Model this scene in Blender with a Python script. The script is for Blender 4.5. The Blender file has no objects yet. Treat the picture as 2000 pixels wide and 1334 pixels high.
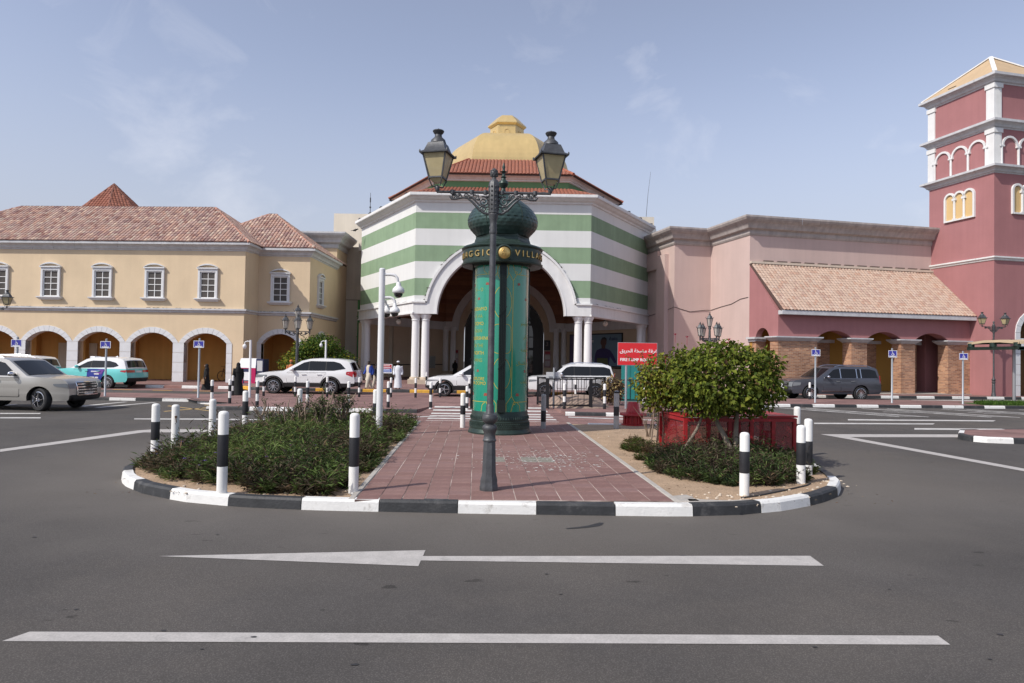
import bpy, bmesh, math, random
import numpy as np
from mathutils import Vector, Matrix

random.seed(7)
rng = np.random.default_rng(11)
R = math.radians
sc = bpy.context.scene
C = sc.collection

# ------------------------------------------------------------------ camera
CAM_H = 2.07
FPX = 1333.33            # focal length in photo pixels (24 mm on a 36 mm wide frame)
PITCH = math.atan(30 / FPX)
ROLL = R(0.95)
cam_d = bpy.data.cameras.new('camera')
cam_d.lens = 24.0
cam_d.sensor_width = 36.0
cam_d.clip_start = 0.05
cam_d.clip_end = 3000
cam = bpy.data.objects.new('camera', cam_d)
C.objects.link(cam)
_F = Vector((0, math.cos(PITCH), math.sin(PITCH)))
_X0 = Vector((1, 0, 0))
_U0 = Vector((0, -math.sin(PITCH), math.cos(PITCH)))
CX = _X0 * math.cos(ROLL) + _U0 * math.sin(ROLL)
CU = -_X0 * math.sin(ROLL) + _U0 * math.cos(ROLL)
cam.matrix_world = Matrix(((CX.x, CU.x, -_F.x, 0), (CX.y, CU.y, -_F.y, 0), (CX.z, CU.z, -_F.z, CAM_H), (0, 0, 0, 1)))
sc.camera = cam

# ------------------------------------------------------------------ sky, sun, exposure
SUN_EL, SUN_AZ = R(44), R(234)      # azimuth clockwise from +Y
world = bpy.data.worlds.new('World')
sc.world = world
world.use_nodes = True
nt = world.node_tree
nt.nodes.clear()
out = nt.nodes.new('ShaderNodeOutputWorld')
bg = nt.nodes.new('ShaderNodeBackground')
sky = nt.nodes.new('ShaderNodeTexSky')
sky.sky_type = 'NISHITA'
sky.sun_disc = False
sky.sun_elevation = SUN_EL
sky.sun_rotation = SUN_AZ
sky.altitude = 0
sky.air_density = 1.0
sky.dust_density = 0.9
sky.ozone_density = 2.0
bg.inputs['Strength'].default_value = 0.15
# thin high cloud wisps and dusty air mixed into the sky colour
tc = nt.nodes.new('ShaderNodeTexCoord')
mp = nt.nodes.new('ShaderNodeMapping')
mp.inputs['Rotation'].default_value = (0, 0.35, 0.5)
mp.inputs['Scale'].default_value = (3.2, 3.2, 5.0)
nz = nt.nodes.new('ShaderNodeTexNoise')
nz.inputs['Scale'].default_value = 1.7
nz.inputs['Detail'].default_value = 7
nz.inputs['Roughness'].default_value = 0.58
nz.inputs['Distortion'].default_value = 0.5
rp = nt.nodes.new('ShaderNodeValToRGB')
rp.color_ramp.elements[0].position = 0.56
rp.color_ramp.elements[1].position = 0.92
rp.color_ramp.elements[1].color = (0.42, 0.42, 0.42, 1)
hsv = nt.nodes.new('ShaderNodeHueSaturation')
hsv.inputs['Saturation'].default_value = 0.62
hsv.inputs['Value'].default_value = 1.0
mx = nt.nodes.new('ShaderNodeMix')
mx.data_type = 'RGBA'
mx.inputs[7].default_value = (5.4, 5.4, 5.7, 1)
nt.links.new(tc.outputs['Generated'], mp.inputs['Vector'])
nt.links.new(mp.outputs['Vector'], nz.inputs['Vector'])
nt.links.new(nz.outputs['Fac'], rp.inputs['Fac'])
tint = nt.nodes.new('ShaderNodeVectorMath')
tint.operation = 'MULTIPLY'
tint.inputs[1].default_value = (0.85, 0.84, 0.905)      # dusty, faintly violet Gulf air
nt.links.new(sky.outputs['Color'], hsv.inputs['Color'])
nt.links.new(hsv.outputs['Color'], tint.inputs[0])
# pale dust low in the sky, all round the horizon
sepz = nt.nodes.new('ShaderNodeSeparateXYZ')
hz = nt.nodes.new('ShaderNodeMapRange')
hz.interpolation_type = 'SMOOTHSTEP'
hz.inputs['From Min'].default_value = 0.0
hz.inputs['From Max'].default_value = 0.42
hz.inputs['To Min'].default_value = 0.9
hz.inputs['To Max'].default_value = 0.0
hzm = nt.nodes.new('ShaderNodeMix')
hzm.data_type = 'RGBA'
hzm.inputs[7].default_value = (2.55, 2.66, 3.0, 1)
nt.links.new(tc.outputs['Generated'], sepz.inputs[0])
nt.links.new(sepz.outputs[2], hz.inputs['Value'])
nt.links.new(hz.outputs[0], hzm.inputs[0])
nt.links.new(tint.outputs[0], hzm.inputs[6])
nt.links.new(hzm.outputs[2], mx.inputs[6])
nt.links.new(rp.outputs['Color'], mx.inputs[0])
nt.links.new(mx.outputs[2], bg.inputs['Color'])
nt.links.new(bg.outputs['Background'], out.inputs['Surface'])

sun_d = bpy.data.lights.new('sun', 'SUN')
sun_d.energy = 3.1
sun_d.angle = R(0.6)
sun_d.color = (1.0, 0.95, 0.875)
sun = bpy.data.objects.new('sun', sun_d)
C.objects.link(sun)
_to = Vector((math.sin(SUN_AZ) * math.cos(SUN_EL), math.cos(SUN_AZ) * math.cos(SUN_EL), math.sin(SUN_EL)))
sun.rotation_euler = (-_to).to_track_quat('-Z', 'Y').to_euler()
sun.location = (-30, -20, 40)
sc.view_settings.view_transform = 'Standard'
sc.view_settings.look = 'None'
sc.view_settings.exposure = 0.36
sc.view_settings.gamma = 1.0
sc.view_settings.use_curve_mapping = False

# ------------------------------------------------------------------ measuring helpers (photo pixel -> place in the world)
def ray(u, v):
    x, y = (u - 1000) / FPX, (667 - v) / FPX
    return (CX * x + CU * y + _F)

def G(u, v, z=0.0):                       # the point of the plane z that the pixel shows
    r = ray(u, v)
    t = (z - CAM_H) / r.z
    return Vector((r.x * t, r.y * t, z))

def AT(u, v, d):                          # the point at distance d in front of the camera
    r = ray(u, v)
    t = d / r.y
    return Vector((r.x * t, d, CAM_H + r.z * t))

def HIT(u, v, p0, yaw):                   # on a vertical wall through p0: metres along it, height
    r = ray(u, v)
    n = Vector((-math.sin(yaw), math.cos(yaw), 0))
    t = (n.x * p0[0] + n.y * p0[1]) / (n.x * r.x + n.y * r.y)
    p = r * t
    s = (p.x - p0[0]) * math.cos(yaw) + (p.y - p0[1]) * math.sin(yaw)
    return s, CAM_H + p.z

# ------------------------------------------------------------------ materials
MATS = {}
def mat(name, col, rough=0.6, metal=0.0, var=0.0, vs=3.0, bump=0.0, bs=60.0, spec=0.5, coat=0.0, streak=0.0,
        alpha=1.0, trans=0.0, dirt=None, fine=0.0, fs=120.0, attr=False, ior=1.45):
    if name in MATS: return MATS[name]
    m = bpy.data.materials.new(name)
    m.use_nodes = True
    n = m.node_tree
    b = n.nodes['Principled BSDF']
    b.inputs['Roughness'].default_value = rough
    b.inputs['Metallic'].default_value = metal
    b.inputs['Specular IOR Level'].default_value = spec
    b.inputs['Coat Weight'].default_value = coat
    b.inputs['Coat Roughness'].default_value = 0.04
    b.inputs['Alpha'].default_value = alpha
    b.inputs['Transmission Weight'].default_value = trans
    b.inputs['IOR'].default_value = ior
    base = n.nodes.new('ShaderNodeRGB')
    base.outputs[0].default_value = (*col, 1)
    cur = base.outputs[0]
    t = n.nodes.new('ShaderNodeTexCoord')
    if attr:
        a = n.nodes.new('ShaderNodeAttribute'); a.attribute_name = 'tone'
        x = n.nodes.new('ShaderNodeMix'); x.data_type = 'RGBA'; x.blend_type = 'MULTIPLY'
        x.inputs[0].default_value = 1
        n.links.new(cur, x.inputs[6]); n.links.new(a.outputs['Color'], x.inputs[7]); cur = x.outputs[2]
    def mul(cur, fac_out, lo, hi):
        r = n.nodes.new('ShaderNodeMapRange')
        r.inputs['From Min'].default_value = 0.3; r.inputs['From Max'].default_value = 0.7
        r.inputs['To Min'].default_value = lo; r.inputs['To Max'].default_value = hi
        n.links.new(fac_out, r.inputs['Value'])
        x = n.nodes.new('ShaderNodeVectorMath'); x.operation = 'SCALE'
        n.links.new(cur, x.inputs[0]); n.links.new(r.outputs[0], x.inputs['Scale'])
        return x.outputs[0]
    def noise(scale, detail=4, vec=None, rough_=0.55):
        z = n.nodes.new('ShaderNodeTexNoise')
        z.inputs['Scale'].default_value = scale; z.inputs['Detail'].default_value = detail
        z.inputs['Roughness'].default_value = rough_
        n.links.new(vec or t.outputs['Object'], z.inputs['Vector'])
        return z.outputs['Fac']
    if var: cur = mul(cur, noise(vs), 1 - var, 1 + var)
    if fine: cur = mul(cur, noise(fs, 2), 1 - fine, 1 + fine)
    if streak:
        mpp = n.nodes.new('ShaderNodeMapping'); mpp.inputs['Scale'].default_value = (2.2, 2.2, 0.12)
        n.links.new(t.outputs['Object'], mpp.inputs['Vector'])
        cur = mul(cur, noise(1.6, 5, mpp.outputs[0]), 1 - streak, 1 + streak * 0.5)
    if dirt:                                  # (colour, scale, low, high): worn or dirty patches
        f = noise(dirt[1], 8, None, 0.65)
        r = n.nodes.new('ShaderNodeMapRange')
        r.inputs['From Min'].default_value = dirt[2]; r.inputs['From Max'].default_value = dirt[3]
        n.links.new(f, r.inputs['Value'])
        x = n.nodes.new('ShaderNodeMix'); x.data_type = 'RGBA'
        n.links.new(r.outputs[0], x.inputs[0]); n.links.new(cur, x.inputs[6])
        x.inputs[7].default_value = (*dirt[0], 1)
        cur = x.outputs[2]
    n.links.new(cur, b.inputs['Base Color'])
    if bump:
        bn = n.nodes.new('ShaderNodeBump'); bn.inputs['Strength'].default_value = bump
        bn.inputs['Distance'].default_value = 0.02
        n.links.new(noise(bs, 6), bn.inputs['Height']); n.links.new(bn.outputs[0], b.inputs['Normal'])
    MATS[name] = m
    return m

def brick_mat(name, c1, c2, mortar, bw, bh, vertical, rough=0.85, msize=0.012, bump=0.25, rot=0.0):
    m = bpy.data.materials.new(name); m.use_nodes = True
    n = m.node_tree; b = n.nodes['Principled BSDF']; b.inputs['Roughness'].default_value = rough
    b.inputs['Specular IOR Level'].default_value = 0.25
    t = n.nodes.new('ShaderNodeTexCoord')
    if vertical:
        s = n.nodes.new('ShaderNodeSeparateXYZ'); n.links.new(t.outputs['Object'], s.inputs[0])
        a = n.nodes.new('ShaderNodeMath'); n.links.new(s.outputs[0], a.inputs[0]); n.links.new(s.outputs[1], a.inputs[1])
        c = n.nodes.new('ShaderNodeCombineXYZ'); n.links.new(a.outputs[0], c.inputs[0]); n.links.new(s.outputs[2], c.inputs[1])
        vec = c.outputs[0]
    else:
        mp_ = n.nodes.new('ShaderNodeMapping'); mp_.inputs['Rotation'].default_value = (0, 0, rot)
        n.links.new(t.outputs['Object'], mp_.inputs['Vector']); vec = mp_.outputs[0]
    k = n.nodes.new('ShaderNodeTexBrick')
    k.inputs['Color1'].default_value = (*c1, 1); k.inputs['Color2'].default_value = (*c2, 1)
    k.inputs['Mortar'].default_value = (*mortar, 1)
    k.inputs['Scale'].default_value = 1.0; k.inputs['Brick Width'].default_value = bw; k.inputs['Row Height'].default_value = bh
    k.inputs['Mortar Size'].default_value = msize; k.inputs['Bias'].default_value = 0.0
    n.links.new(vec, k.inputs['Vector'])
    z = n.nodes.new('ShaderNodeTexNoise'); z.inputs['Scale'].default_value = 0.9; z.inputs['Detail'].default_value = 6
    n.links.new(t.outputs['Object'], z.inputs['Vector'])
    r = n.nodes.new('ShaderNodeMapRange'); r.inputs['From Min'].default_value = .3; r.inputs['From Max'].default_value = .7
    r.inputs['To Min'].default_value = .78; r.inputs['To Max'].default_value = 1.22
    n.links.new(z.outputs['Fac'], r.inputs['Value'])
    x = n.nodes.new('ShaderNodeVectorMath'); x.operation = 'SCALE'
    n.links.new(k.outputs['Color'], x.inputs[0]); n.links.new(r.outputs[0], x.inputs['Scale'])
    n.links.new(x.outputs[0], b.inputs['Base Color'])
    bn = n.nodes.new('ShaderNodeBump'); bn.inputs['Strength'].default_value = bump; bn.inputs['Distance'].default_value = 0.01
    bn.invert = True
    n.links.new(k.outputs['Fac'], bn.inputs['Height']); n.links.new(bn.outputs[0], b.inputs['Normal'])
    MATS[name] = m
    return m

# ------------------------------------------------------------------ mesh building
class MB:
    def __init__(self): self.v, self.f, self.m, self.t = [], [], [], []
    def add(self, vs, fs, mi=0, tone=None):
        o = len(self.v)
        self.v += [tuple(p) for p in vs]
        for f in fs:
            self.f.append([i + o for i in f]); self.m.append(mi)
            self.t.append(tone if tone is not None else (1, 1, 1))
        return self
    def box(self, x0, x1, y0, y1, z0, z1, mi=0, tone=None):
        vs = [(x0, y0, z0), (x1, y0, z0), (x1, y1, z0), (x0, y1, z0), (x0, y0, z1), (x1, y0, z1), (x1, y1, z1), (x0, y1, z1)]
        return self.add(vs, [(0, 3, 2, 1), (4, 5, 6, 7), (0, 1, 5, 4), (1, 2, 6, 5), (2, 3, 7, 6), (3, 0, 4, 7)], mi, tone)
    def cbox(self, x0, x1, y0, y1, z0, z1, c, mi=0):      # box with chamfered top edges
        vs = [(x0, y0, z0), (x1, y0, z0), (x1, y1, z0), (x0, y1, z0), (x0, y0, z1 - c), (x1, y0, z1 - c), (x1, y1, z1 - c), (x0, y1, z1 - c),
              (x0 + c, y0 + c, z1), (x1 - c, y0 + c, z1), (x1 - c, y1 - c, z1), (x0 + c, y1 - c, z1)]
        return self.add(vs, [(0, 3, 2, 1), (8, 9, 10, 11), (0, 1, 5, 4), (1, 2, 6, 5), (2, 3, 7, 6), (3, 0, 4, 7),
                             (4, 5, 9, 8), (5, 6, 10, 9), (6, 7, 11, 10), (7, 4, 8, 11)], mi)
    def obox(self, p, q, w, h, mi=0):                     # bar from p to q, width w, height h
        p, q = Vector(p), Vector(q); d = (q - p).normalized()
        up = Vector((0, 0, 1)) if abs(d.z) < .95 else Vector((0, 1, 0))
        s = d.cross(up).normalized() * (w / 2); u = s.cross(d).normalized() * (h / 2)
        vs = [p - s - u, p + s - u, p + s + u, p - s + u, q - s - u, q + s - u, q + s + u, q - s + u]
        return self.add(vs, [(0, 1, 2, 3), (7, 6, 5, 4), (0, 4, 5, 1), (1, 5, 6, 2), (2, 6, 7, 3), (3, 7, 4, 0)], mi)
    def lathe(self, prof, n=16, c=(0, 0, 0), mi=0, a0=0.0, sx=1.0, cap=True):
        o = []
        for r, z in prof:
            for i in range(n):
                a = a0 + 2 * math.pi * i / n
                o.append((c[0] + r * math.cos(a) * sx, c[1] + r * math.sin(a), c[2] + z))
        fs = []
        for j in range(len(prof) - 1):
            for i in range(n):
                k = (i + 1) % n
                fs.append((j * n + i, j * n + k, (j + 1) * n + k, (j + 1) * n + i))
        if cap:
            fs.append(tuple(range(n - 1, -1, -1))); fs.append(tuple((len(prof) - 1) * n + i for i in range(n)))
        return self.add(o, fs, mi)
    def tube(self, pts, rad, n=8, mi=0, cap=True):
        pts = [Vector(p) for p in pts]
        if not hasattr(rad, '__len__'): rad = [rad] * len(pts)
        o = []; fs = []
        prev = None
        for i, p in enumerate(pts):
            d = (pts[min(i + 1, len(pts) - 1)] - pts[max(i - 1, 0)])
            if d.length < 1e-9: d = Vector((0, 0, 1))
            d.normalize()
            if prev is None:
                s = d.cross(Vector((0, 0, 1)))
                if s.length < .05: s = d.cross(Vector((0, 1, 0)))
            else: s = prev - d * prev.dot(d)
            s.normalize(); prev = s
            u = s.cross(d)
            for k in range(n):
                a = 2 * math.pi * k / n
                o.append(p + (s * math.cos(a) + u * math.sin(a)) * rad[i])
        for j in range(len(pts) - 1):
            for k in range(n):
                l = (k + 1) % n
                fs.append((j * n + k, (j + 1) * n + k, (j + 1) * n + l, j * n + l))
        if cap:
            fs.append(tuple(range(n))); fs.append(tuple((len(pts) - 1) * n + k for k in range(n - 1, -1, -1)))
        return self.add(o, fs, mi)
    def prism(self, poly, axis, a, b, mi=0):              # polygon in the plane across 'axis', from a to b
        def P(p, t):
            return {'x': (t, p[0], p[1]), 'y': (p[0], t, p[1]), 'z': (p[0], p[1], t)}[axis]
        n = len(poly)
        vs = [P(p, a) for p in poly] + [P(p, b) for p in poly]
        fs = [tuple(range(n)), tuple(range(2 * n - 1, n - 1, -1))] + [(i, i + n, (i + 1) % n + n, (i + 1) % n) for i in range(n)]
        return self.add(vs, fs, mi)
    def quad(self, a, b, c, d, mi=0, tone=None): return self.add([a, b, c, d], [(0, 1, 2, 3)], mi, tone)
    def mesh(self, name, mats, smooth=False, tones=False):
        me = bpy.data.meshes.new(name)
        me.from_pydata(self.v, [], self.f)
        for m in (mats if isinstance(mats, (list, tuple)) else [mats]): me.materials.append(m)
        if any(self.m): me.polygons.foreach_set('material_index', self.m)
        if tones:
            at = me.attributes.new('tone', 'FLOAT_COLOR', 'FACE')
            at.data.foreach_set('color', np.array([(*t, 1) for t in self.t], dtype=np.float32).ravel())
        bm = bmesh.new(); bm.from_mesh(me); bmesh.ops.recalc_face_normals(bm, faces=bm.faces); bm.to_mesh(me); bm.free()
        if smooth: shade(me, smooth)
        me.update()
        return me
    def build(self, name, mats, parent=None, smooth=False, loc=(0, 0, 0), rotz=0.0, tones=False):
        return put(name, self.mesh(name, mats, smooth, tones), parent, loc, rotz)

def shade(me, angle=40):
    a = R(40 if angle is True else angle)
    me.shade_smooth()
    me.set_sharp_from_angle(angle=a)

def put(name, me, parent=None, loc=(0, 0, 0), rotz=0.0, scale=None):
    o = bpy.data.objects.new(name, me)
    C.objects.link(o)
    if parent is not None: o.parent = parent
    o.location = loc
    o.rotation_euler = (0, 0, rotz)
    if scale is not None: o.scale = scale if hasattr(scale, '__len__') else (scale,) * 3
    return o

def tag(o, label, cat, group=None):
    o['label'] = label; o['category'] = cat
    if group: o['group'] = group
    return o

def thing(name, label, cat, loc=(0, 0, 0), rotz=0.0, group=None):
    o = bpy.data.objects.new(name, None); C.objects.link(o)
    o.location = loc; o.rotation_euler = (0, 0, rotz); o.empty_display_size = 0.2
    return tag(o, label, cat, group)

def struct(o): o['kind'] = 'structure'; return o
def stuff(o): o['kind'] = 'stuff'; return o

def dup(root, loc, rotz=None, label=None, scale=None):
    r = root.copy(); C.objects.link(r); r.location = loc
    if rotz is not None: r.rotation_euler = (0, 0, rotz)
    if scale is not None: r.scale = (scale,) * 3
    if label: r['label'] = label
    for ch in list(root.children):
        c = ch.copy(); C.objects.link(c); c.parent = r
        for g in list(ch.children):
            d = g.copy(); C.objects.link(d); d.parent = c
    return r

def sheet(name, pts, m, z=0.0, parent=None):              # one flat sheet from an outline
    me = bpy.data.meshes.new(name)
    bm = bmesh.new()
    vs = [bm.verts.new((p[0], p[1], p[2] if len(p) > 2 else z)) for p in pts]
    f = bm.faces.new(vs)
    f.normal_update()
    if f.normal.z < 0: f.normal_flip()
    bmesh.ops.triangulate(bm, faces=bm.faces)
    bm.to_mesh(me); bm.free()
    me.materials.append(m)
    return put(name, me, parent)


def text_mesh(s, size=1.0, depth=0.0, align='CENTER', bold=0.0):
    cu = bpy.data.curves.new('lettering', 'FONT')
    cu.body = s; cu.size = size; cu.extrude = depth; cu.align_x = align; cu.align_y = 'CENTER'; cu.offset = bold
    cu.resolution_u = 3
    o = bpy.data.objects.new('lettering', cu); C.objects.link(o)
    dg = bpy.context.evaluated_depsgraph_get()
    me = bpy.data.meshes.new_from_object(o.evaluated_get(dg))
    bpy.data.objects.remove(o); bpy.data.curves.remove(cu)
    return me

# ================================================================== GROUND
asphalt = mat('asphalt', (0.107, 0.098, 0.091), rough=0.85, var=0.15, vs=0.45, fine=0.22, fs=90, bump=0.35, bs=160, spec=0.25,
              dirt=((0.165, 0.145, 0.125), 0.20, 0.46, 0.78))
def asphalt_more(m):
    n = m.node_tree; b = n.nodes['Principled BSDF']
    src = b.inputs['Base Color'].links[0].from_socket
    t = n.nodes.new('ShaderNodeTexCoord')
    # coarse aggregate specks, tyre-polished lanes and small dark oil spots
    v = n.nodes.new('ShaderNodeTexVoronoi'); v.inputs['Scale'].default_value = 75
    n.links.new(t.outputs['Object'], v.inputs['Vector'])
    r = n.nodes.new('ShaderNodeMapRange'); r.inputs['From Max'].default_value = 0.5
    r.inputs['To Min'].default_value = 1.36; r.inputs['To Max'].default_value = 0.70
    n.links.new(v.outputs['Distance'], r.inputs['Value'])
    x = n.nodes.new('ShaderNodeVectorMath'); x.operation = 'SCALE'
    n.links.new(src, x.inputs[0]); n.links.new(r.outputs[0], x.inputs['Scale'])
    z = n.nodes.new('ShaderNodeTexNoise'); z.inputs['Scale'].default_value = 3.1; z.inputs['Detail'].default_value = 3
    mp_ = n.nodes.new('ShaderNodeMapping'); mp_.inputs['Scale'].default_value = (0.7, 1.6, 1)
    n.links.new(t.outputs['Object'], mp_.inputs['Vector']); n.links.new(mp_.outputs[0], z.inputs['Vector'])
    r2 = n.nodes.new('ShaderNodeMapRange'); r2.inputs['From Min'].default_value = 0.69; r2.inputs['From Max'].default_value = 0.715
    r2.inputs['To Min'].default_value = 1.0; r2.inputs['To Max'].default_value = 0.55
    n.links.new(z.outputs['Fac'], r2.inputs['Value'])
    y = n.nodes.new('ShaderNodeVectorMath'); y.operation = 'SCALE'
    n.links.new(x.outputs[0], y.inputs[0]); n.links.new(r2.outputs[0], y.inputs['Scale'])
    # pale dust gathered on the road round the island
    mp2 = n.nodes.new('ShaderNodeMapping'); mp2.inputs['Location'].default_value = (.04, -2.75, 0); mp2.inputs['Scale'].default_value = (1 / 7.4, 1 / 4.6, 0)
    n.links.new(t.outputs['Object'], mp2.inputs['Vector'])
    ln_ = n.nodes.new('ShaderNodeVectorMath'); ln_.operation = 'LENGTH'; n.links.new(mp2.outputs[0], ln_.inputs[0])
    z2 = n.nodes.new('ShaderNodeTexNoise'); z2.inputs['Scale'].default_value = 0.8; z2.inputs['Detail'].default_value = 5; n.links.new(t.outputs['Object'], z2.inputs['Vector'])
    ad = n.nodes.new('ShaderNodeMath'); ad.operation = 'MULTIPLY_ADD'; ad.inputs[1].default_value = 0.7; n.links.new(z2.outputs['Fac'], ad.inputs[0]); n.links.new(ln_.outputs['Value'], ad.inputs[2])
    r3 = n.nodes.new('ShaderNodeMapRange'); r3.inputs['From Min'].default_value = 1.2; r3.inputs['From Max'].default_value = 1.75; r3.inputs['To Min'].default_value = .55; r3.inputs['To Max'].default_value = 0
    n.links.new(ad.outputs[0], r3.inputs['Value'])
    dm = n.nodes.new('ShaderNodeMix'); dm.data_type = 'RGBA'; dm.inputs[7].default_value = (.165, .148, .13, 1)
    n.links.new(r3.outputs[0], dm.inputs[0]); n.links.new(y.outputs[0], dm.inputs[6])
    n.links.new(dm.outputs[2], b.inputs['Base Color'])
asphalt_more(asphalt)
paint_w = mat('road_paint', (0.42, 0.395, 0.37), rough=0.75, var=0.10, vs=6, fine=0.12, fs=60, dirt=((0.2, 0.19, 0.18), 3.5, 0.62, 0.8))
paint_far = mat('faded_road_paint', (0.50, 0.485, 0.46), rough=0.8, var=0.2, vs=3)
paint_y = mat('yellow_paint', (0.62, 0.34, 0.04), rough=0.6, var=0.12, vs=5, dirt=((0.12, 0.1, 0.08), 4, 0.62, 0.8))
paint_yf = mat('faded_yellow_paint', (0.38, 0.26, 0.11), rough=0.8, var=0.2, vs=4)
kerb_w = mat('white_kerb_paint', (0.74, 0.73, 0.70), rough=0.6, var=0.06, vs=5, bump=0.25, bs=30, dirt=((0.34, 0.315, 0.28), 5.0, 0.56, 0.74))
kerb_k = mat('black_kerb_paint', (0.035, 0.036, 0.038), rough=0.6, var=0.2, vs=6, bump=0.3, bs=30, dirt=((0.13, 0.125, 0.12), 3.0, 0.56, 0.8))
plaza_brick = brick_mat('plaza_pavers', (0.20, 0.115, 0.105), (0.25, 0.148, 0.132), (0.15, 0.10, 0.092), 0.62, 0.31, False, msize=0.012, bump=0.2)
concrete = mat('concrete', (0.40, 0.37, 0.33), rough=0.85, var=0.12, vs=4, bump=0.2, bs=40)
soil_m = mat('sandy_soil', (0.37, 0.26, 0.17), rough=0.95, var=0.16, vs=2.2, fine=0.2, fs=40, bump=0.8, bs=22)

struct(sheet('road', [(-220, -60), (220, -60), (220, 260), (-220, 260)], asphalt, 0.0))

def mark(name, pix, m=paint_w, z=0.004):
    return struct(sheet(name, [G(u, v, z) for u, v in pix], m, z))
# big lane arrow and give-way bar in the near lane
mark('road_arrow', [(309, 1086), (831, 1074.5), (826, 1086), (1582, 1085.5), (1609, 1105), (822, 1094.5), (817, 1105.5)])
mark('lane_line', [(4, 1252), (58, 1233.5), (1832, 1241.5), (1856, 1259)])
mark('lane_line', [(0, 877.5), (270, 840.5), (300, 838.5), (440, 838.5), (440, 844), (280, 844.5), (0, 882.5)])
mark('lane_line', [(0, 806.6), (80, 806.6), (78, 808.4), (0, 808.4)], paint_far)
mark('lane_line', [(0, 814.8), (80, 815), (79, 817), (0, 817)], paint_far)
mark('lane_line', [(262, 817.3), (420, 817.3), (520, 819), (520, 820.6), (262, 819)], paint_far)
mark('bay_line', [(150, 793), (242, 784.6), (250, 784.8), (165, 794)], paint_far)
mark('bay_line', [(183, 795.5), (300, 785.6), (307, 786), (196, 796.3)], paint_far)
mark('bay_line', [(0, 792), (30, 789), (36, 789.4), (0, 793.4)], paint_far)
for pts in ([(318, 803), (470, 790), (474, 791), (322, 804)], [(330, 792), (420, 803), (414, 803.6), (326, 793)], [(400, 790.5), (560, 797), (556, 798), (398, 791.6)]):
    mark('hatch_line', pts, paint_yf)
# right-hand lanes
mark('lane_line', [(1602, 848), (1895, 848.5), (1895, 854), (1660, 853.6), (2010, 917), (2010, 922), (1640, 854.6)])
mark('lane_line', [(1590, 825.6), (1826, 827), (1822, 829), (1590, 828)], paint_far)
mark('lane_line', [(1786, 836), (2010, 838), (2010, 840.6), (1786, 839)], paint_far)
mark('lane_line', [(1656, 818.6), (1775, 819.6), (1945, 821), (1940, 823), (1656, 821)], paint_far)
def strip(name, a, b, w, m=paint_far, z=0.006):
    a, b = Vector(a), Vector(b); n_ = Vector((-(b - a).y, (b - a).x)).normalized() * w / 2
    return struct(sheet(name, [a - n_, b - n_, b + n_, a + n_], m, z))
for k in range(4):                       # slanted bays with a ladder-hatched gap between them
    o = Vector((11.9 + k * 3.9, 30.35 + k * .47)); d = Vector((.62, -.785)); e = Vector((.99, .12))
    for off in (0, 1.25): strip('bay_line', o + e * off, o + e * off + d * 5.0, .17)
    for j in range(6): strip('hatch_line', o + d * (.5 + j * .8) + e * .06, o + d * (.5 + j * .8 + .35) + e * 1.19, .15, z=.009)
    q_ = o + e * 2.5 + d * 2.2
    strip('bay_symbol', q_, q_ + e * .7, .12); strip('bay_symbol', q_ + d * .5 + e * .1, q_ + d * .5 + e * .9, .12, z=.010)
mark('lane_line', [(1780, 781.2), (2010, 782), (2010, 783.4), (1780, 782.6)], paint_far)

tar = mat('tar', (0.03, 0.028, 0.027), rough=.5)
mark('tar_crack', [(1105, 1031.5), (1130, 1029), (1150, 1026), (1163, 1022.5), (1172, 1020.5), (1179, 1021), (1176, 1025), (1168, 1027.5), (1150, 1030), (1128, 1032), (1108, 1033)], tar)
g_ = np.random.default_rng(5)
for i in range(14):                      # oil drips and tar spots
    u, v = g_.uniform(30, 1970), g_.uniform(1030, 1320); c = G(u, v); s = g_.uniform(.008, .020)
    struct(sheet('oil_spot', [(c.x + s * 1.6 * math.cos(a) * g_.uniform(.6, 1.2), c.y + s * math.sin(a) * g_.uniform(.6, 1.2)) for a in [k * .785 for k in range(8)]], tar, .0045))

# ------------------------------------------------------------------ kerbs: every block an object
def kerb(name, pts, z0, h, w, bl, s0=0.0, phase=0, mats=None, inner=1, closed_ends=True, min_len=0.05):
    mats = mats or (kerb_w, kerb_k)
    root = struct(bpy.data.objects.new(name, None)); C.objects.link(root); root.empty_display_size = .2
    P = [Vector((p[0], p[1], 0)) for p in pts]
    L = [0]
    for a, b in zip(P, P[1:]): L.append(L[-1] + (b - a).length)
    def at(s):
        s = max(0, min(L[-1], s))
        for i in range(len(P) - 1):
            if s <= L[i + 1] + 1e-9:
                return P[i].lerp(P[i + 1], (s - L[i]) / max(1e-9, L[i + 1] - L[i]))
        return P[-1]
    def nrm(s):
        d = (at(s + .15) - at(s - .15)).normalized()
        return Vector((-d.y, d.x, 0)) * inner
    k = math.floor((0 - s0) / bl)
    while s0 + k * bl < L[-1]:
        a, b = max(0, s0 + k * bl), min(L[-1], s0 + (k + 1) * bl)
        if b - a > min_len:
            n = max(1, int((b - a) / .3))
            m = MB(); vs = []
            g = 0.006
            jit = random.uniform(-.004, .004)
            for i in range(n + 1):
                s = a + g + (b - a - 2 * g) * i / n
                p, q = at(s), nrm(s)
                for off, z in ((0, 0), (0.012, h - .03), (.035, h), (w, h), (w, 0)):
                    x = p + q * (off + jit * .6)
                    vs.append((x.x, x.y, z0 + z + (jit if z > .05 else 0)))
            fs = []
            for i in range(n):
                for j in range(5):
                    l = (j + 1) % 5
                    fs.append((i * 5 + j, (i + 1) * 5 + j, (i + 1) * 5 + l, i * 5 + l))
            fs += [(4, 3, 2, 1, 0), tuple(n * 5 + j for j in range(5))]
            m.add(vs, fs)
            m.build('kerb_block', mats[(k + phase) % 2], root)
        k += 1
    return root

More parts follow.
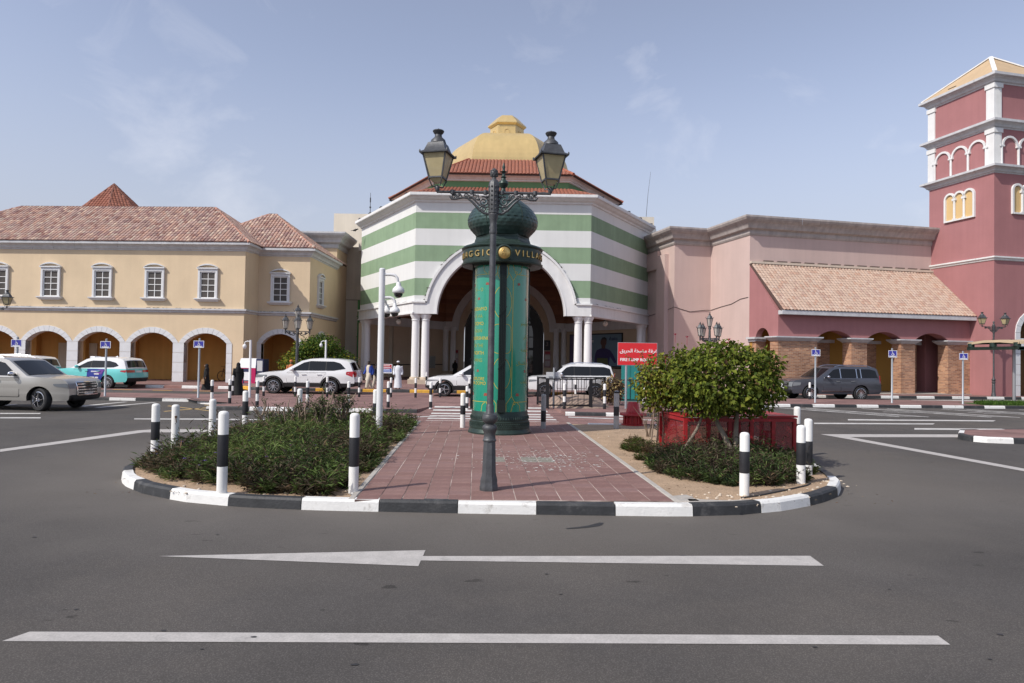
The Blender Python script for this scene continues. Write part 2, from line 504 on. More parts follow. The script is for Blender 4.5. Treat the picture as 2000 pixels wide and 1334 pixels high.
# ------------------------------------------------------------------ the island in front
ISL = [(-6.6, 19.2), (-6.66, 16.5), (-6.68, 14.5), (-6.66, 13.0), (-6.58, 12.0), (-6.38, 11.25), (-5.95, 10.55), (-5.3, 9.92), (-4.5, 9.45), (-3.6, 9.18),
       (-2.6, 9.07), (-1.0, 9.03), (1.0, 9.03), (2.3, 9.06), (3.1, 9.2), (3.8, 9.5), (4.5, 9.98), (5.05, 10.55), (5.4, 11.15), (5.62, 11.9), (5.8, 13.0), (6.1, 14.6), (6.3, 16.5), (6.3, 19.2)]
def arclen_to_x(pts, x):
    s = 0
    for a, b in zip(pts, pts[1:]):
        l = math.dist(a, b)
        if a[0] < x <= b[0] and abs(a[1] - 9.03) < .05: return s + l * (x - a[0]) / (b[0] - a[0])
        s += l
    return s
kerb('island_kerb', ISL, 0.0, 0.15, 0.16, 1.04, arclen_to_x(ISL, -0.68) % 1.04, 0 if int(arclen_to_x(ISL, -0.68) / 1.04) % 2 == 0 else 1)
isl_in = [(p[0] * 0.985, p[1] + (0.12 if p[1] < 9.6 else 0.05)) for p in ISL]
ISLAND = struct(sheet('island_soil', isl_in + [(6.2, 20.2), (-6.5, 20.2)], soil_m, 0.118))
kerb('island_back_kerb', [(6.3, 20.3), (2.3, 20.3)], 0.0, 0.13, 0.15, 1.0, phase=1, inner=-1)
kerb('island_back_kerb', [(-2.75, 20.3), (-6.6, 20.3)], 0.0, 0.13, 0.15, 1.0, inner=-1)

PYAW = R(3.0)
PO = Vector((0.09, 9.21, 0))
def path_pt(x, y, z=0): return Vector((PO.x + x * math.cos(PYAW) - y * math.sin(PYAW), PO.y + x * math.sin(PYAW) + y * math.cos(PYAW), z))
pave = struct(bpy.data.objects.new('island_paving', None)); C.objects.link(pave)
pave.location = PO; pave.rotation_euler = (0, 0, PYAW)
pav_tones = [(0.215, 0.122, 0.106), (0.235, 0.136, 0.118), (0.20, 0.110, 0.096), (0.225, 0.132, 0.118), (0.21, 0.118, 0.10)]
pav_m = [mat('red_paver_%d' % i, c, rough=0.8, var=0.10, vs=4, fine=0.12, fs=50, bump=0.15, bs=60, dirt=((0.28, 0.20, 0.18), 3.0, 0.60, 0.85)) for i, c in enumerate(pav_tones)]
pav_g = mat('grey_green_paver', (0.21, 0.195, 0.16), rough=0.85, var=0.12, vs=4, fine=0.15, fs=50)
mortar = mat('pale_mortar', (0.50, 0.41, 0.36), rough=0.95, var=0.2, vs=3, dirt=((0.13, 0.085, 0.075), 0.55, 0.42, 0.55))
PW, PL = 0.305, 0.30
b = MB(); b.box(-2.14, 2.14, -0.03, 11.1, 0.02, 0.1485); b.build('mortar_bed', mortar, pave)
pm = []
for mm in pav_m + [pav_g]:
    q = MB(); q.cbox(-PW / 2 + .006, PW / 2 - .006, -PL / 2 + .0035, PL / 2 - .0035, 0.0, 0.05, .003); pm.append(q.mesh('paver', mm))
far = MB(); npv = 0
for r in range(37):
    for c in range(14):
        x, y = (c - 6.5) * PW, PL / 2 + r * PL
        lz = 0.102 + random.uniform(-.0015, .0015)
        if r < 21 and npv < 296:
            i = random.randrange(5)
            if r in (11, 12) and c in (6, 8, 9): i = 5
            put('paver', pm[i], pave, (x, y, lz), random.uniform(-.004, .004)); npv += 1
        else:
            far.cbox(x - PW / 2 + .006, x + PW / 2 - .006, y - PL / 2 + .0035, y + PL / 2 - .0035, 0.10, 0.152, .003, random.randrange(5))
stuff(far.build('far_pavers', pav_m, pave))
for sx in (-1, 1):
    q = MB()
    for k in range(11): q.cbox(sx * 2.19 - .045, sx * 2.19 + .045, k + .004, k + .996, 0.03, 0.156, .01)
    q.build('path_edging', concrete, pave)
# bird droppings and crumbs on the paving
q = MB()
for k in range(420):
    x = rng.normal(0.75, 0.62); y = rng.normal(3.7, 0.75)
    if not (-2 < x < 2 and 0.3 < y < 7): continue
    s = abs(rng.normal(0, .011)) + .005; a = rng.uniform(0, 6.28)
    q.add([(x + s * math.cos(a + t) * (1 + .5 * (i % 2)), y + s * math.sin(a + t), .1572) for i, t in enumerate((0, 1.2, 2.5, 3.8, 5))], [(0, 1, 2, 3, 4)])
stuff(q.build('droppings', mat('white_dropping', (0.62, 0.6, 0.56), rough=0.9), pave))
# broken mortar patch at the path's corner and pebbles on the bare soil
q = MB()
for k in range(150):
    if k < 100:
        a = rng.uniform(0, 1); x = 2.35 + a * 3.0 + rng.normal(0, .12); y = 9.45 + (a ** 2) * 1.6 + rng.normal(0, .18) + .1
    elif k < 130: x, y = rng.uniform(-4.9, -2.2), rng.uniform(9.35, 10.1)
    else: x, y = rng.uniform(2.1, 3.2), rng.uniform(12, 19)
    s = rng.uniform(.008, .03)
    q.lathe([(s * .6, 0), (s, s * .35), (s * .7, s * .8), (.001, s)], 6, (x, y, .115), 0, rng.uniform(0, 6), rng.uniform(.7, 1.4))
stuff(q.build('pebbles', mat('pale_stone', (0.5, 0.42, 0.33), rough=0.9, var=.2, vs=5)))
q = MB()
slabs = [((2.35, 9.42), .5, .2, 8), ((2.75, 9.36), .62, .22, -6), ((2.42, 9.66), .3, .16, 25), ((3.2, 9.45), .3, .1, 14)]
broken = struct(bpy.data.objects.new('broken_edging', None)); C.objects.link(broken)
for (x, y), l, w, a in slabs:
    q = MB(); q.cbox(-l / 2, l / 2, -w / 2, w / 2, 0, .05, .012); o = q.build('slab', concrete, broken, loc=(x, y, .098), rotz=R(a))
# hose on the soil
hose = MB(); pts = [G(1448, 972, .13), G(1480, 968, .13), G(1530, 958, .13), G(1575, 948, .13), G(1583, 944, .13)]
hose.tube(pts, .011, 6)
tag(hose.build('garden_hose', mat('black_rubber', (0.03, 0.03, 0.03), rough=.6)), 'thin dark hose lying on bare sand behind the right kerb', 'hose')

# ------------------------------------------------------------------ brick crossing, zebra bars, plaza
cross = struct(sheet('brick_crossing', [(-4.7, 20.48), (6.9, 20.48), (7.6, 24.42), (-5.6, 24.42)], plaza_brick, 0.006))
paint_zeb = mat('zebra_paint', (0.58, 0.56, 0.53), rough=.8, var=.15, vs=4, dirt=((.25, .17, .15), 3.0, .56, .8))
zeb = struct(bpy.data.objects.new('zebra_crossing', None)); C.objects.link(zeb)
zeb.location = path_pt(0, 11.25, 0); zeb.rotation_euler = (0, 0, PYAW)
def rz_(y): return .0 if y < 4.0 else (y - 4.0) / 2.33 * .124
for k in range(7):
    y0 = 0.08 + k * .93; y1 = y0 + .40
    q = MB(); q.quad((-2.12, y0, .0115 + rz_(y0)), (2.12, y0, .0115 + rz_(y0)), (2.12, y1, .0115 + rz_(y1)), (-2.12, y1, .0115 + rz_(y1))); q.build('zebra_bar', paint_zeb, zeb)
mark('crossing_line', [(775, 815), (853, 812), (853, 813.4), (775, 816.6)], paint_far, 0.01)
mark('crossing_line', [(1110, 813.8), (1290, 820), (1290, 821.8), (1110, 815.4)], paint_far, 0.01)
PLZ = 0.13
plaza = [(-13.4, 28.2), (-12.6, 27.2), (-10.9, 26.4), (-10.9, 24.6), (-3.35, 24.6), (-2.95, 26.8), (1.55, 26.8), (1.95, 24.6), (9.2, 24.6), (10.4, 28.4), (11.6, 31.1), (24.6, 32.7), (24.6, 36.4), (11.5, 35.6), (11.5, 35.4),
         (-13.5, 35.4)]
struct(sheet('plaza', plaza, plaza_brick, PLZ))
rm = MB()
rm.quad((-3.35, 24.45, .007), (1.95, 24.45, .007), (1.55, 26.8, PLZ), (-2.95, 26.8, PLZ))
rm.add([(-3.35, 24.45, .007), (-2.95, 26.8, PLZ), (-3.35, 24.6, PLZ)], [(0, 1, 2)])
rm.add([(1.95, 24.45, .007), (1.95, 24.6, PLZ), (1.55, 26.8, PLZ)], [(0, 1, 2)])
struct(rm.build('kerb_ramp', plaza_brick))
kerb('plaza_kerb', [(-10.9, 24.45), (-3.35, 24.45)], 0, PLZ, .15, 1.55, 0.0, 1)
kerb('plaza_kerb', [(-10.9, 26.4), (-10.9, 24.45)], 0, PLZ, .15, 1.0, 0.0, 1, inner=1)
kerb('plaza_kerb', [(1.95, 24.45), (9.2, 24.45)], 0, PLZ, .15, 1.1, 0.35, 1)
kerb('parking_kerb', [(-24.5, 28.35), (-13.3, 28.2), (-12.4, 27.2), (-10.9, 26.4)], 0, PLZ, .15, 1.1, 0.2, 1)
struct(sheet('parking_strip', [(-24.5, 28.4), (-13.2, 28.2), (-13.2, 31.5), (-24.5, 31.5)], plaza_brick, PLZ - .002))
kerb('parking_kerb', [(9.2, 24.45), (10.4, 28.2), (11.6, 30.95), (24.6, 32.55)], 0, PLZ, .15, 1.08, 0.5, 0)
kerb('parking_kerb', [(24.6, 32.55), (40, 34.2)], 0, PLZ, .15, 1.3, 0.4, 0)
grass_bed = struct(sheet('verge_soil', [(22.6, 32.6), (40, 34.3), (40, 36.4), (22.6, 34.6)], mat('verge_green', (0.07, 0.12, 0.03), rough=.9, var=.3, vs=6), PLZ + .006))
# brick strip with painted yellow edge before the yellow building
struct(sheet('drop_off_strip', [(-45, 35.9), (-13.5, 35.6), (-13.5, 38.3), (-45, 38.6)], plaza_brick, .005))
ys = struct(bpy.data.objects.new('yellow_edge_marks', None)); C.objects.link(ys)
for k in range(15):
    q = MB(); q.box(-44 + k * 2.1, -44 + k * 2.1 + 1.0, 35.82, 35.98, .006, .012); q.build('yellow_mark', paint_y, ys)
KW = (kerb_w, mat('red_brick_kerb', (0.25, 0.13, 0.11), rough=.8, var=.15))
kerb('arcade_kerb', [(-45, 38.6), (-15.6, 38.3)], 0, .15, .15, 1.02, 0, 0, KW)
struct(sheet('arcade_pavement', [(-45, 38.7), (-13.8, 38.4), (-13.8, 53), (-45, 53)], plaza_brick, .146))
YK = (paint_y, kerb_k)
kerb('drop_off_kerb', [(-14.6, 36.9), (-13.4, 35.4), (9.6, 35.4), (12.5, 37.4)], PLZ - .02, .17, .15, 1.22, .3, 0, YK)
struct(sheet('porch_pavement', [(-15.5, 38.0), (-13.4, 35.5), (9.6, 35.5), (14.0, 38.4), (14.0, 75), (-15.5, 75)], plaza_brick, .275))
kerb('pavement_kerb', [(12.5, 37.9), (15.0, 39.25), (31, 41.3), (50, 43.8)], 0, .15, .15, 1.15, 0.4, 0)
struct(sheet('side_pavement', [(12.5, 38.0), (15.0, 39.4), (31, 41.45), (50, 43.95), (50, 60), (12.5, 60)], plaza_brick, .147))
# small kerbed island on the right edge
RI = [(10.05, 13.65), (9.55, 13.75), (9.35, 14.0), (9.4, 14.4), (10.1, 14.75), (14, 15.9)]
kerb('small_island_kerb', [(19, 17.9), (13.3, 18.0), (12.65, 18.12), (12.3, 18.45), (12.4, 19.0), (13.3, 20.3), (19, 21.6)], 0, .15, .15, .95, .05, 0, inner=-1)
struct(sheet('small_island_paving', [(19, 18.0), (13.3, 18.1), (12.75, 18.22), (12.45, 18.5), (12.52, 18.95), (13.4, 20.2), (19, 21.5)], plaza_brick, .146))

# ================================================================== BUILDINGS
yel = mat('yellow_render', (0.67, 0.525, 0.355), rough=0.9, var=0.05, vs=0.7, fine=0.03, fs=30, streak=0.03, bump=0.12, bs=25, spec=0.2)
yel_shade = mat('ochre_render', (0.60, 0.325, 0.10), rough=0.9, var=0.08, vs=0.8, streak=0.08, spec=0.2)  # yellow render inside the arcade, shade and warm bounced light put into its colour
stone_w = mat('white_stone', (0.66, 0.66, 0.665), rough=0.8, var=0.05, vs=3, spec=0.3)
trim_g = mat('grey_white_trim', (0.55, 0.55, 0.56), rough=0.8, var=0.06, vs=2, streak=0.12, spec=0.3)
trim_w = mat('white_trim', (0.72, 0.715, 0.70), rough=0.7, var=0.04, vs=2, streak=0.08, spec=0.3)
trim_b = mat('brown_grey_trim', (0.43, 0.385, 0.36), rough=0.8, var=0.09, vs=1.5, streak=0.2, spec=0.3)
pane_m = mat('dark_window_pane', (0.085, 0.075, 0.068), rough=0.35, var=0.15, vs=9, spec=0.25)
frame_w = mat('window_frame_white', (0.78, 0.77, 0.75), rough=0.5)
roof_tile = mat('mottled_roof_tile', (1, 1, 1), rough=0.85, attr=True, fine=0.12, fs=20, spec=0.2)
roof_under = mat('roof_underlay', (0.10, 0.06, 0.05), rough=0.95)
ridge_m = mat('ridge_tile', (0.42, 0.21, 0.15), rough=0.85, var=0.2, vs=4)
red_tile = mat('red_roof_tile', (1, 1, 1), rough=0.8, attr=True, fine=0.1, fs=20, spec=0.25)

def xf(mb, M):
    mb.v = [tuple(M @ Vector(p)) for p in mb.v]; return mb

def ncolors(base, n, dv, dh):
    o = []
    for i in range(n):
        k = 1 + random.uniform(-dv, dv); h = random.uniform(-dh, dh)
        o.append((base[0] * k * (1 + h), base[1] * k, base[2] * k * (1 - h)))
    return o

MOTTLE = ncolors((0.43, 0.285, 0.23), 12, .16, .06) + ncolors((0.54, 0.40, 0.31), 3, .10, .04) + ncolors((0.31, 0.185, 0.16), 3, .12, .08)
TERRA = ncolors((0.30, 0.125, 0.085), 8, .18, .06)
PALE = ncolors((0.47, 0.345, 0.27), 9, .07, .04) + ncolors((0.41, 0.275, 0.215), 3, .08, .04)
BROWNT = ncolors((0.27, 0.11, 0.075), 6, .2, .06)

def tile_slope(parent, P, up_n, cw, rh, tones, m, part='roof', hgt=0.055, slab=True, jit=0.006):
    """P: outline of one roof slope (3-D points, first two are the eave from left to right). Barrel tiles over a slab."""
    P = [Vector(p) for p in P]
    ex = (P[1] - P[0]).normalized()
    n = (P[1] - P[0]).cross(P[2] - P[0]).normalized()
    if n.z < 0: n = -n
    up = n.cross(ex)
    if up.z < 0: up = -up
    Q = [((p - P[0]).dot(ex), (p - P[0]).dot(up)) for p in P]
    def span(y):
        xs = []
        for (x0, y0), (x1, y1) in zip(Q, Q[1:] + Q[:1]):
            if (y0 - y) * (y1 - y) < 0: xs.append(x0 + (x1 - x0) * (y - y0) / (y1 - y0))
        return (min(xs), max(xs)) if len(xs) >= 2 else None
    t = MB()
    H = max(q[1] for q in Q)
    rows = max(1, int(round(H / rh))); rh = H / rows
    prof = [(-.5, 0), (-.32, .75), (0, 1), (.32, .75), (.5, 0)]
    for r in range(rows):
        sp = span((r + .5) * rh)
        if not sp: continue
        c0 = math.ceil(sp[0] / cw); c1 = math.floor(sp[1] / cw)
        for c in range(c0, c1 + 1):
            tone = random.choice(tones)
            y0, y1 = r * rh - .04, (r + 1) * rh + .01
            vs = []
            j = random.uniform(-jit, jit)
            for yy, lift in ((y0, .022), (y1, 0.0)):
                for px, pz in prof:
                    vs.append(P[0] + ex * (c * cw + px * cw * .98) + up * (yy + j) + n * (.012 + lift + pz * hgt))
            t.add(vs, [(i, i + 1, i + 6, i + 5) for i in range(4)] + [(0, 4, 3, 2, 1)], 0, tone)
    if slab:
        sb = MB(); sb.add([p + n * .008 for p in P] + [p - n * .10 for p in P], [tuple(range(len(P))), tuple(range(2 * len(P) - 1, len(P) - 1, -1))] +
                          [(i, (i + 1) % len(P), (i + 1) % len(P) + len(P), i + len(P)) for i in range(len(P))])
        base = sb.build(part, roof_under, parent)
        o = t.build('roof_tiles', m, base, tones=True)
    else:
        o = t.build('roof_tiles', m, parent, tones=True)
    stuff(o)
    return o

def ridge_line(parent, a, b, m=ridge_m, r=.10, step=.36):
    a, b = Vector(a), Vector(b); L = (b - a).length; n = max(1, int(L / step)); q = MB()
    for i in range(n):
        p, e = a.lerp(b, i / n), a.lerp(b, (i + 1.08) / n)
        q.tube([p, e], [r * 1.08, r * .9], 7)
    o = q.build('ridge_cap', m, parent, smooth=50)
    return o

def cornice(parent, line, prof, m, seg=1.2, name='cornice_block', gap=.010, closed=False):
    """line: wall line (x, y), outward is to the right of travel... prof: (out, z) from bottom to top."""
    P = [Vector((p[0], p[1], 0)) for p in line]
    n = len(P); N = []
    E = [(P[(i + 1) % n] - P[i]).normalized() for i in range(n if closed else n - 1)]
    nr = [Vector((d.y, -d.x, 0)) for d in E]
    for i in range(n):
        if closed: a, b = nr[i - 1], nr[i]
        elif i == 0: a = b = nr[0]
        elif i == n - 1: a = b = nr[-1]
        else: a, b = nr[i - 1], nr[i]
        s = a + b
        N.append(s / (s.dot(a)) if s.length > .1 else a)
    for i in range(len(E)):
        A, B, nA, nB = P[i], P[(i + 1) % n], N[i], N[(i + 1) % n]
        L = (B - A).length; k = max(1, int(round(L / seg)))
        for j in range(k):
            f0, f1 = j / k + gap / L * .5 * (j > 0), (j + 1) / k - gap / L * .5 * (j < k - 1)
            q = MB(); vs = []
            for f in (f0, f1):
                for o, z in [(-.06, prof[0][1])] + list(prof) + [(-.06, prof[-1][1])]:
                    p = (A + nA * o).lerp(B + nB * o, f); vs.append((p.x, p.y, z))
            h = len(prof) + 2
            q.add(vs, [(c, c + 1, c + 1 + h, c + h) for c in range(h - 1)] + [(h - 1, 0, h, 2 * h - 1), tuple(range(h)), tuple(range(2 * h - 1, h - 1, -1))])
            q.build(name, m, parent)

def big_prof(z0, z1, out):           # deep moulded cornice: fillet, cove, fascia
    h = z1 - z0
    return [(.04, z0), (.10, z0 + .10 * h), (.10, z0 + .28 * h), (out * .42, z0 + .36 * h), (out * .50, z0 + .5 * h), (out * .62, z0 + .62 * h),
            (out * .80, z0 + .72 * h), (out * .84, z0 + .76 * h), (out * .9, z0 + .78 * h), (out, z0 + .9 * h), (out, z1)]

def cove_prof(z0, z1, out):
    h = z1 - z0
    return [(.03, z0), (.05, z0 + .12 * h), (out * .30, z0 + .2 * h), (out * .42, z0 + .42 * h), (out * .66, z0 + .6 * h), (out * .95, z0 + .68 * h), (out, z0 + .72 * h), (out, z1)]

def small_prof(z0, z1, out):
    h = z1 - z0
    return [(.02, z0), (out * .4, z0 + .15 * h), (out * .45, z0 + .45 * h), (out * .85, z0 + .55 * h), (out, z0 + .65 * h), (out, z1)]

def arch_curve(xc, hw, zs, rise, n=14):
    """points of a segmental / half-elliptic arch from left to right"""
    if rise >= hw * .999:
        return [(xc - hw * math.cos(math.pi * i / n), zs + rise * math.sin(math.pi * i / n)) for i in range(n + 1)]
    r = (hw * hw + rise * rise) / (2 * rise); zc = zs + rise - r; a = math.asin(hw / r)
    return [(xc + r * math.sin(-a + 2 * a * i / n), zc + r * math.cos(-a + 2 * a * i / n)) for i in range(n + 1)]

def arcade(x0, x1, z0, z1, ops, y0=0.0, th=0.5, mb=None, mi=0):
    """wall with arched openings, in the local x-z plane: ops = (xc, hw, spring, rise)"""
    m = mb or MB(); x = x0
    for xc, hw, zs, rise in sorted(ops):
        if xc - hw > x + 1e-4: m.box(x, xc - hw, y0, y0 + th, z0, z1, mi)
        c = arch_curve(xc, hw, zs, rise)
        for (xa, za), (xb, zb) in zip(c, c[1:]):
            m.add([(xa, y0, za), (xb, y0, zb), (xb, y0, z1), (xa, y0, z1), (xa, y0 + th, za), (xb, y0 + th, zb), (xb, y0 + th, z1), (xa, y0 + th, z1)],
                  [(0, 1, 2, 3), (7, 6, 5, 4), (0, 4, 5, 1), (3, 2, 6, 7)], mi)
        x = xc + hw
    if x1 > x + 1e-4: m.box(x, x1, y0, y0 + th, z0, z1, mi)
    return m

def voussoirs(parent, xc, hw, zs, rise, w, z0, M, m=stone_w, n=11, y=-.035, dep=.42, left=True, right=True, name='arch_stone'):
    """white stone surround of an arch: wedge stones over the arch, square stones down the piers"""
    ci = arch_curve(xc, hw, zs, rise, n); co = arch_curve(xc, hw + w, zs, rise + w, n)
    for i in range(n):
        a, b, c, d = ci[i], ci[i + 1], co[i + 1], co[i]
        g = .008
        def sh(p, q): return (p[0] + (q[0] - p[0]) * g / max(.01, math.dist(p, q)), p[1] + (q[1] - p[1]) * g / max(.01, math.dist(p, q)))
        q = MB(); q.prism([sh(a, b), sh(b, a), sh(c, d), sh(d, c)], 'y', y, y + dep); xf(q, M).build(name, m, parent)
    k = max(1, int(round((zs - z0) / .62))); hh = (zs - z0) / k
    for s, on in ((-1, left), (1, right)):
        if not on: continue
        for j in range(k):
            xa, xb = sorted((xc + s * hw, xc + s * (hw + w)))
            q = MB(); q.box(xa, xb, y, y + dep, z0 + j * hh + .009, z0 + (j + 1) * hh - .009); xf(q, M).build(name, m, parent)

pane_cache = {}
def window(parent, M, rotz, xc, zs=5.43, ztop=7.12, w=1.0, fw=1.25, arched=True):
    """sash window of eight panes in a white surround with a curved hood and a deep sill"""
    key = 'win'
    if key not in pane_cache:
        q = MB(); z0, z1 = 0.0, ztop - zs
        for s in (-1, 1): q.box(*sorted((s * w / 2, s * fw / 2)), -.13, .06, z0, z1 + .17)
        q.box(-w / 2, w / 2, -.13, .06, z1, z1 + .17)
        q.box(-fw / 2 - .05, fw / 2 + .05, -.21, .06, z1 + .17, z1 + .245)
        c0, c1 = arch_curve(0, fw / 2 + .04, z1 + .245, .16, 10), arch_curve(0, fw / 2 + .05, z1 + .245, .25, 10)
        for i in range(10): q.prism([c0[i], c0[i + 1], c1[i + 1], c1[i]], 'y', -.21, .06)
        pane_cache['surround'] = q.mesh('window', stone_w)
        q = MB(); q.prism([(-fw / 2, z1 + .246)] + arch_curve(0, fw / 2 + .03, z1 + .246, .155, 10) + [(fw / 2, z1 + .246)], 'y', -.06, .03); pane_cache['tymp'] = q.mesh('hood_panel', yel)
        q = MB(); q.add([(-fw / 2 - .17, -.28, 0), (fw / 2 + .17, -.28, 0), (fw / 2 + .17, .1, 0), (-fw / 2 - .17, .1, 0), (-fw / 2 - .17, -.28, -.06), (fw / 2 + .17, -.28, -.06), (fw / 2 + .17, .1, -.06), (-fw / 2 - .17, .1, -.06),
                         (-fw / 2 - .03, -.12, -.2), (fw / 2 + .03, -.12, -.2), (fw / 2 + .03, .1, -.2), (-fw / 2 - .03, .1, -.2)],
                        [(0, 1, 2, 3), (0, 4, 5, 1), (1, 5, 6, 2), (2, 6, 7, 3), (3, 7, 4, 0), (4, 8, 9, 5), (5, 9, 10, 6), (6, 10, 11, 7), (7, 11, 8, 4), (8, 11, 10, 9)])
        pane_cache['sill'] = q.mesh('sill', stone_w)
        q = MB(); b_ = .07
        for s in (-1, 1): q.box(*sorted((s * w / 2, s * (w / 2 - b_))), -.06, .01, 0, z1)
        q.box(-w / 2 + b_, w / 2 - b_, -.06, .01, 0, b_); q.box(-w / 2 + b_, w / 2 - b_, -.06, .01, z1 - b_, z1)
        q.box(-.02, .02, -.05, .0, b_, z1 - b_)
        for j in (1, 2, 3):
            z = b_ + (z1 - 2 * b_) * j / 4
            q.box(-w / 2 + b_, -.02, -.05, .0, z - .02, z + .02); q.box(.02, w / 2 - b_, -.05, .0, z - .02, z + .02)
        pane_cache['frame'] = q.mesh('frame', frame_w)
        pw, ph = (w - 2 * b_ - .04) / 2, (z1 - 2 * b_) / 4 - .04
        q = MB(); q.box(-pw / 2, pw / 2, -.025, -.012, -ph / 2, ph / 2); pane_cache['pane'] = q.mesh('pane', pane_m)
        pane_cache[key] = (b_, z1, pw)
    b_, z1, pw = pane_cache[key]
    p = M @ Vector((xc, 0, zs))
    o = put('window', pane_cache['surround'], parent, p, rotz)
    put('hood_panel', pane_cache['tymp'], o); put('sill', pane_cache['sill'], o); put('frame', pane_cache['frame'], o)
    for s in (-1, 1):
        for j in range(4):
            put('pane', pane_cache['pane'], o, (s * (pw / 2 + .02), 0, b_ + (z1 - 2 * b_) * (j + .5) / 4))
    return o

# ------------------------------------------------------------------ yellow arcaded building on the left
LB = thing('yellow_building', 'long pale yellow two storey building with white arches and mottled tiled roof', 'building', (0, 0, 0))
LP = Vector((-16.88, 42.9, 0)); LYAW = R(-2.7)
ML = Matrix.Translation(LP) @ Matrix.Rotation(LYAW, 4, 'Z')
LX0 = -26.4
L_ops = [(-2.44 - 3.45 * k, 1.37, 2.60, .64) for k in range(7)]
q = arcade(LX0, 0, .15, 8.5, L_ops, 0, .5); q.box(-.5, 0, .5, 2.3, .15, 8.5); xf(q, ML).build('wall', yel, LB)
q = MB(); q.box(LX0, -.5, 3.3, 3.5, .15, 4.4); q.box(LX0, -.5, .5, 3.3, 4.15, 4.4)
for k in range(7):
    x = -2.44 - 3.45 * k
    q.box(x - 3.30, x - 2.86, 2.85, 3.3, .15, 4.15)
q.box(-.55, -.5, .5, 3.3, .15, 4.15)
xf(q, ML).build('arcade_back_wall', yel_shade, LB)
for k, (xc, hw, zs, rise) in enumerate(L_ops):
    voussoirs(LB, xc, hw, zs, rise, .355, .15, ML)
door_m = mat('cream_door', (0.55, 0.47, 0.34), rough=.6, var=.08, vs=2)
_bp = (ML @ Vector((0, 3.2, 0))).xy
for xd, w in ((HIT(175.5, 690, _bp, LYAW)[0], .80), (HIT(127, 690, _bp, LYAW)[0], .80)):
    q = MB(); q.box(xd - w / 2, xd + w / 2, 3.22, 3.29, .15, 2.45); o = xf(q, ML).build('door', door_m, LB)
    q = MB(); q.box(xd + w / 2 - .15, xd + w / 2 - .05, 3.17, 3.22, 1.1, 1.25); xf(q, ML).build('door_handle', mat('steel', (.5, .5, .5), rough=.3, metal=1), o)
    q = MB()
    for s in (-1, 1): q.box(*sorted((xd + s * w / 2, xd + s * (w / 2 + .08))), 3.2, 3.3, .15, 2.53)
    q.box(xd - w / 2, xd + w / 2, 3.2, 3.3, 2.45, 2.53); xf(q, ML).build('door_frame', door_m, o)
for x in (-2.35, -5.80, -9.21, -12.60, -16.03, -19.45, -22.85): window(LB, ML, LYAW, x)
# recessed end bay, square to the street
MR = Matrix.Translation((-16.9, 44.95, 0))
q = arcade(.0, 3.5, .27, 8.5, [(1.62, 1.22, 2.65, .68)], 0, .5)
xf(q, MR).build('wall', yel, LB)
voussoirs(LB, 1.62, 1.22, 2.65, .68, .33, .27, MR)
MS = Matrix.Translation((-13.4, 44.95, 0)) @ Matrix.Rotation(R(90), 4, 'Z')
q = arcade(.5, 7.0, .27, 8.5, [(3.0, 1.22, 2.65, .68)], 0, .5); xf(q, MS).build('wall', yel, LB)
voussoirs(LB, 3.0, 1.22, 2.65, .68, .33, .27, MS)
q = MB(); q.box(.1, 3.0, 3.0, 3.2, .27, 4.3); q.box(0, 3.0, .5, 3.0, 4.1, 4.3); q.box(.002, .1, .5, 3.0, .27, 4.1); xf(q, MR).build('arcade_back_wall', yel_shade, LB)
window(LB, MR, 0, 1.58); window(LB, MS, R(90), 2.35)
cl = [tuple((ML @ Vector((LX0, 0, 0))).xy), tuple((ML @ Vector((0, 0, 0))).xy), (-16.86, 44.95), (-13.4, 44.95), (-13.4, 51.8)]
cornice(LB, cl, cove_prof(8.44, 8.94, .42), trim_g, 1.36)
cornice(LB, cl, small_prof(4.50, 4.78, .2), trim_g, 1.36, 'string_course_block')
# hipped roofs
EZ, RZ, RUN = 8.95, 12.0, 4.3
def hip(x0, x1, y0, y1, M, ridge0, ridge1, sides='fr'):
    yr = (y0 + y1) / 2
    P = lambda x, y, z: tuple(M @ Vector((x, y, z)))
    a, b, c, d = P(x0, y0, EZ), P(x1, y0, EZ), P(ridge1, yr, RZ), P(ridge0, yr, RZ)
    tile_slope(LB, [a, b, c, d], None, .23, .33, MOTTLE, roof_tile, hgt=.085)
    e, f = P(x1, y1, EZ), P(x0, y1, EZ)
    tile_slope(LB, [b, e, c], None, .23, .33, MOTTLE, roof_tile, hgt=.085)
    q = MB(); q.add([e, f, d, c], [(0, 1, 2, 3)]); q.add([f, a, d], [(0, 1, 2)]); q.build('roof', roof_under, LB)
    ridge_line(LB, b, c); ridge_line(LB, d, c, mat('dark_ridge_tile', (.12, .07, .06), rough=.9)); ridge_line(LB, a, d)
hip(-22.4, .40, -.40, 8.2, ML, -17.85, -3.95)
hip(-5.0, 3.88, -.38, 8.3, MR, -.7, -.25)
# end tower of the same building: taller block with a deep cornice behind the end bay
q = MB(); q.box(-18.5, -13.42, 51.8, 55.0, .27, 10.3); q.build('rear_block', yel, LB)
cornice(LB, [(-18.5, 51.8), (-13.42, 51.8), (-13.42, 55.0)], big_prof(10.1, 11.25, .78), trim_g, 1.5)
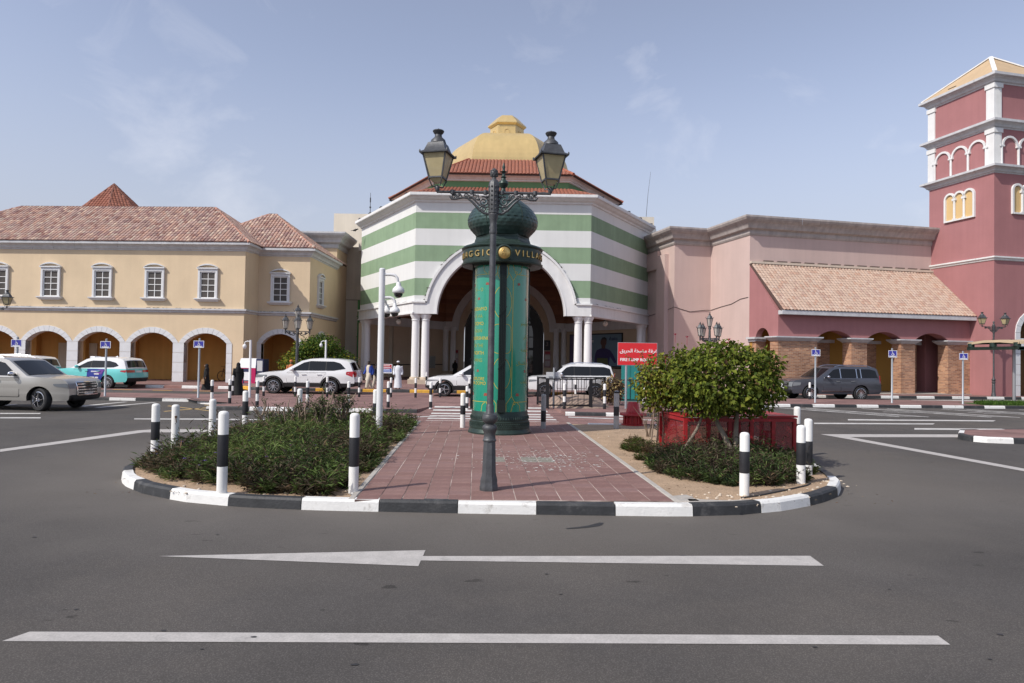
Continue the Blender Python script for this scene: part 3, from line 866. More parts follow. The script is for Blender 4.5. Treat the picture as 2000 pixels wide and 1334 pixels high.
# little octagonal tiled spire far behind the ridge
SP = thing('tiled_spire', 'small dark red tiled pyramid roof peeping over the left roof ridge', 'roof', AT(222, 398, 62))
ctr = Vector((0, 0, -1.0)); spz = AT(222, 359.5, 62).z - AT(222, 398, 62).z
for k in range(8):
    a0, a1 = R(22.5 + 45 * k), R(67.5 + 45 * k)
    rr = 2.95
    p0, p1 = (rr * math.cos(a0), rr * math.sin(a0), -1.0), (rr * math.cos(a1), rr * math.sin(a1), -1.0)
    tile_slope(SP, [p0, p1, (0, 0, spz)], None, .26, .34, BROWNT, red_tile)
    ridge_line(SP, p0, (0, 0, spz), mat('brown_ridge', (.2, .09, .065), rough=.9), .08)
q = MB(); q.lathe([(2.6, -8), (2.6, -1.05)], 8, (0, 0, 0), 0, R(22.5)); q.build('turret_wall', yel, SP)

# ------------------------------------------------------------------ beige block between, and cream roof blocks
beige = mat('beige_render', (0.50, 0.44, 0.345), rough=0.9, var=0.06, vs=.8, streak=0.1, spec=.2)
cream = mat('cream_render', (0.70, 0.64, 0.54), rough=0.9, var=0.05, vs=.8, streak=0.06, spec=.2)
BB = thing('beige_building', 'plain beige wall with pilasters and green drainpipe beside the striped entrance', 'building', (-12.6, 54.8, 0))
q = MB(); q.box(-.8, 3.0, .0, 8, .27, 10.7); q.build('wall', beige, BB)
q = MB(); q.box(.35, .95, -.22, -.002, .27, 10.7); q.build('pilaster', beige, BB)
q = MB(); q.box(1.5, 3.0, -.3, -.002, 10.2, 11.0); q.box(.2, 1.5, -.32, -.002, 10.35, 11.0); q.build('parapet', cream, BB)
q = MB(); q.box(-.8, 3.0, -.02, -.001, 6.4, 6.46); q.build('groove_strip', mat('shadow_gap', (.2, .17, .13), rough=.9), BB)  # dark strip on the wall face, a groove's shade put in as colour
green_p = mat('green_pipe', (0.06, 0.20, 0.06), rough=.5, var=.15, vs=2)
q = MB(); q.tube([(.58, -1.5, .3), (.58, -1.5, 6.3)], .09, 10)
for z in (1.0, 3.4, 5.0): q.lathe([(.16, 0), (.16, .06)], 12, (.58, -1.5, z))
tag(q.build('drainpipe', green_p, None, 40, loc=(-12.6, 54.8, 0)), 'dark green drainpipe running down beside the left porch column', 'pipe')
q = MB(); q.box(-15.1, -9.0, 57.0, 63, .2, 13.85)
tag(q.build('cream_roof_block', cream), 'cream windowless block rising behind the left end of striped entrance', 'building')
q = MB(); q.box(6.0, 11.95, 58, 64, .2, 14.2)
tag(q.build('cream_roof_block', cream), 'cream windowless block showing behind the right end of striped cornice', 'building')
ant = mat('dark_steel', (.06, .06, .065), rough=.5, metal=.6)
p = AT(723, 414, 58); q = MB(); q.tube([(0, 0, -.2), (0, 0, 1.65)], [.035, .015], 6); q.tube([(0, 0, .35), (0, 0, .45)], .08, 6); q.lathe([(.02, .8), (.05, .85), (.05, 1.2), (.02, 1.25)], 8)
tag(q.build('antenna', ant, loc=p), 'short stubby mast antenna on the left cream roof block', 'antenna')
p = AT(1262, 421, 60); q = MB(); q.tube([(0, 0, -.1), (.14, 0, 1.9), (.36, 0, 3.9)], [.022, .016, .01], 6)
tag(q.build('antenna', ant, loc=p), 'tall thin whip antenna on the right cream roof block', 'antenna')
AC = thing('rooftop_cooler', 'grey slatted cooling unit on the roof left of pink cornice', 'cooling unit', AT(1280, 470, 53))
q = MB(); q.box(-.5, .0, -.3, .3, -1, .85); q.build('casing', mat('galvanised', (.42, .42, .42), rough=.45, metal=.6, var=.1), AC)
for k in range(4):
    q = MB(); q.box(-.48, -.02, -.34, -.31, -.1 + k * .22, .02 + k * .22); q.build('slat', MATS['galvanised'], AC)
q = MB(); q.box(.05, 1.2, -.2, .4, -1, .35); q.build('duct', cream, AC)

# ------------------------------------------------------------------ striped hexagonal entrance
HX, HY, S = -0.65, 52.13, 11.0
AP_ = S * math.sqrt(3) / 2
HXB = thing('entrance_pavilion', 'hexagonal green and white striped entrance with big arch and gold dome', 'building', (HX, HY, 0))
bandw = mat('white_render', (0.69, 0.69, 0.67), rough=0.85, var=0.025, vs=1.0, streak=0.03, spec=.25)
bandg = mat('sage_green_render', (0.24, 0.335, 0.215), rough=0.85, var=0.07, vs=1.2, streak=0.08, spec=.25)
gold = mat('gold_paint', (0.66, 0.485, 0.215), rough=0.38, metal=0.35, var=0.06, vs=1.1, streak=.06)
ARC_R, ARC_C, ZC = 4.03, -0.09, 4.67
bands = [(5.36, 5.82, 0), (5.82, 6.90, 1), (6.90, 7.96, 0), (7.96, 8.98, 1), (8.98, 10.02, 0), (10.02, 11.04, 1), (11.04, 11.72, 0)]
def face_M(k):                        # k=0 front, 1 front-right, -1 front-left, 3 rear ...
    return Matrix.Rotation(R(60 * k), 4, 'Z') @ Matrix.Translation((0, -AP_, 0))
def xr(z): 
    v = 4.42 ** 2 - (z - ZC) ** 2
    return math.sqrt(v) if v > 0 else 0
for z0, z1, gi in bands:
    nm, m, y0 = ('green_band', bandg, 0.004) if gi else ('white_band', bandw, 0.0)
    q = MB()
    if xr(z0) == 0: q.box(-5.5, 5.5, y0, .5, z0, z1)
    else:
        zt = min(z1, ZC + 4.42); N = 10
        zs = [z0 + (zt - z0) * i / N for i in range(N + 1)]
        for s in (-1, 1):
            h = q if zt < z1 else MB()
            for a, b in zip(zs, zs[1:]):
                xa, xb = ARC_C + s * xr(a), ARC_C + s * xr(b)
                h.prism([(s * 5.5, a), (xa, a), (xb, b), (s * 5.5, b)], 'y', y0, .5)
            if h is not q: xf(h, face_M(0)).build(nm, m, HXB)
        if zt < z1: q.box(-5.5, 5.5, y0, .5, zt, z1)
    if q.v: xf(q, face_M(0)).build(nm, m, HXB)
    for k in (-1, 1):
        q = MB(); q.box(-5.498, 5.498, y0, .5, z0, z1); xf(q, face_M(k)).build(nm, m, HXB)
# arch ring with raised rim, and the beams
q = MB(); n = 40
def annulus(q, r0, r1, ya, yb, a0=0, a1=math.pi):
    for i in range(n):
        t0, t1 = a0 + (a1 - a0) * i / n, a0 + (a1 - a0) * (i + 1) / n
        pp = [(ARC_C + r * math.cos(t), ZC + r * math.sin(t)) for r, t in ((r0, t0), (r1, t0), (r1, t1), (r0, t1))]
        q.prism(pp, 'y', ya, yb)
annulus(q, ARC_R, 4.66, -.10, .62); annulus(q, 4.66, 4.80, -.20, .40, .165, math.pi - .165); annulus(q, ARC_R - .05, ARC_R + .07, -.13, .64)
xf(q, face_M(0)).build('arch_ring', trim_w, HXB)
for s in (-1, 1):
    q = MB(); q.box(*sorted((s * 5.56, ARC_C + s * ARC_R)), -.096, .55, ZC, 5.36); xf(q, face_M(0)).build('beam', trim_w, HXB)
    q = MB(); q.box(*sorted((s * 5.62, ARC_C + s * 4.70)), -.19, .3, 5.355, 5.46); xf(q, face_M(0)).build('moulding', trim_w, HXB)
    q = MB(); q.box(-5.55, 5.55, -.095, .55, ZC, 5.36); xf(q, face_M(s)).build('beam', trim_w, HXB)
    q = MB(); q.box(-5.6, 5.6, -.185, .3, 5.357, 5.458); xf(q, face_M(s)).build('moulding', trim_w, HXB)
    q = MB(); q.box(-5.6, 5.6, -.15, .3, 4.66, 4.76); xf(q, face_M(s)).build('moulding', trim_w, HXB)
hexl = lambda s, rot=0: [(s * math.cos(R(240 + 60 * i + rot)), s * math.sin(R(240 + 60 * i + rot))) for i in range(6)]
half = lambda s: [hexl(s)[i] for i in (5, 0, 1, 2)]
cornice(HXB, half(11.0), [(.02, 11.66), (.10, 11.70), (.12, 11.78), (.30, 11.86), (.42, 11.98), (.52, 12.0), (.54, 12.04), (.54, 12.2)], trim_w, 1.83)
# dark spotlights along the cornice
for k in (-1, 0, 1):
    for j in range(5):
        if k == 0 and j not in (1, 3): continue
        q = MB(); x = (j - 2) * 2.4
        q.obox((x - .14, -.40, 12.24), (x + .14, -.40, 12.28), .16, .12); q.box(x - .03, x + .03, -.40, -.36, 12.15, 12.22)
        xf(q, face_M(k)).build('spotlight', ant, HXB)
# bird spikes and blown debris lying along the ledges
db = MB(); g_ = np.random.default_rng(9)
def lump(q, p, s):
    a = g_.uniform(0, 6.3); q.lathe([(s * .9, 0), (s, s * .35), (s * .5, s * .75), (.002, s * .8)], 5, p, 0, a, g_.uniform(1.0, 2.6))
for k in range(260):
    t_ = g_.uniform(.14, math.pi - .14); r_ = 4.805; x, z = ARC_C + r_ * math.cos(t_), ZC + r_ * math.sin(t_)
    if z < 5.5 or math.sin(t_ * 9) < -.2: continue
    p_ = face_M(0) @ Vector((x, -.12 + g_.uniform(-.05, .05), z - .02)); lump(db, p_, g_.uniform(.025, .06))
for k, x0, x1 in ((-1, -1.0, 5.0), (1, -5.2, -.6)):
    for j in range(70):
        x = g_.uniform(x0, x1)
        if math.sin(x * 5) < -.3: continue
        lump(db, face_M(k) @ Vector((x, -.10 + g_.uniform(-.05, .05), 5.455)), g_.uniform(.02, .05))
stuff(db.build('ledge_debris', mat('dark_debris', (.06, .05, .045), rough=.95), HXB))
db = MB()
for j in range(230):
    x = g_.uniform(-22, -.2)
    if math.sin(x * 2.1 + math.sin(x * 5)) < .05: continue
    lump(db, ML @ Vector((x, -.12 + g_.uniform(-.05, .05), 4.775)), g_.uniform(.02, .05))
for j in range(26): lump(db, MR @ Vector((g_.uniform(.2, 2.2), -.12, 4.775)), g_.uniform(.02, .045))
stuff(db.build('ledge_debris', MATS['dark_debris'], LB))
# flat roof, low tiled skirt, drum, upper tiled roof
def hexring(q, s0, z0, s1, z1):
    a, b = hexl(s0), hexl(s1)
    for i in range(6):
        j = (i + 1) % 6
        q.quad((*a[i], z0), (*a[j], z0), (*b[j], z1), (*b[i], z1))
q = MB(); q.add([(*p, 12.1) for p in hexl(11.2)], [(0, 1, 2, 3, 4, 5)]); q.build('flat_roof', trim_g, HXB)
def hexroof(s0, z0, s1, z1, tones, cw=.24, rh=.34, faces=(5, 0, 1)):
    a, b = hexl(s0), hexl(s1)
    for i in faces:
        j = (i + 1) % 6
        tile_slope(HXB, [(*a[i], z0), (*a[j], z0), (*b[j], z1), (*b[i], z1)], None, cw, rh, tones, red_tile, hgt=.07)
hexroof(11.25, 12.24, 8.42, 13.16, TERRA)
q = MB(); hexring(q, 8.42, 12.2, 8.42, 13.7); q.build('drum_wall', mat('mid_green_render', (0.13, 0.26, 0.12), rough=.85, var=.06, vs=1), HXB)
cornice(HXB, half(8.42), big_prof(13.62, 14.0, .40), trim_w, 1.5)
hexroof(8.95, 14.02, 5.15, 15.86, TERRA)
q = MB(); hexring(q, 9.0, 13.9, 5.15, 15.8); q.build('roof', roof_under, HXB)
for i in (5, 0, 1, 2):
    ridge_line(HXB, (*hexl(9.0)[i], 14.06), (*hexl(5.15)[i], 15.9), mat('terra_ridge', (.36, .12, .07), rough=.8), .10)
prof = []
for i in range(13):
    t = i / 12 * math.pi / 2
    prof.append((2.35 + (4.78 - 2.35) * math.cos(t) ** .9, 15.86 + 2.62 * math.sin(t)))
q = MB()
for (s0, z0), (s1, z1) in zip(prof, prof[1:]): hexring(q, s0, z0, s1, z1)
q.add([(*p, prof[-1][1]) for p in hexl(prof[-1][0])], [(0, 1, 2, 3, 4, 5)])
q.build('gold_dome', gold, HXB, smooth=30)
LN = MB(); hexring(LN, 1.29, 18.4, 1.29, 19.62); LN = LN.build('lantern', gold, HXB)
q = MB()
for a, z0, b_, z1 in ((1.32, 19.55, 1.48, 19.68), (1.48, 19.68, 1.48, 19.76), (1.48, 19.76, 1.0, 20.2), (1.0, 20.2, .75, 20.42)): hexring(q, a, z0, b_, z1)
q.add([(*p, 20.42) for p in hexl(.75)], [(0, 1, 2, 3, 4, 5)]); q.build('lantern_roof', gold, LN)
for k in (-1, 0, 1):
    c = arch_curve(0, .16, 19.05, .16, 8); q = MB()
    ap = 1.29 * math.sqrt(3) / 2
    co = arch_curve(0, .21, 19.05, .21, 8)
    for i in range(8): q.prism([c[i], c[i + 1], co[i + 1], co[i]], 'y', -ap - .03, -ap + .05)
    q.box(-.21, -.16, -ap - .03, -ap + .05, 18.7, 19.05); q.box(.16, .21, -ap - .03, -ap + .05, 18.7, 19.05)
    xf(q, Matrix.Rotation(R(60 * k), 4, 'Z')).build('blind_arch', gold, LN)
# columns
col_w = mat('white_column', (0.76, 0.75, 0.735), rough=.6, var=.03, vs=2, streak=.04)
plinth_m = mat('beige_plinth', (0.50, 0.41, 0.31), rough=.85, var=.08, vs=3)
q = MB(); zb, zt = .72, ZC
q.lathe([(.25, zb), (.255, zb + 1.2), (.235, zt - .42), (.27, zt - .41), (.27, zt - .36), (.245, zt - .35), (.25, zt - .28), (.28, zt - .27), (.30, zt - .2), (.36, zt - .1), (.36, zt)], 20)
col_me = q.mesh('column', col_w, 35)
q = MB(); q.lathe([(.34, zb - .14), (.34, zb - .06), (.30, zb)], 16); q.cbox(-.40, .40, -.40, .40, .275, zb - .14, .02); pl_me = q.mesh('plinth', plinth_m, 35)
cx = []
for s in (-1, 1):
    for x in (5.42, 4.80): cx.append((s * x, -AP_ + .32))
    cx.append((s * 10.55, -.3)); cx.append((s * 10.25, -.85))
    for x in (5.3, 4.62): cx.append((s * x, AP_ - .45))
for x, y in cx:
    c = put('column', col_me, HXB, (x, y, 0)); put('plinth', pl_me, c)
# porch inside: beige walls, white beam, brown boarding, inner arch and glazed doors
wallin = mat('porch_beige', (0.60, 0.48, 0.345), rough=.85, var=.05, vs=.8)
board_m = [mat('brown_board_%d' % i, c, rough=.6, var=.1, vs=2) for i, c in enumerate(((.30, .135, .07), (.25, .11, .06), (.33, .15, .08)))]
def rear_M(k): return Matrix.Rotation(R(60 * k), 4, 'Z') @ Matrix.Translation((0, AP_, 0))      # local y<0 is inside the porch
for k in (2, 4):
    q = MB(); q.box(-5.5, 5.5, -.2, .1, .275, 4.5); xf(q, rear_M(-1 if k == 2 else 1)).build('porch_wall', wallin, HXB)
for k in (-1, 0, 1):
    z = 5.1; i = 0
    while z < 9.6:
        h = .42; q = MB()
        if k == 0:
            for s in (-1, 1):
                N = 4; q = MB()
                for a in range(N):
                    za, zb2 = z + (h - .025) * a / N, z + (h - .025) * (a + 1) / N
                    ra = lambda zz: math.sqrt(max(0, 4.45 ** 2 - max(0, zz - 4.4) ** 2))
                    xa, xb = ra(za), ra(zb2)
                    if xa >= 5.5: continue
                    q.prism([(s * 5.5, za), (ARC_C + s * xa, za), (ARC_C + s * xb, zb2), (s * 5.5, zb2)], 'y', -.30 + .02 * (i % 2), -.2)
                if q.v: xf(q, rear_M(k)).build('board', board_m[i % 3], HXB)
        else:
            q.box(-5.5, 5.5, -.30 + .02 * (i % 2), -.2, z, z + h - .025)
            xf(q, rear_M(k)).build('board', board_m[i % 3], HXB)
        z += h; i += 1
    q = MB()
    if k == 0:
        for s in (-1, 1): q.box(*sorted((s * 5.5, ARC_C + s * 4.1)), -.55, -.1, 4.35, 5.15)
    else: q.box(-5.5, 5.5, -.45, -.1, 4.4, 5.1)
    xf(q, rear_M(k)).build('beam', trim_w, HXB)
    if k == 0:
        q = MB(); oldz = ZC; ZC = 4.4; annulus(q, 4.10, 4.72, -.5, .1); ZC = oldz; xf(q, rear_M(0)).build('arch_ring', trim_w, HXB)
q = MB(); q.add([(*p, 9.6) for p in hexl(10.6)], [(5, 4, 3, 2, 1, 0)]); q.build('porch_ceiling', board_m[1], HXB)
q = MB(); q.box(-5.4, -3.72, .1, .5, .275, 9.0); q.box(3.54, 5.4, .1, .5, .275, 9.0)
cv = arch_curve(ARC_C, 3.63, 4.1, 3.63, 20)
for a, b_ in zip(cv, cv[1:]): q.prism([(a[0], a[1]), (b_[0], b_[1]), (b_[0], 9.0), (a[0], 9.0)], 'y', .1, .5)
xf(q, rear_M(0)).build('entrance_wall', wallin, HXB)
glass_d = mat('dark_glass', (0.025, 0.028, 0.03), rough=.06, spec=.9, coat=.6)
q = MB(); q.box(-3.75, 3.58, 1.9, 1.95, .275, 8.0); gz = xf(q, rear_M(0)).build('entrance_glazing', glass_d, HXB)
fr_k = mat('black_frame', (.015, .015, .016), rough=.4)
for x0, x1, z0, z1 in ((-3.7, 3.5, 5.0, 5.2), (-3.7, 3.5, 2.7, 2.95), (-2.2, -2.08, .3, 7.8), (1.9, 2.02, .3, 7.8), (-.75, -.65, .3, 7.9), (.5, .6, .3, 7.9), (-3.0, -2.9, .3, 7.5), (2.7, 2.8, .3, 7.5), (-3.7, 3.5, 3.9, 3.98)):
    q = MB(); q.box(x0, x1, 1.83, 1.9, z0, z1); xf(q, rear_M(0)).build('mullion', fr_k, gz)
q = MB(); co = arch_curve(ARC_C, 3.6, 4.1, 3.6, 20); ci = arch_curve(ARC_C, 2.7, 4.1, 2.7, 20)
for i in range(20): q.prism([ci[i], ci[i + 1], co[i + 1], co[i]], 'y', 1.75, 1.82)
q.box(ARC_C - 3.6, ARC_C - 2.7, 1.75, 1.82, .3, 4.1); q.box(ARC_C + 2.7, ARC_C + 3.6, 1.75, 1.82, .3, 4.1)
xf(q, rear_M(0)).build('entrance_reveal', fr_k, HXB)
# skirting line of the porch walls
for k in (-1, 1):
    q = MB(); q.box(-5.4, 5.4, -.235, -.202, 1.25, 1.32); xf(q, rear_M(k)).build('dado_rail', fr_k, HXB)
q = MB()
for k in (-1, 0, 1):
    b0, b1 = (-5.5, 5.5)
    if k == 0:
        q2 = arcade(-5.5, 5.5, 4.5, 9.7, [(ARC_C, 4.3, 4.5, 4.2)], -.19, .1); q.v, n0 = q.v, len(q.v); xf(q2, rear_M(0)); q.add(q2.v, q2.f)
    else:
        q2 = MB(); q2.box(-5.5, 5.5, -.19, -.1, 4.4, 9.7); xf(q2, rear_M(k)); q.add(q2.v, q2.f)
q.build('board_backing', board_m[1], HXB)
# hanging globes under the side beams
globe = mat('globe_glass', (.55, .52, .46), rough=.15, spec=.6)
for u, v, lab in ((779, 628, 'round globe lamp hanging under the left porch beam'), (1182, 632, 'round globe lamp hanging under the right porch beam')):
    p = AT(u, v, 46.8)
    t = thing('globe_lamp', lab, 'lamp', p, 0, 'globe lamps under the porch')
    q = MB(); q.lathe([(.02, -.2), (.13, -.15), (.19, -.03), (.17, .1), (.08, .17)], 14); q.build('globe', globe, t, 60)
    q = MB(); q.lathe([(.10, .17), (.12, .2), (.10, .36), (.03, .40), (.03, ZC - p.z + .02)], 10); q.build('cap', fr_k, t, 40)

# ------------------------------------------------------------------ pink building with brick arcade, and its tower
AY = R(13)
PB = thing('pink_building', 'pink building with brick arcade, pale tiled lean-to roof and heavy cornice', 'building', (15.83, 40.6, 0), AY)
pinkl = mat('light_pink_render', (0.565, 0.43, 0.39), rough=.9, var=.045, vs=.5, streak=.04, fine=.03, fs=30, bump=.1, bs=25, spec=.2)
pinkd = mat('dark_pink_render', (0.37, 0.172, 0.172), rough=.9, var=.06, vs=.6, streak=.05, fine=.03, fs=30, bump=.1, bs=25, spec=.2)
brick = brick_mat('orange_brick', (0.52, 0.275, 0.155), (0.27, 0.125, 0.075), (0.44, 0.34, 0.26), .30, .09, True, msize=.010)
brick_d = brick
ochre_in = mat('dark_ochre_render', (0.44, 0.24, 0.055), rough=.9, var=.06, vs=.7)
I4 = Matrix.Identity(4)
A_ops = [(3.885, 1.195, 3.57, .42), (7.44, 1.24, 3.57, .42), (10.96, 1.24, 3.57, .42)]
q = arcade(0, 13.9, 3.57, 5.0, [(a, b, c, d) for a, b, c, d in A_ops], 0, .75)
q.v = [v for v in q.v]
q.build('arcade_wall', pinkd, PB)
piers = [(0, 2.69), (5.08, 6.2), (8.68, 9.72), (12.2, 13.9)]
for i, (a, b_) in enumerate(piers):
    q = MB(); q.box(a, b_, .03, .80, .15, 3.32); q.build('brick_pier', brick, PB)
    q = MB(); q.add([(a - .26, -.22, 3.57), (b_ + .26, -.22, 3.57), (b_ + .26, 1.0, 3.57), (a - .26, 1.0, 3.57), (a - .26, -.22, 3.50), (b_ + .26, -.22, 3.50), (b_ + .26, 1.0, 3.50), (a - .26, 1.0, 3.50),
                     (a - .02, .01, 3.30), (b_ + .02, .01, 3.30), (b_ + .02, .82, 3.30), (a - .02, .82, 3.30)],
                    [(0, 1, 2, 3), (0, 4, 5, 1), (1, 5, 6, 2), (2, 6, 7, 3), (3, 7, 4, 0), (4, 8, 9, 5), (5, 9, 10, 6), (6, 10, 11, 7), (7, 11, 8, 4), (8, 11, 10, 9)])
    q.build('pier_cap', trim_g, PB)
# left end of the arcade with its narrow arch
ME = Matrix.Translation((0, 3.07, 0)) @ Matrix.Rotation(R(-90), 4, 'Z')
q = MB()
cv = arch_curve(1.45, .72, 3.57, .55, 12)
xs = [0, .73] ; 
q = arcade(0, 3.065, 3.57, 4.98, [(1.45, .72, 3.57, .55)], .002, .4)
q.add([(0, .002, 4.98), (3.06, .002, 4.98), (0, .002, 8.25), (0, .4, 4.98), (3.06, .4, 4.98), (0, .4, 8.25)], [(0, 1, 2), (5, 4, 3), (0, 2, 5, 3), (1, 4, 5, 2)])
xf(q, ME).build('end_wall', pinkd, PB)
q = MB(); q.box(0, .73, .03, .7, .15, 3.32); xf(q, ME).build('brick_pier', brick, PB)
q = MB(); q.box(-.05, .95, -.2, .7, 3.45, 3.57); q.box(0, .8, -.08, .7, 3.3, 3.45); xf(q, ME).build('pier_cap', trim_g, PB)
# back of the arcade: ochre wall, dark brick responds
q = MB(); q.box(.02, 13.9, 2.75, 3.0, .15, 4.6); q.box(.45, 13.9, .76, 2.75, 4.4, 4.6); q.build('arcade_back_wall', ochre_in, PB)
for a, b_ in ((4.15, 5.25), (7.75, 8.75), (11.4, 11.9)):
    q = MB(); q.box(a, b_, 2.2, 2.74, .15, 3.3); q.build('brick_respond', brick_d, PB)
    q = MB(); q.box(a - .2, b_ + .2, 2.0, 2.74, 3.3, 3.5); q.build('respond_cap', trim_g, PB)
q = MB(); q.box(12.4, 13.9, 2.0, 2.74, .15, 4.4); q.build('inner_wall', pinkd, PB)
q = MB(); q.box(.0, 13.9, -.1, 3.0, .15, .19); q.build('arcade_step', concrete, PB)
# lean-to roof
tile_slope(PB, [(-.05, -.42, 5.12), (14.15, -.42, 5.12), (13.9, 3.05, 8.30), (0.0, 3.05, 8.30)], None, .235, .26, PALE, roof_tile, hgt=.07, jit=.003)
q = MB(); q.add([(-.04, -.46, 4.86), (14.1, -.46, 4.86), (14.1, -.05, 4.86), (-.04, -.05, 4.86), (-.04, -.46, 5.10), (14.1, -.46, 5.10), (14.1, -.05, 5.10), (-.04, -.05, 5.10)], [(0, 3, 2, 1), (4, 5, 6, 7), (0, 1, 5, 4), (1, 2, 6, 5), (2, 3, 7, 6), (3, 0, 4, 7)])
q.build('gutter', trim_g, PB)
q = MB(); q.box(0, 13.9, 2.86, 3.06, 8.30, 8.44); q.build('roof_flashing', mat('cream_flashing', (.62, .52, .42), rough=.8, var=.1, vs=2), PB)
q = MB()
for k in range(13):
    q.box(.9 + k * 1.0, 1.62 + k * 1.0, 2.9, 2.98, 8.46, 8.53)
q.build('flashing_cap', mat('weathered_brown', (.16, .12, .1), rough=.9), PB)
q = MB(); q.obox((14.0, 3.0, 8.36), (14.22, -.45, 5.2), .22, .09); q.build('verge_strip', MATS['cream_flashing'], PB)
# main pink wall with returns and cornice
q = MB()
q.box(.005, 13.9, 3.07, 3.5, .15, 11.0); q.box(.005, .4, 3.5, 7.97, .15, 11.0); q.box(-2.8, .005, 7.97, 8.4, .15, 11.0)
q.box(-2.8, -2.4, 8.4, 17.5, .15, 11.0)
q.build('wall', pinkl, PB)
q = MB(); q.box(-3.1, -2.802, 8.9, 10.3, .15, 9.6); q.build('pilaster', pinkl, PB)
q = MB(); q.box(-3.0, -2.802, 10.3, 17.5, 8.7, 10.0); q.build('lintel', pinkl, PB)
cornice(PB, [(-2.8, 17.5), (-2.8, 7.97), (.005, 7.97), (.005, 3.07), (14.0, 3.07)], big_prof(10.13, 11.28, .72), trim_b, 1.30)
cable = MB(); cable.tube([(-2.82, 15, 5.1), (-2.82, 9, 5.6), (-2.82, 7.95, 5.75), (-1.6, 7.95, 5.45), (-.4, 7.94, 5.6), (-.02, 7.9, 5.6), (-.015, 6.5, 5.75), (-.015, 5.2, 5.85), (-.015, 4.1, 6.1), (-.015, 3.2, 6.15)], .018, 5)
tag(cable.build('wall_cable', fr_k, loc=(15.83, 40.6, 0), rotz=AY), 'thin dark cable drooping across the pale pink wall', 'cable')

TW = thing('pink_tower', 'tall dark pink square tower with white cornices and tan pyramid roof', 'tower', (29.74, 42.1, 0), AY)
q = arcade(0, 4.9, .15, 8.55, [(2.45 + .55, 1.05, 4.1, 1.05)], 0, .4)
q.box(0, .4, .4, 4.9, .15, 8.55); q.box(4.5, 4.9, .4, 4.9, .15, 8.55); q.box(.4, 4.5, 4.5, 4.9, .15, 8.55)
q.box(0, 4.9, 0, 4.9, 8.55, 20.0); q.build('wall', pinkd, TW)
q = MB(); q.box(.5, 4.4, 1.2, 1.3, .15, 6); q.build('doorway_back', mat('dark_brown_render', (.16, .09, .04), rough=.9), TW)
voussoirs(TW, 3.0, 1.05, 4.1, 1.05, .36, .15, I4, stone_w, 9, -.06, .3)
q = MB(); q.box(1.96, 4.04, -.05, .2, 3.2, 3.75); q.build('door_beam', stone_w, TW)
sq = [(0, 4.9), (0, 0), (4.9, 0), (4.9, 4.9)]
for z0, z1, o in ((8.55, 8.8, .16), (14.0, 14.47, .42), (16.78, 17.3, .42), (19.6, 20.15, .48)):
    cornice(TW, sq, cove_prof(z0, z1, o) if o > .2 else small_prof(z0, z1, o), trim_g if o > .2 else trim_w, 1.2, closed=True)
for zb, zt in ((14.47, 16.78), (17.3, 19.6)):
    for x, y in ((0, 0), (0, 4.9), (4.9, 0)):
        q = MB(); s = .5
        q.box(x - .07 if x < 1 else x - s, x + s if x < 1 else x + .07, y - .07 if y < 1 else y - s, y + s if y < 1 else y + .07, zb, zt - .28)
        q.box((x - .07 if x < 1 else x - s) - .06, (x + s if x < 1 else x + .07) + .06, (y - .07 if y < 1 else y - s) - .06, (y + s if y < 1 else y + .07) + .06, zt - .28, zt)
        if x < 1 and y < 1:
            for f in range(5): q.box(.06 + f * .09, .10 + f * .09, -.085, -.07, zb + .05, zt - .3)
        q.build('pilaster', trim_w, TW)
MLF = Matrix.Rotation(R(-90), 4, 'Z') @ Matrix.Translation((-4.9, 0, 0))          # left face: local x from the back corner to the front corner
for M_ in (I4, MLF):
    for j in range(3):
        xc = 1.15 + j * 1.3; q = MB()
        ci, co = arch_curve(xc, .50, 15.75, .50, 10), arch_curve(xc, .63, 15.75, .63, 10)
        for i in range(10): q.prism([ci[i], ci[i + 1], co[i + 1], co[i]], 'y', -.10, .01)
        xf(q, M_).build('blind_arch', trim_w, TW)
    for j in range(4):
        xc = .5 + j * 1.3; q = MB()
        q.tube([(xc, -.06, 14.4), (xc, -.06, 15.65)], .075, 8); q.box(xc - .17, xc + .17, -.14, .0, 15.65, 15.75); xf(q, M_).build('colonnette', trim_w, TW)
    # triple window
    w0 = 1.36; q = MB(); q.box(w0 + .02, w0 + 2.16, -.012, .0, 11.55, 13.25); tw = xf(q, M_).build('triple_window', mat('cream_yellow_panel', (.62, .43, .20), rough=.8), TW)
    q = MB()
    for j in range(3):
        xc = w0 + .36 + j * .73; ci, co = arch_curve(xc, .30, 13.0, .30, 10), arch_curve(xc, .43, 13.0, .43, 10)
        for i in range(10): q.prism([ci[i], ci[i + 1], co[i + 1], co[i]], 'y', -.12, .01)
    q.box(w0 - .07, w0 + .06, -.12, .01, 11.5, 13.0); q.box(w0 + 2.12, w0 + 2.25, -.12, .01, 11.5, 13.0)
    q.box(w0 + .06, w0 + 2.12, -.13, .01, 11.5, 11.6); xf(q, M_).build('frame', trim_w, tw)
    for j in range(2):
        xc = w0 + .725 + j * .73; q = MB(); q.tube([(xc, -.07, 11.6), (xc, -.07, 12.85)], .075, 8); q.box(xc - .14, xc + .14, -.15, 0, 12.85, 12.99); q.box(xc - .12, xc + .12, -.13, 0, 11.6, 11.68)
        xf(q, M_).build('colonnette', trim_w, tw)
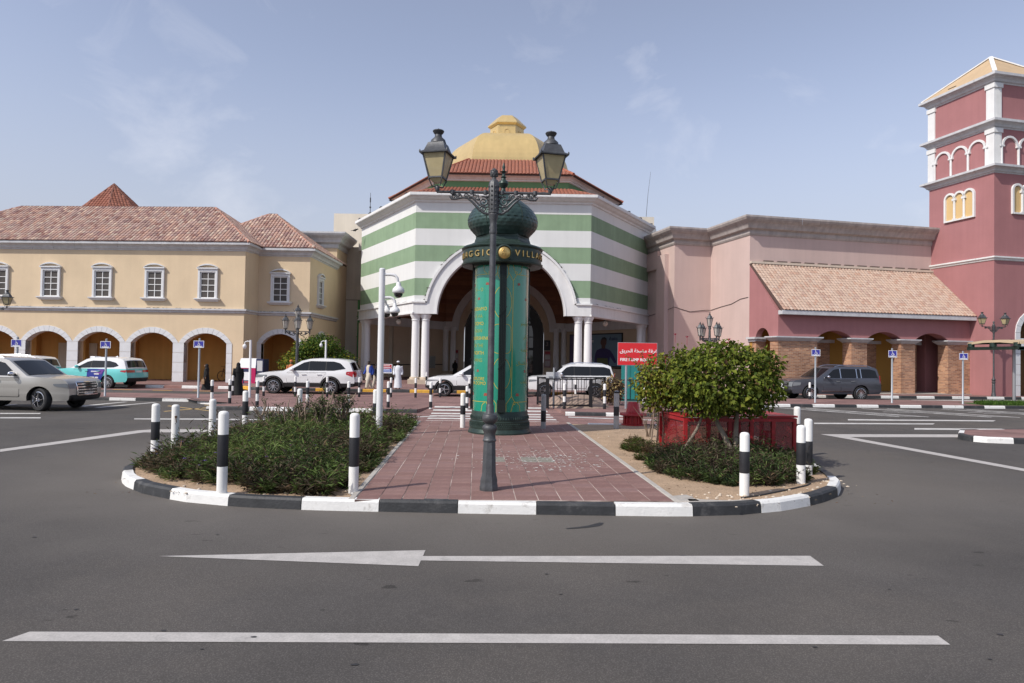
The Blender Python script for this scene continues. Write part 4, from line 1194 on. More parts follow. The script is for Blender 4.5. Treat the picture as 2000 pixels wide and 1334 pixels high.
# tan pyramid roof with white hips
tan_m = mat('tan_roof', (.50, .36, .215), rough=.8, var=.06, vs=.8, streak=.06)
ap = Vector((2.45, 2.45, 22.5)); e = .42
cs = [(-e, -e), (4.9 + e, -e), (4.9 + e, 4.9 + e), (-e, 4.9 + e)]
q = MB(); q.add([(x, y, 20.15) for x, y in cs] + [tuple(ap)], [(0, 1, 4), (1, 2, 4), (2, 3, 4), (3, 0, 4), (3, 2, 1, 0)]); rf = q.build('pyramid_roof', tan_m, TW)
for x, y in cs:
    q = MB(); q.obox((x * .98 + .05, y * .98 + .05, 20.19), ap + Vector((0, 0, .06)), .24, .07); q.build('hip_strip', trim_w, rf)
q = MB(); q.box(-.1, -.02, 2.7, 3.3, 20.35, 20.47); q.build('vent', fr_k, TW)

# ================================================================== STREET FURNITURE
iron = mat('dark_iron', (0.082, 0.084, 0.088), rough=.5, metal=.4, var=.25, vs=8, bump=.15, bs=40, dirt=((.22, .21, .2), 9, .64, .85))
iron_g = mat('dark_green_iron', (0.030, 0.050, 0.041), rough=.42, metal=.3, var=.25, vs=7, bump=.1, bs=50)
amber = mat('amber_glass', (0.50, 0.42, 0.24), rough=.25, spec=.5, alpha=.86, var=.12, vs=5)
clearg = mat('hazy_glass', (0.55, 0.52, 0.47), rough=.2, spec=.5, alpha=.55)
refl = mat('lamp_reflector', (.62, .58, .42), rough=.5)
brass = mat('brass_gold', (.62, .43, .16), rough=.32, metal=.85, var=.15, vs=12)

def spiral(cx, cz, r0, r1, turns, a0, n=26, flip=1):
    return [(cx + flip * (r0 + (r1 - r0) * i / n) * math.cos(a0 + turns * 2 * math.pi * i / n), 0, cz + (r0 + (r1 - r0) * i / n) * math.sin(a0 + turns * 2 * math.pi * i / n)) for i in range(n + 1)]

def lantern4(parent, loc, rz, s=1.0):
    """square street lantern: frame, four tinted panes, roof with chimney, lamp inside"""
    fr = MB(); wb, wt, h = .11, .19, .38
    for a in (0, 1, 2, 3):
        c = lambda w, z, k: (w * math.cos(R(45 + 90 * k)) * 1.414, w * math.sin(R(45 + 90 * k)) * 1.414, z)
        fr.obox(c(wb, .17, a), c(wt, .17 + h, a), .022, .022)
        fr.obox(c(wb, .17, a), c(wb, .17, a + 1), .024, .024); fr.obox(c(wt, .17 + h, a), c(wt, .17 + h, a + 1), .024, .024)
        p0, p1 = Vector(c(wb, .17, a)), Vector((0, 0, .0))
        fr.tube([p0, p0 * .95 + Vector((0, 0, -.03)), p0 * .62 + Vector((0, 0, -.075)), Vector((p0.x * .12, p0.y * .12, .03))], .010, 6)
        fr.lathe([(.004, -.05), (.014, -.03), (.008, 0)], 6, tuple(p0))
    fr.lathe([(.003, -.07), (.02, -.045), (.034, -.02), (.04, .02), (.03, .05), (.018, .06)], 10)
    o = fr.build('lantern', iron, parent, 40, loc, rz)
    o.scale = (s, s, s)
    pm_ = MB(); pm_.add([(-wb + .012, -wb, .18), (wb - .012, -wb, .18), (wt - .012, -wt, .17 + h - .01), (-wt + .012, -wt, .17 + h - .01)], [(0, 1, 2, 3)])
    pm_ = pm_.mesh('pane', amber)
    for k in range(4): put('pane', pm_, o, (0, 0, 0), R(90 * k))
    bt = MB(); bt.lathe([(.09, .10), (.15, .168)], 4, (0, 0, 0), 0, R(45)); bt.build('lower_glass', amber, o)
    rf = MB()
    rf.lathe([(wt * 1.414 * 1.02, .17 + h - .005), (.33, .17 + h - .012), (.335, .17 + h + .006), (.25, .17 + h + .045), (.18, .17 + h + .18), (.15, .17 + h + .19)], 4, (0, 0, 0), 0, R(45))
    rf.lathe([(.13, .17 + h + .19), (.115, .17 + h + .24), (.06, .17 + h + .29), (.055, .17 + h + .33), (.075, .17 + h + .35), (.095, .17 + h + .385), (.085, .17 + h + .40), (.012, .17 + h + .405), (.01, .17 + h + .43)], 14)
    for k in range(4): rf.lathe([(.012, 0), (.014, .03), (.003, .045)], 6, (.232 * 1.414 * math.cos(R(45 + 90 * k)) * .98, .232 * 1.414 * math.sin(R(45 + 90 * k)) * .98, .17 + h))
    rf.build('roof', iron, o, 40)
    rr = MB(); rr.lathe([(.03, .17 + h - .02), (.05, .17 + h - .10), (.115, .17 + h - .145), (.12, .17 + h - .165), (.1, .17 + h - .165), (.03, .17 + h - .12)], 18); rr.build('reflector', refl, o, 50)
    return o

def two_lamp(name, label, loc, rz, s=1.0, span=.82, lrot=(-14, 14)):
    t = thing(name, label, 'street lamp', loc, rz, 'two-armed street lamps')
    q = MB()
    q.lathe([(.140, 0), (.140, .06), (.132, .075), (.130, .15), (.118, .19), (.106, .24), (.092, .68), (.088, .70)], 8, a0=R(22.5))
    q.lathe([(.095, .70), (.099, .72), (.088, .735), (.080, .80), (.092, .84), (.107, .87), (.110, .90), (.098, .925), (.066, .945), (.07, .96), (.092, .975), (.112, 1.01), (.114, 1.045), (.095, 1.085), (.066, 1.10), (.060, 1.11), (.057, 1.21), (.052, 1.22), (.0475, 1.24), (.045, 3.72)], 20)
    q.lathe([(.05, 3.70), (.058, 3.73), (.05, 3.76), (.058, 3.79), (.048, 3.82), (.052, 3.9), (.068, 3.95), (.072, 3.98), (.06, 4.0)], 16)
    q.lathe([(.075, 4.0), (.078, 4.05), (.078, 4.42), (.055, 4.48), (.03, 4.5)], 8)
    for k in range(8):
        a = R(45 * k + 22.5)
        for j in range(6): q.lathe([(.012, -.014), (.016, 0), (.004, .012)], 5, (.074 * math.cos(a), .074 * math.sin(a), 4.06 + j * .065))
    q.build('post', iron, t, 35)
    q = MB(); q.lathe([(.03, 4.49), (.034, 4.51), (.028, 4.52), (.048, 4.55), (.055, 4.585), (.048, 4.62), (.025, 4.65), (.006, 4.66)], 12)
    for j in range(4):
        for k in range(8): q.lathe([(.008, -.01), (.012, 0), (.002, .012)], 4, (.05 * math.cos(k * .785 + j * .4), .05 * math.sin(k * .785 + j * .4), 4.545 + j * .024))
    q.build('pineapple_finial', iron, t, 50)
    for sx in (-1, 1):
        q = MB(); q.tube([(sx * .05, 0, 4.30), (sx * span, 0, 4.30)], [.022, .019], 8)
        for d in (.12, .32, .60): q.lathe([(.032, -.03), (.036, 0), (.032, .03)], 8, (sx * d, 0, 4.30))
        # openwork scroll bracket under the arm
        for w, cx_, cz_, r0, tn, a0 in ((.013, .15, 4.17, .075, 1.6, 1.2), (.011, .27, 4.235, .05, 1.5, 2.4), (.013, .155, 4.06, .05, 1.1, 0.4), (.012, .40, 4.26, .03, 1.3, 2.8), (.014, .58, 4.235, .045, 1.4, 2.0), (.013, .50, 4.24, .035, 1.3, .5)):
            q.tube([(sx * p[0], p[1], p[2]) for p in spiral(cx_, cz_, r0, .012, tn, a0)], w, 6)
        q.tube([(sx * x, 0, z) for x, z in ((.06, 3.99), (.14, 4.0), (.22, 4.06), (.30, 4.15), (.38, 4.215), (.46, 4.22), (.54, 4.20), (.61, 4.20), (.64, 4.24))], [.016, .018, .018, .016, .015, .014, .016, .018, .012], 8)
        q.tube([(sx * x, 0, z) for x, z in ((.06, 4.10), (.12, 4.08), (.2, 4.11), (.27, 4.18), (.36, 4.255))], .013, 6)
        for x, z in ((.10, 4.235), (.22, 4.20), (.08, 4.15), (.2, 4.04), (.34, 4.225)): q.lathe([(.018, -.018), (.026, 0), (.012, .02)], 6, (sx * x, 0, z))
        q.build('arm', iron, t, 50)
        lantern4(t, (sx * span, 0, 4.34), R(lrot[0] if sx < 0 else lrot[1]), .90)
    t.scale = (s, s, s)
    return t

lp = Vector((-.30, 9.87, .15))
two_lamp('street_lamp', 'dark iron lamp post with two amber lanterns in front of green column', lp, R(0.5))
two_lamp('street_lamp', 'two lantern lamp post standing by the pink tower corner', (29.15, 41.3, .15), R(8), .98, .80)
two_lamp('street_lamp', 'lamp post at left picture edge with one lantern before yellow wall', (-22.6, 29.6, .13), R(-4), .86, .80)

# ------------------------------------------------------------------ green advertising column
KX, KY = -.285, 17.45
KI = thing('advertising_column', 'green round advertising column with onion dome in middle of the path', 'kiosk', (KX, KY, .15), R(3.5))
q = MB()
q.lathe([(.80, 0), (.80, .035), (.785, .05), (.775, .10), (.76, .12), (.765, .16), (.745, .29), (.75, .31), (.735, .33), (.745, .36), (.73, .385), (.73, .43), (.72, .45), (.715, .53), (.70, .56)], 72)
for k in range(72):
    a = 2 * math.pi * k / 72
    q.obox((.742 * math.cos(a), .742 * math.sin(a), .375), (.722 * math.cos(a), .722 * math.sin(a), .44), .028, .03)
for k in range(90):
    a = 2 * math.pi * k / 90
    for j in range(3):
        aa = a + (j % 2) * math.pi / 90
        q.lathe([(.016, 0), (.004, .034)], 4, (.758 * math.cos(aa), .758 * math.sin(aa), .165 + j * .04))
q.build('base', iron_g, KI, 35)
poster = mat('green_poster', (0.018, 0.265, 0.172), rough=.22, spec=.6, coat=.9, var=.05, vs=.8)
q = MB(); q.lathe([(.685, .55), (.685, 4.22)], 72); PO_ = q.build('poster_cylinder', poster, KI, 40)
FY = mat('poster_yellow', (0.55, 0.42, 0.04), rough=.4); FR = mat('poster_red', (.30, .07, .05), rough=.4); FF = mat('poster_olive', (.30, .34, .06), rough=.4)
def cyl(phi, z, r=.6875): return (r * math.sin(phi), -r * math.cos(phi), z)
def ribbon(q, pts, w=.012):
    P = [Vector((p[0] * .6875, p[1])) for p in pts]
    for i in range(len(P) - 1):
        d = (P[i + 1] - P[i]); n_ = Vector((-d.y, d.x)).normalized() * w / 2
        k = max(1, int(abs(d.x) / .03))
        for j in range(k):
            a, b_ = P[i] + d * (j / k), P[i] + d * ((j + 1) / k)
            vs = [cyl(v.x / .6875, v.y) for v in (a - n_, b_ - n_, b_ + n_, a + n_)]
            q.add(vs, [(0, 1, 2, 3)])
def oval(c, zc, a, b_, n=28, pw=2.0):
    return [(c + a * math.copysign(abs(math.cos(t)) ** (2 / pw), math.cos(t)), zc + b_ * math.copysign(abs(math.sin(t)) ** (2 / pw), math.sin(t))) for t in [2 * math.pi * i / n for i in range(n + 1)]]
lines = MB()
for k in range(3):
    c = R(120 * k)
    ribbon(lines, oval(c, 3.26, .33, .40)); ribbon(lines, oval(c, 2.36, .33, .36, 40, 5)); ribbon(lines, oval(c, 1.50, .33, .40)); ribbon(lines, oval(c, 4.02, .20, .22))
    for s in (-1, 1):
        ribbon(lines, [(c + s * .38, .95), (c + s * .38, 3.80)], .014)
        ribbon(lines, [(c + s * .38, 3.80), (c + s * .52, 3.96), (c + s * 1.047, 3.96)]); ribbon(lines, [(c + s * .38, 3.80), (c + s * .2, 4.0), (c + s * .2, 4.2)])
        ribbon(lines, [(c + s * .38, .95), (c + s * .52, .80), (c + s * 1.047, .80)]); ribbon(lines, [(c + s * .38, .95), (c + s * .18, .76), (c + s * .18, .56)])
        ribbon(lines, oval(c + s * .50, 4.0, .04, .03, 14)); ribbon(lines, oval(c + s * .50, .77, .04, .03, 14))
        ribbon(lines, [(c + s * .6, .80), (c + s * .74, .72), (c + s * .78, .56)]); ribbon(lines, [(c + s * .46, .77), (c + s * .36, .56)])
        ribbon(lines, [(c + s * .6, 3.96), (c + s * .74, 4.04), (c + s * .78, 4.2)]); ribbon(lines, [(c + s * .46, 4.0), (c + s * .36, 4.2)])
stuff(lines.build('poster_lines', FY, PO_))
def wrap(me, R_, phi0, z0, out=0.0):
    for v in me.vertices:
        x, y, z = v.co
        p = phi0 + x / R_
        r = R_ + out + z
        v.co = (r * math.sin(p), -r * math.cos(p), z0 + y)
    me.update()
def lettering(s, phi, z, size, m=FY, R_=.6885, parent=None, name='lettering', bold=0.0, depth=0.0, out=0.0, sub=True):
    me = text_mesh(s, size, depth, 'CENTER', bold)
    if sub:
        bm = bmesh.new(); bm.from_mesh(me)
        bmesh.ops.triangulate(bm, faces=bm.faces)
        bmesh.ops.subdivide_edges(bm, edges=[e for e in bm.edges if abs(e.verts[0].co.x - e.verts[1].co.x) > .05], cuts=2)
        bmesh.ops.triangulate(bm, faces=bm.faces)
        bm.to_mesh(me); bm.free()
    wrap(me, R_, phi, z, out); me.materials.clear(); me.materials.append(m)
    return put(name, me, parent)
for i, s in enumerate(('ANDIAMO', 'A VIA', 'DOMO', 'NOW', 'FLOURISHING', 'IN THE', 'NORTH', 'WING')):
    lettering(s, R(-58), 3.10 - i * .183, .125, FF if i % 2 else FY, parent=PO_)
lettering('EXPLORE', R(-58), 1.36, .12, FY, parent=PO_); lettering('VIA DOMO', R(-58), 1.25, .12, FY, parent=PO_)
lettering('V ~ O', R(-58), 3.58, .13, FF, parent=PO_)
for i, s in enumerate(('\ufeee\ufee3\ufeed\ufea9 \ufe8e\ufef4\ufed3', '\ufee5\ufef5\ufe8d', '\ufeea\ufea4\ufed7\ufeae\ufee4\ufedf\ufe8d', '\ufedd\ufe8e\ufee4\ufeb8\ufedf\ufe8d \ufea1\ufe8e\ufee8\ufea0\ufedf\ufe8d')):
    lettering(s, R(60), 2.75 - i * .33, .12, FF, parent=PO_)
lettering('\ufed2\ufeb8\ufe98\ufedb\ufe8d', R(60), 1.30, .12, FF, parent=PO_)
q = MB()
for c in (-58, 60):
    for dp, z, s in ((0, 3.36, .05), (0, 1.56, .05), (-.42, .98, .06), (.42, .98, .06), (-.42, 3.72, .05), (.42, 3.72, .05)):
        for k in range(3): ribbon(q, [(R(c) + dp - s + k * s * .5, z - s * .5), (R(c) + dp - s * .5 + k * s * .5, z + s * .6), (R(c) + dp + k * s * .5, z - s * .5)], .03)
stuff(q.build('poster_emblems', FR, PO_))
for k in range(3):                     # fluted uprights with crossed ribbons
    a = R(120 * k); M_ = Matrix.Rotation(a, 4, 'Z')
    q = MB(); q.box(-.085, .085, -.80, -.66, .58, 4.32); q.box(-.10, .10, -.815, -.66, .56, .86)
    for j in range(4): q.box(-.075 + j * .042, -.055 + j * .042, -.822, -.795, .9, 4.3)
    for z in (3.05, 1.75):
        q.obox((-.10, -.825, z - .14), (.10, -.825, z + .10), .035, .02); q.obox((.0, -.83, z - .02), (-.09, -.83, z + .14), .035, .02)
    xf(q, M_).build('fluted_upright', mat('black_green_iron', (.012, .02, .018), rough=.4, metal=.3), KI)
q = MB(); q.lathe([(.69, 4.19), (.72, 4.2), (.74, 4.3), (.72, 4.34), (.95, 4.22), (1.0, 4.2), (1.035, 4.225), (1.04, 4.26), (1.0, 4.275), (1.0, 4.60), (1.03, 4.62), (1.04, 4.65), (1.0, 4.69), (.90, 4.72), (.82, 4.75)], 80, cap=False)
hd = q.build('crown_band', iron_g, KI, 35)
for k in range(3):
    a = R(120 * k); M_ = Matrix.Rotation(a, 4, 'Z')
    q = MB(); q.lathe([(.185, 0), (.20, .02), (.20, .05), (.165, .06), (.165, .0)], 28, cap=False)
    o = xf(q, M_ @ Matrix.Translation((0, -1.0, 4.435)) @ Matrix.Rotation(R(90), 4, 'X')).build('medallion_ring', iron_g, hd, 40)
    q = MB(); q.lathe([(.165, 0), (.155, .03), (.11, .055), (.04, .068), (.001, .07)], 28)
    q.tube([(-.07, -.06, .06), (-.03, .05, .065), (0, .09, .06), (.03, .05, .065), (.07, -.06, .06)], .012, 6); q.tube([(-.05, -.02, .068), (.05, -.02, .068)], .012, 6)
    q.tube([(0, -.08, .06), (0, .05, .072)], .014, 6)
    xf(q, M_ @ Matrix.Translation((0, -1.0, 4.435)) @ Matrix.Rotation(R(90), 4, 'X')).build('medallion', brass, hd, 40)
    lettering('V I L L A G G I O', a + R(60), 4.435, .215, brass, 1.0, hd, 'raised_lettering', .0, .012, .012)
q = MB(); q.lathe([(.84, 4.74), (.80, 4.79), (.72, 4.83), (.70, 4.90), (.685, 4.93), (.685, 4.98)], 6, a0=R(0)); q.build('neck', iron_g, KI)
# onion dome with overlapping scales and beaded ribs
q = MB(); nn, nj = 120, 56
def dome_r(t):                            # t 0..1 from neck to tip
    pts = [(0, .66), (.06, .72), (.16, .83), (.26, .880), (.36, .885), (.46, .855), (.58, .77), (.70, .62), (.80, .45), (.90, .24), (1, .07)]
    for (a, ra), (b_, rb) in zip(pts, pts[1:]):
        if t <= b_: return ra + (rb - ra) * (t - a) / (b_ - a)
    return .07
vs = []; fs = []
for j in range(nj + 1):
    t = j / nj; z = 4.97 + 1.18 * t; r0 = dome_r(t)
    for i in range(nn):
        a = 2 * math.pi * i / nn
        lob = abs(((a / (math.pi / 3)) % 1) - .5) * 2                 # 1 at the ribs, 0 mid-lobe
        row = j / 4; col = i / 4 + (.5 if int(row) % 2 else 0)
        sc_ = (1 - (row % 1)) * (1 - (2 * abs((col % 1) - .5)) ** 2) * .020
        r = r0 * (1 - .035 * (1 - lob ** 2)) + sc_ * (r0 / .88)
        vs.append((r * math.cos(a), r * math.sin(a), z))
for j in range(nj):
    for i in range(nn):
        k = (i + 1) % nn; fs.append((j * nn + i, j * nn + k, (j + 1) * nn + k, (j + 1) * nn + i))
q.add(vs, fs)
q.build('onion_dome', mat('verdigris_dome', (0.042, 0.074, 0.066), rough=.38, metal=.35, var=.35, vs=3, spec=.5), KI, 60)
q = MB()
for k in range(6):
    a = 2 * math.pi * k / 6
    for j in range(46):
        t = j / 46 * .97; r = dome_r(t) * 1.0 + .006
        q.lathe([(.006, -.012), (.014, 0), (.006, .012)], 5, (r * math.cos(a), r * math.sin(a), 4.98 + 1.18 * t))
q.build('beaded_ribs', iron_g, KI)
q = MB(); q.lathe([(.15, 6.08), (.13, 6.12), (.10, 6.14), (.06, 6.18), (.05, 6.24), (.09, 6.28), (.125, 6.36), (.11, 6.42), (.06, 6.46), (.05, 6.50), (.075, 6.53), (.045, 6.56), (.035, 6.60), (.04, 6.64), (.10, 6.67), (.04, 6.69), (.03, 6.74), (.045, 6.79), (.025, 6.85), (.003, 6.92)], 16)
q.build('finial', iron_g, KI, 35)

# ------------------------------------------------------------------ bollards
bw_ = mat('bollard_white', (0.76, 0.75, 0.72), rough=.5, var=.05, vs=5, dirt=((.42, .38, .33), 7, .66, .85))
bk_ = mat('bollard_black', (0.022, 0.022, 0.025), rough=.5, var=.2, vs=6, dirt=((.12, .12, .12), 8, .66, .85))
bg_ = mat('bollard_grey', (0.36, 0.35, 0.34), rough=.6, var=.1, vs=5, dirt=((.15, .14, .13), 6, .6, .8))
bchip = mat('chipped_white', (0.74, 0.73, 0.70), rough=.55, var=.06, vs=5, dirt=((.08, .075, .07), 10, .64, .66))
def bollard(name, label, p, h, r, bands, group, m=None, ring=False, tilt=0.0):
    """bands: list of (fraction from, fraction to) painted black"""
    q = MB(); q.lathe([(r * 1.02, -.05), (r, .0), (r, h - r * .7), (r * .93, h - r * .35), (r * .70, h - r * .1), (r * .3, h)], 20)
    o = q.build(name, m or bw_, None, 50, p, random.uniform(0, 6)); o.rotation_euler.y = tilt
    tag(o, label, 'bollard', group)
    for a, b_ in bands:
        q = MB(); q.lathe([(r + .002, a * h), (r + .003, a * h + .004), (r + .003, b_ * h - .004), (r + .002, b_ * h)], 20, cap=False); q.build('black_band', bk_, o, 50)
    if ring:
        q = MB(); q.tube([(r + .03 * math.sin(t), -.035 * math.cos(t) * .3, h * .70 + .045 * math.cos(t)) for t in [i * .524 for i in range(13)]], .008, 6)
        q.box(r - .01, r + .02, -.02, .02, h * .74, h * .78); q.build('lock_ring', mat('rusty_steel', (.16, .09, .05), rough=.7, metal=.5), o, 50, rotz=R(-150))
    return o
GI = 'bollards round the front island'
for u, vt, vb, d, lab, bands, kw in (
    (690, 806.5, 964, None, 'front bollard between the flower bed and the red paving', [(.34, .70)], {}),
    (433, 802.5, 966, None, 'front bollard in the left flower bed, second from left kerb end', [(.34, .72)], {}),
    (305, 788, None, 12.25, 'leftmost striped bollard at the tip of left flower bed', [(.36, .68)], {}),
    (343.5, 790, None, 12.95, 'plain white chipped bollard with lock ring, left of the flower bed', [], dict(m=bchip, ring=True)),
    (416, 779, None, 14.2, 'plain white chipped bollard with lock ring, nearer the pruned shrubs', [], dict(m=bchip, ring=True)),
    (480, 763, None, 17.0, 'striped bollard behind the flower bed beside the pruned shrubs', [(.40, .74)], {}),
    (586, 759, None, 18.4, 'striped bollard rising among the pruned shrubs', [(.1, .62)], {}),
    (734, 760.5, None, 18.8, 'striped bollard just left of the white camera pole', [(.28, .62)], {}),
    (1453.5, 844, 968, None, 'short front bollard on the bare sand of right bed', [(.36, .70)], {}),
    (1564, 830, 944, None, 'short bollard at right kerb bend beside the hose', [(.32, .70)], {}),
    (1579, 817.5, None, 11.85, 'bollard half hidden by green leaves at the right kerb bend', [(.18, .60)], {}),
    (1557, 794, None, 14.9, 'bollard behind the red cage corner on the right', [(.30, .62)], {})):
    if d is None: p = G(u, vb, .118); d = p.y
    else:
        t_ = AT(u, vt, d); p = Vector((t_.x, t_.y, .118))
    h = AT(u, vt, d).z - .118
    bollard('bollard', lab, p, h, .069, bands, GI, **kw)
GC = 'thin bollards at the crossing'
bollard('bollard', 'striped bollard left of the green column at the crossing', G(903.5, 835, .15), .93, .068, [(.38, .64)], GC)
bollard('bollard', 'grey topped bollard right of the green column at the crossing', G(1061, 837, .15), .93, .068, [(.20, .52)], GC, m=bg_)
bollard('bollard', 'grey bollard with dark cap beside the red hydrant vent', G(1203.5, 837, .118), 1.06, .075, [(.34, .58), (.93, .98)], GC, m=bg_)
GP = 'black and white bollards on the plaza'
ords = ('first', 'second', 'third', 'fourth', 'fifth', 'sixth', 'seventh', 'eighth', 'ninth', 'tenth', 'eleventh')
row1 = [(413.5, 742, 790), (448.4, 740, 788), (502, 743, 795), (600, 744, 796), (680.4, 744.7, 795.4), (758, 745, 796), (841, 745.7, 796), (911.8, 754, 797), (1102, 749, 799), (1180.6, 749.6, 799), (1257.6, 752, 799)]
for i, (u, vt, vb) in enumerate(row1):
    p = G(u, vb, PLZ); bollard('bollard', ords[i] + ' from the left of striped bollards along the front plaza kerb', p, min(1.02, AT(u, vt, p.y).z - PLZ), .056, [(0, .23), (.50, .76)] if i != 8 else [(0, .28), (.5, .74)], GP)
row2 = [(454, 736, 772.5), (514.7, 737.5, 773.6), (576.3, 738.3, 774.3), (638.7, 739, 775), (701.3, 738, 775.5), (763.3, 739, 776), (811.5, 739, 776.5), (859.4, 740, 776), (916.5, 740, 777), (1124, 742, 778)]
for i, (u, vt, vb) in enumerate(row2):
    p = G(u, vb, PLZ); bollard('bollard', ords[i] + ' from the left of striped bollards in the back row beside parked cars', p, .90, .052, [(0, .24), (.48, .74)], GP)
bollard('bollard', 'striped bollard on the pavement by the left porch columns', G(832.5, 757, .275), .85, .05, [(0, .22), (.46, .74)], GP)
for u, vt, vb, lab in ((1526.6, 748, 780, 'thin striped bollard before the grille of dark grey car'), (1581.4, 749, 780, 'thin striped bollard before the front wheel of dark grey car')):
    p = G(u, vb, PLZ); bollard('bollard', lab, p, .88, .055, [(0, .2), (.42, .68)], 'bollards before the grey car')

# ------------------------------------------------------------------ camera poles
wpole = mat('white_pole', (0.72, 0.72, 0.72), rough=.35, var=.03, vs=2)
smoke = mat('smoked_dome', (0.012, 0.012, 0.014), rough=.08, spec=.8, coat=.5)
def dome_cam(parent, loc, s=1.0):
    q = MB(); q.lathe([(.03, .26), (.06, .22), (.065, .16), (.12, .11), (.155, .06), (.16, 0), (.14, -.03), (.11, -.04)], 20); o = q.build('camera_housing', wpole, parent, 50, loc); o.scale = (s,) * 3
    q = MB(); q.lathe([(.115, -.035), (.112, -.08), (.09, -.125), (.05, -.15), (.005, -.158)], 18); q.build('camera_dome', smoke, o, 60)
p = G(740, 853, .118); ct = thing('camera_pole', 'tall white surveillance pole with dome cameras in the left flower bed', 'camera pole', p)
q = MB(); q.lathe([(.11, 0), (.11, .03), (.078, .04), (.073, 4.0), (.05, 4.02)], 20); q.build('pole', wpole, ct, 40)
q = MB(); q.tube([(.05, 0, 3.87), (.22, 0, 3.87), (.31, 0, 3.85), (.36, 0, 3.79), (.375, 0, 3.70), (.375, 0, 3.66)], .035, 10); q.build('arm', wpole, ct, 50); dome_cam(ct, (.395, 0, 3.46), .92)
q = MB(); q.tube([(.05, 0, 3.32), (.2, 0, 3.32), (.27, 0, 3.30), (.31, 0, 3.24), (.32, 0, 3.1)], .035, 10); q.build('arm', wpole, ct, 50); dome_cam(ct, (.32, -.02, 2.98), .78)
q = MB(); q.tube([(0, .05, 3.25), (.04, .25, 3.25), (.06, .30, 3.1)], .035, 10); q.build('arm', wpole, ct, 50); dome_cam(ct, (.07, .30, 2.98), .78)
for u, v, d, zt, z0, lab in ((487, 776, None, 2.75, PLZ, 'slim white camera pole beside the woman in black'), (635, 775, None, 2.75, PLZ, 'slim white camera pole behind the long white car')):
    p = G(u, v, PLZ) if u < 500 else AT(635, 745, 36.5); p.z = z0 if u < 500 else .275
    h = AT(u, 664, p.y).z - p.z
    t = thing('camera_pole', lab, 'camera pole', p)
    q = MB(); q.lathe([(.07, 0), (.055, .02), (.05, h)], 12); q.build('pole', wpole, t, 40)
    q = MB(); q.tube([(0, 0, h - .08), (-.15, 0, h - .05), (-.25, 0, h - .1), (-.26, 0, h - .22)], .022, 8); q.lathe([(.03, .1), (.08, .05), (.085, -.02), (.05, -.1), (.01, -.12)], 12, (-.26, 0, h - .28)); q.build('camera', wpole, t, 50)

# ------------------------------------------------------------------ five-lantern lamps
def lantern6(parent, loc, s=1.0):
    q = MB(); wb, wt, h = .11, .19, .46
    for k in range(6):
        a, b_ = R(60 * k), R(60 * k + 60)
        q.obox((wb * math.cos(a), wb * math.sin(a), 0), (wt * math.cos(a), wt * math.sin(a), h), .018, .018)
        q.obox((wt * math.cos(a), wt * math.sin(a), h), (wt * math.cos(b_), wt * math.sin(b_), h), .02, .03)
        q.tube([(wt * math.cos(a), wt * math.sin(a), h), (wt * 1.3 * math.cos(a), wt * 1.3 * math.sin(a), h + .03), (wt * 1.42 * math.cos(a), wt * 1.42 * math.sin(a), h + .10)], [.012, .011, .004], 5)
    q.lathe([(.04, -.12), (.06, -.08), (.03, -.05), (.12, -.01), (.12, .01)], 8)
    q.lathe([(wt, h), (.13, h + .14), (.06, h + .21), (.05, h + .23), (.09, h + .25), (.03, h + .27), (.04, h + .30), (.008, h + .37)], 6)
    o = q.build('lantern', iron, parent, 40, loc); o.scale = (s,) * 3
    q = MB(); q.lathe([(wb - .01, .01), (wt - .015, h - .01)], 6); q.build('glass', clearg, o)
def five_lamp(label, p, h=4.7):
    t = thing('lamp_cluster', label, 'street lamp', p, R(20), 'five-lantern street lamps')
    q = MB(); q.lathe([(.22, 0), (.22, .1), (.16, .16), (.13, .7), (.16, .75), (.1, .85), (.085, 1.0), (.075, h - 1.6), (.1, h - 1.58), (.075, h - 1.5), (.06, h - .98)], 14); q.lathe([(.06, h - 1.2), (.03, h - 1.05), (.09, h - .85), (.05, h - .75), (.03, h - .65)], 10); q.build('post', iron, t, 40)
    lantern6(t, (0, 0, h - .76), .95)
    for k in range(4):
        a = R(90 * k); c, s_ = math.cos(a), math.sin(a)
        q = MB(); q.tube([(r * c, r * s_, z) for r, z in ((.05, h - 1.52), (.2, h - 1.66), (.42, h - 1.60), (.6, h - 1.46), (.63, h - 1.36))], .028, 8)
        q.tube([(.05 * c, .05 * s_, h - 1.44), (.63 * c, .63 * s_, h - 1.44)], .022, 8)
        for rr, zz in ((.2, h - 1.53), (.42, h - 1.52)): q.lathe([(.04, -.05), (.07, 0), (.03, .05)], 6, (rr * c, rr * s_, zz))
        q.lathe([(.01, -.16), (.035, -.1), (.045, 0), (.03, .06)], 8, (.63 * c, .63 * s_, h - 1.44)); q.build('arm', iron, t, 50)
        lantern6(t, (.63 * c, .63 * s_, h - 1.30), .95)
p = AT(580, 700, 37.2); p.z = .275; five_lamp('ornate five lantern lamp behind the white car near yellow building', p, AT(582, 595.6, 37.2).z - .275)
p = AT(1385.5, 700, 38.3); p.z = .275; five_lamp('ornate five lantern lamp rising behind the trimmed bush', p, AT(1385.5, 611, 38.3).z - .275)

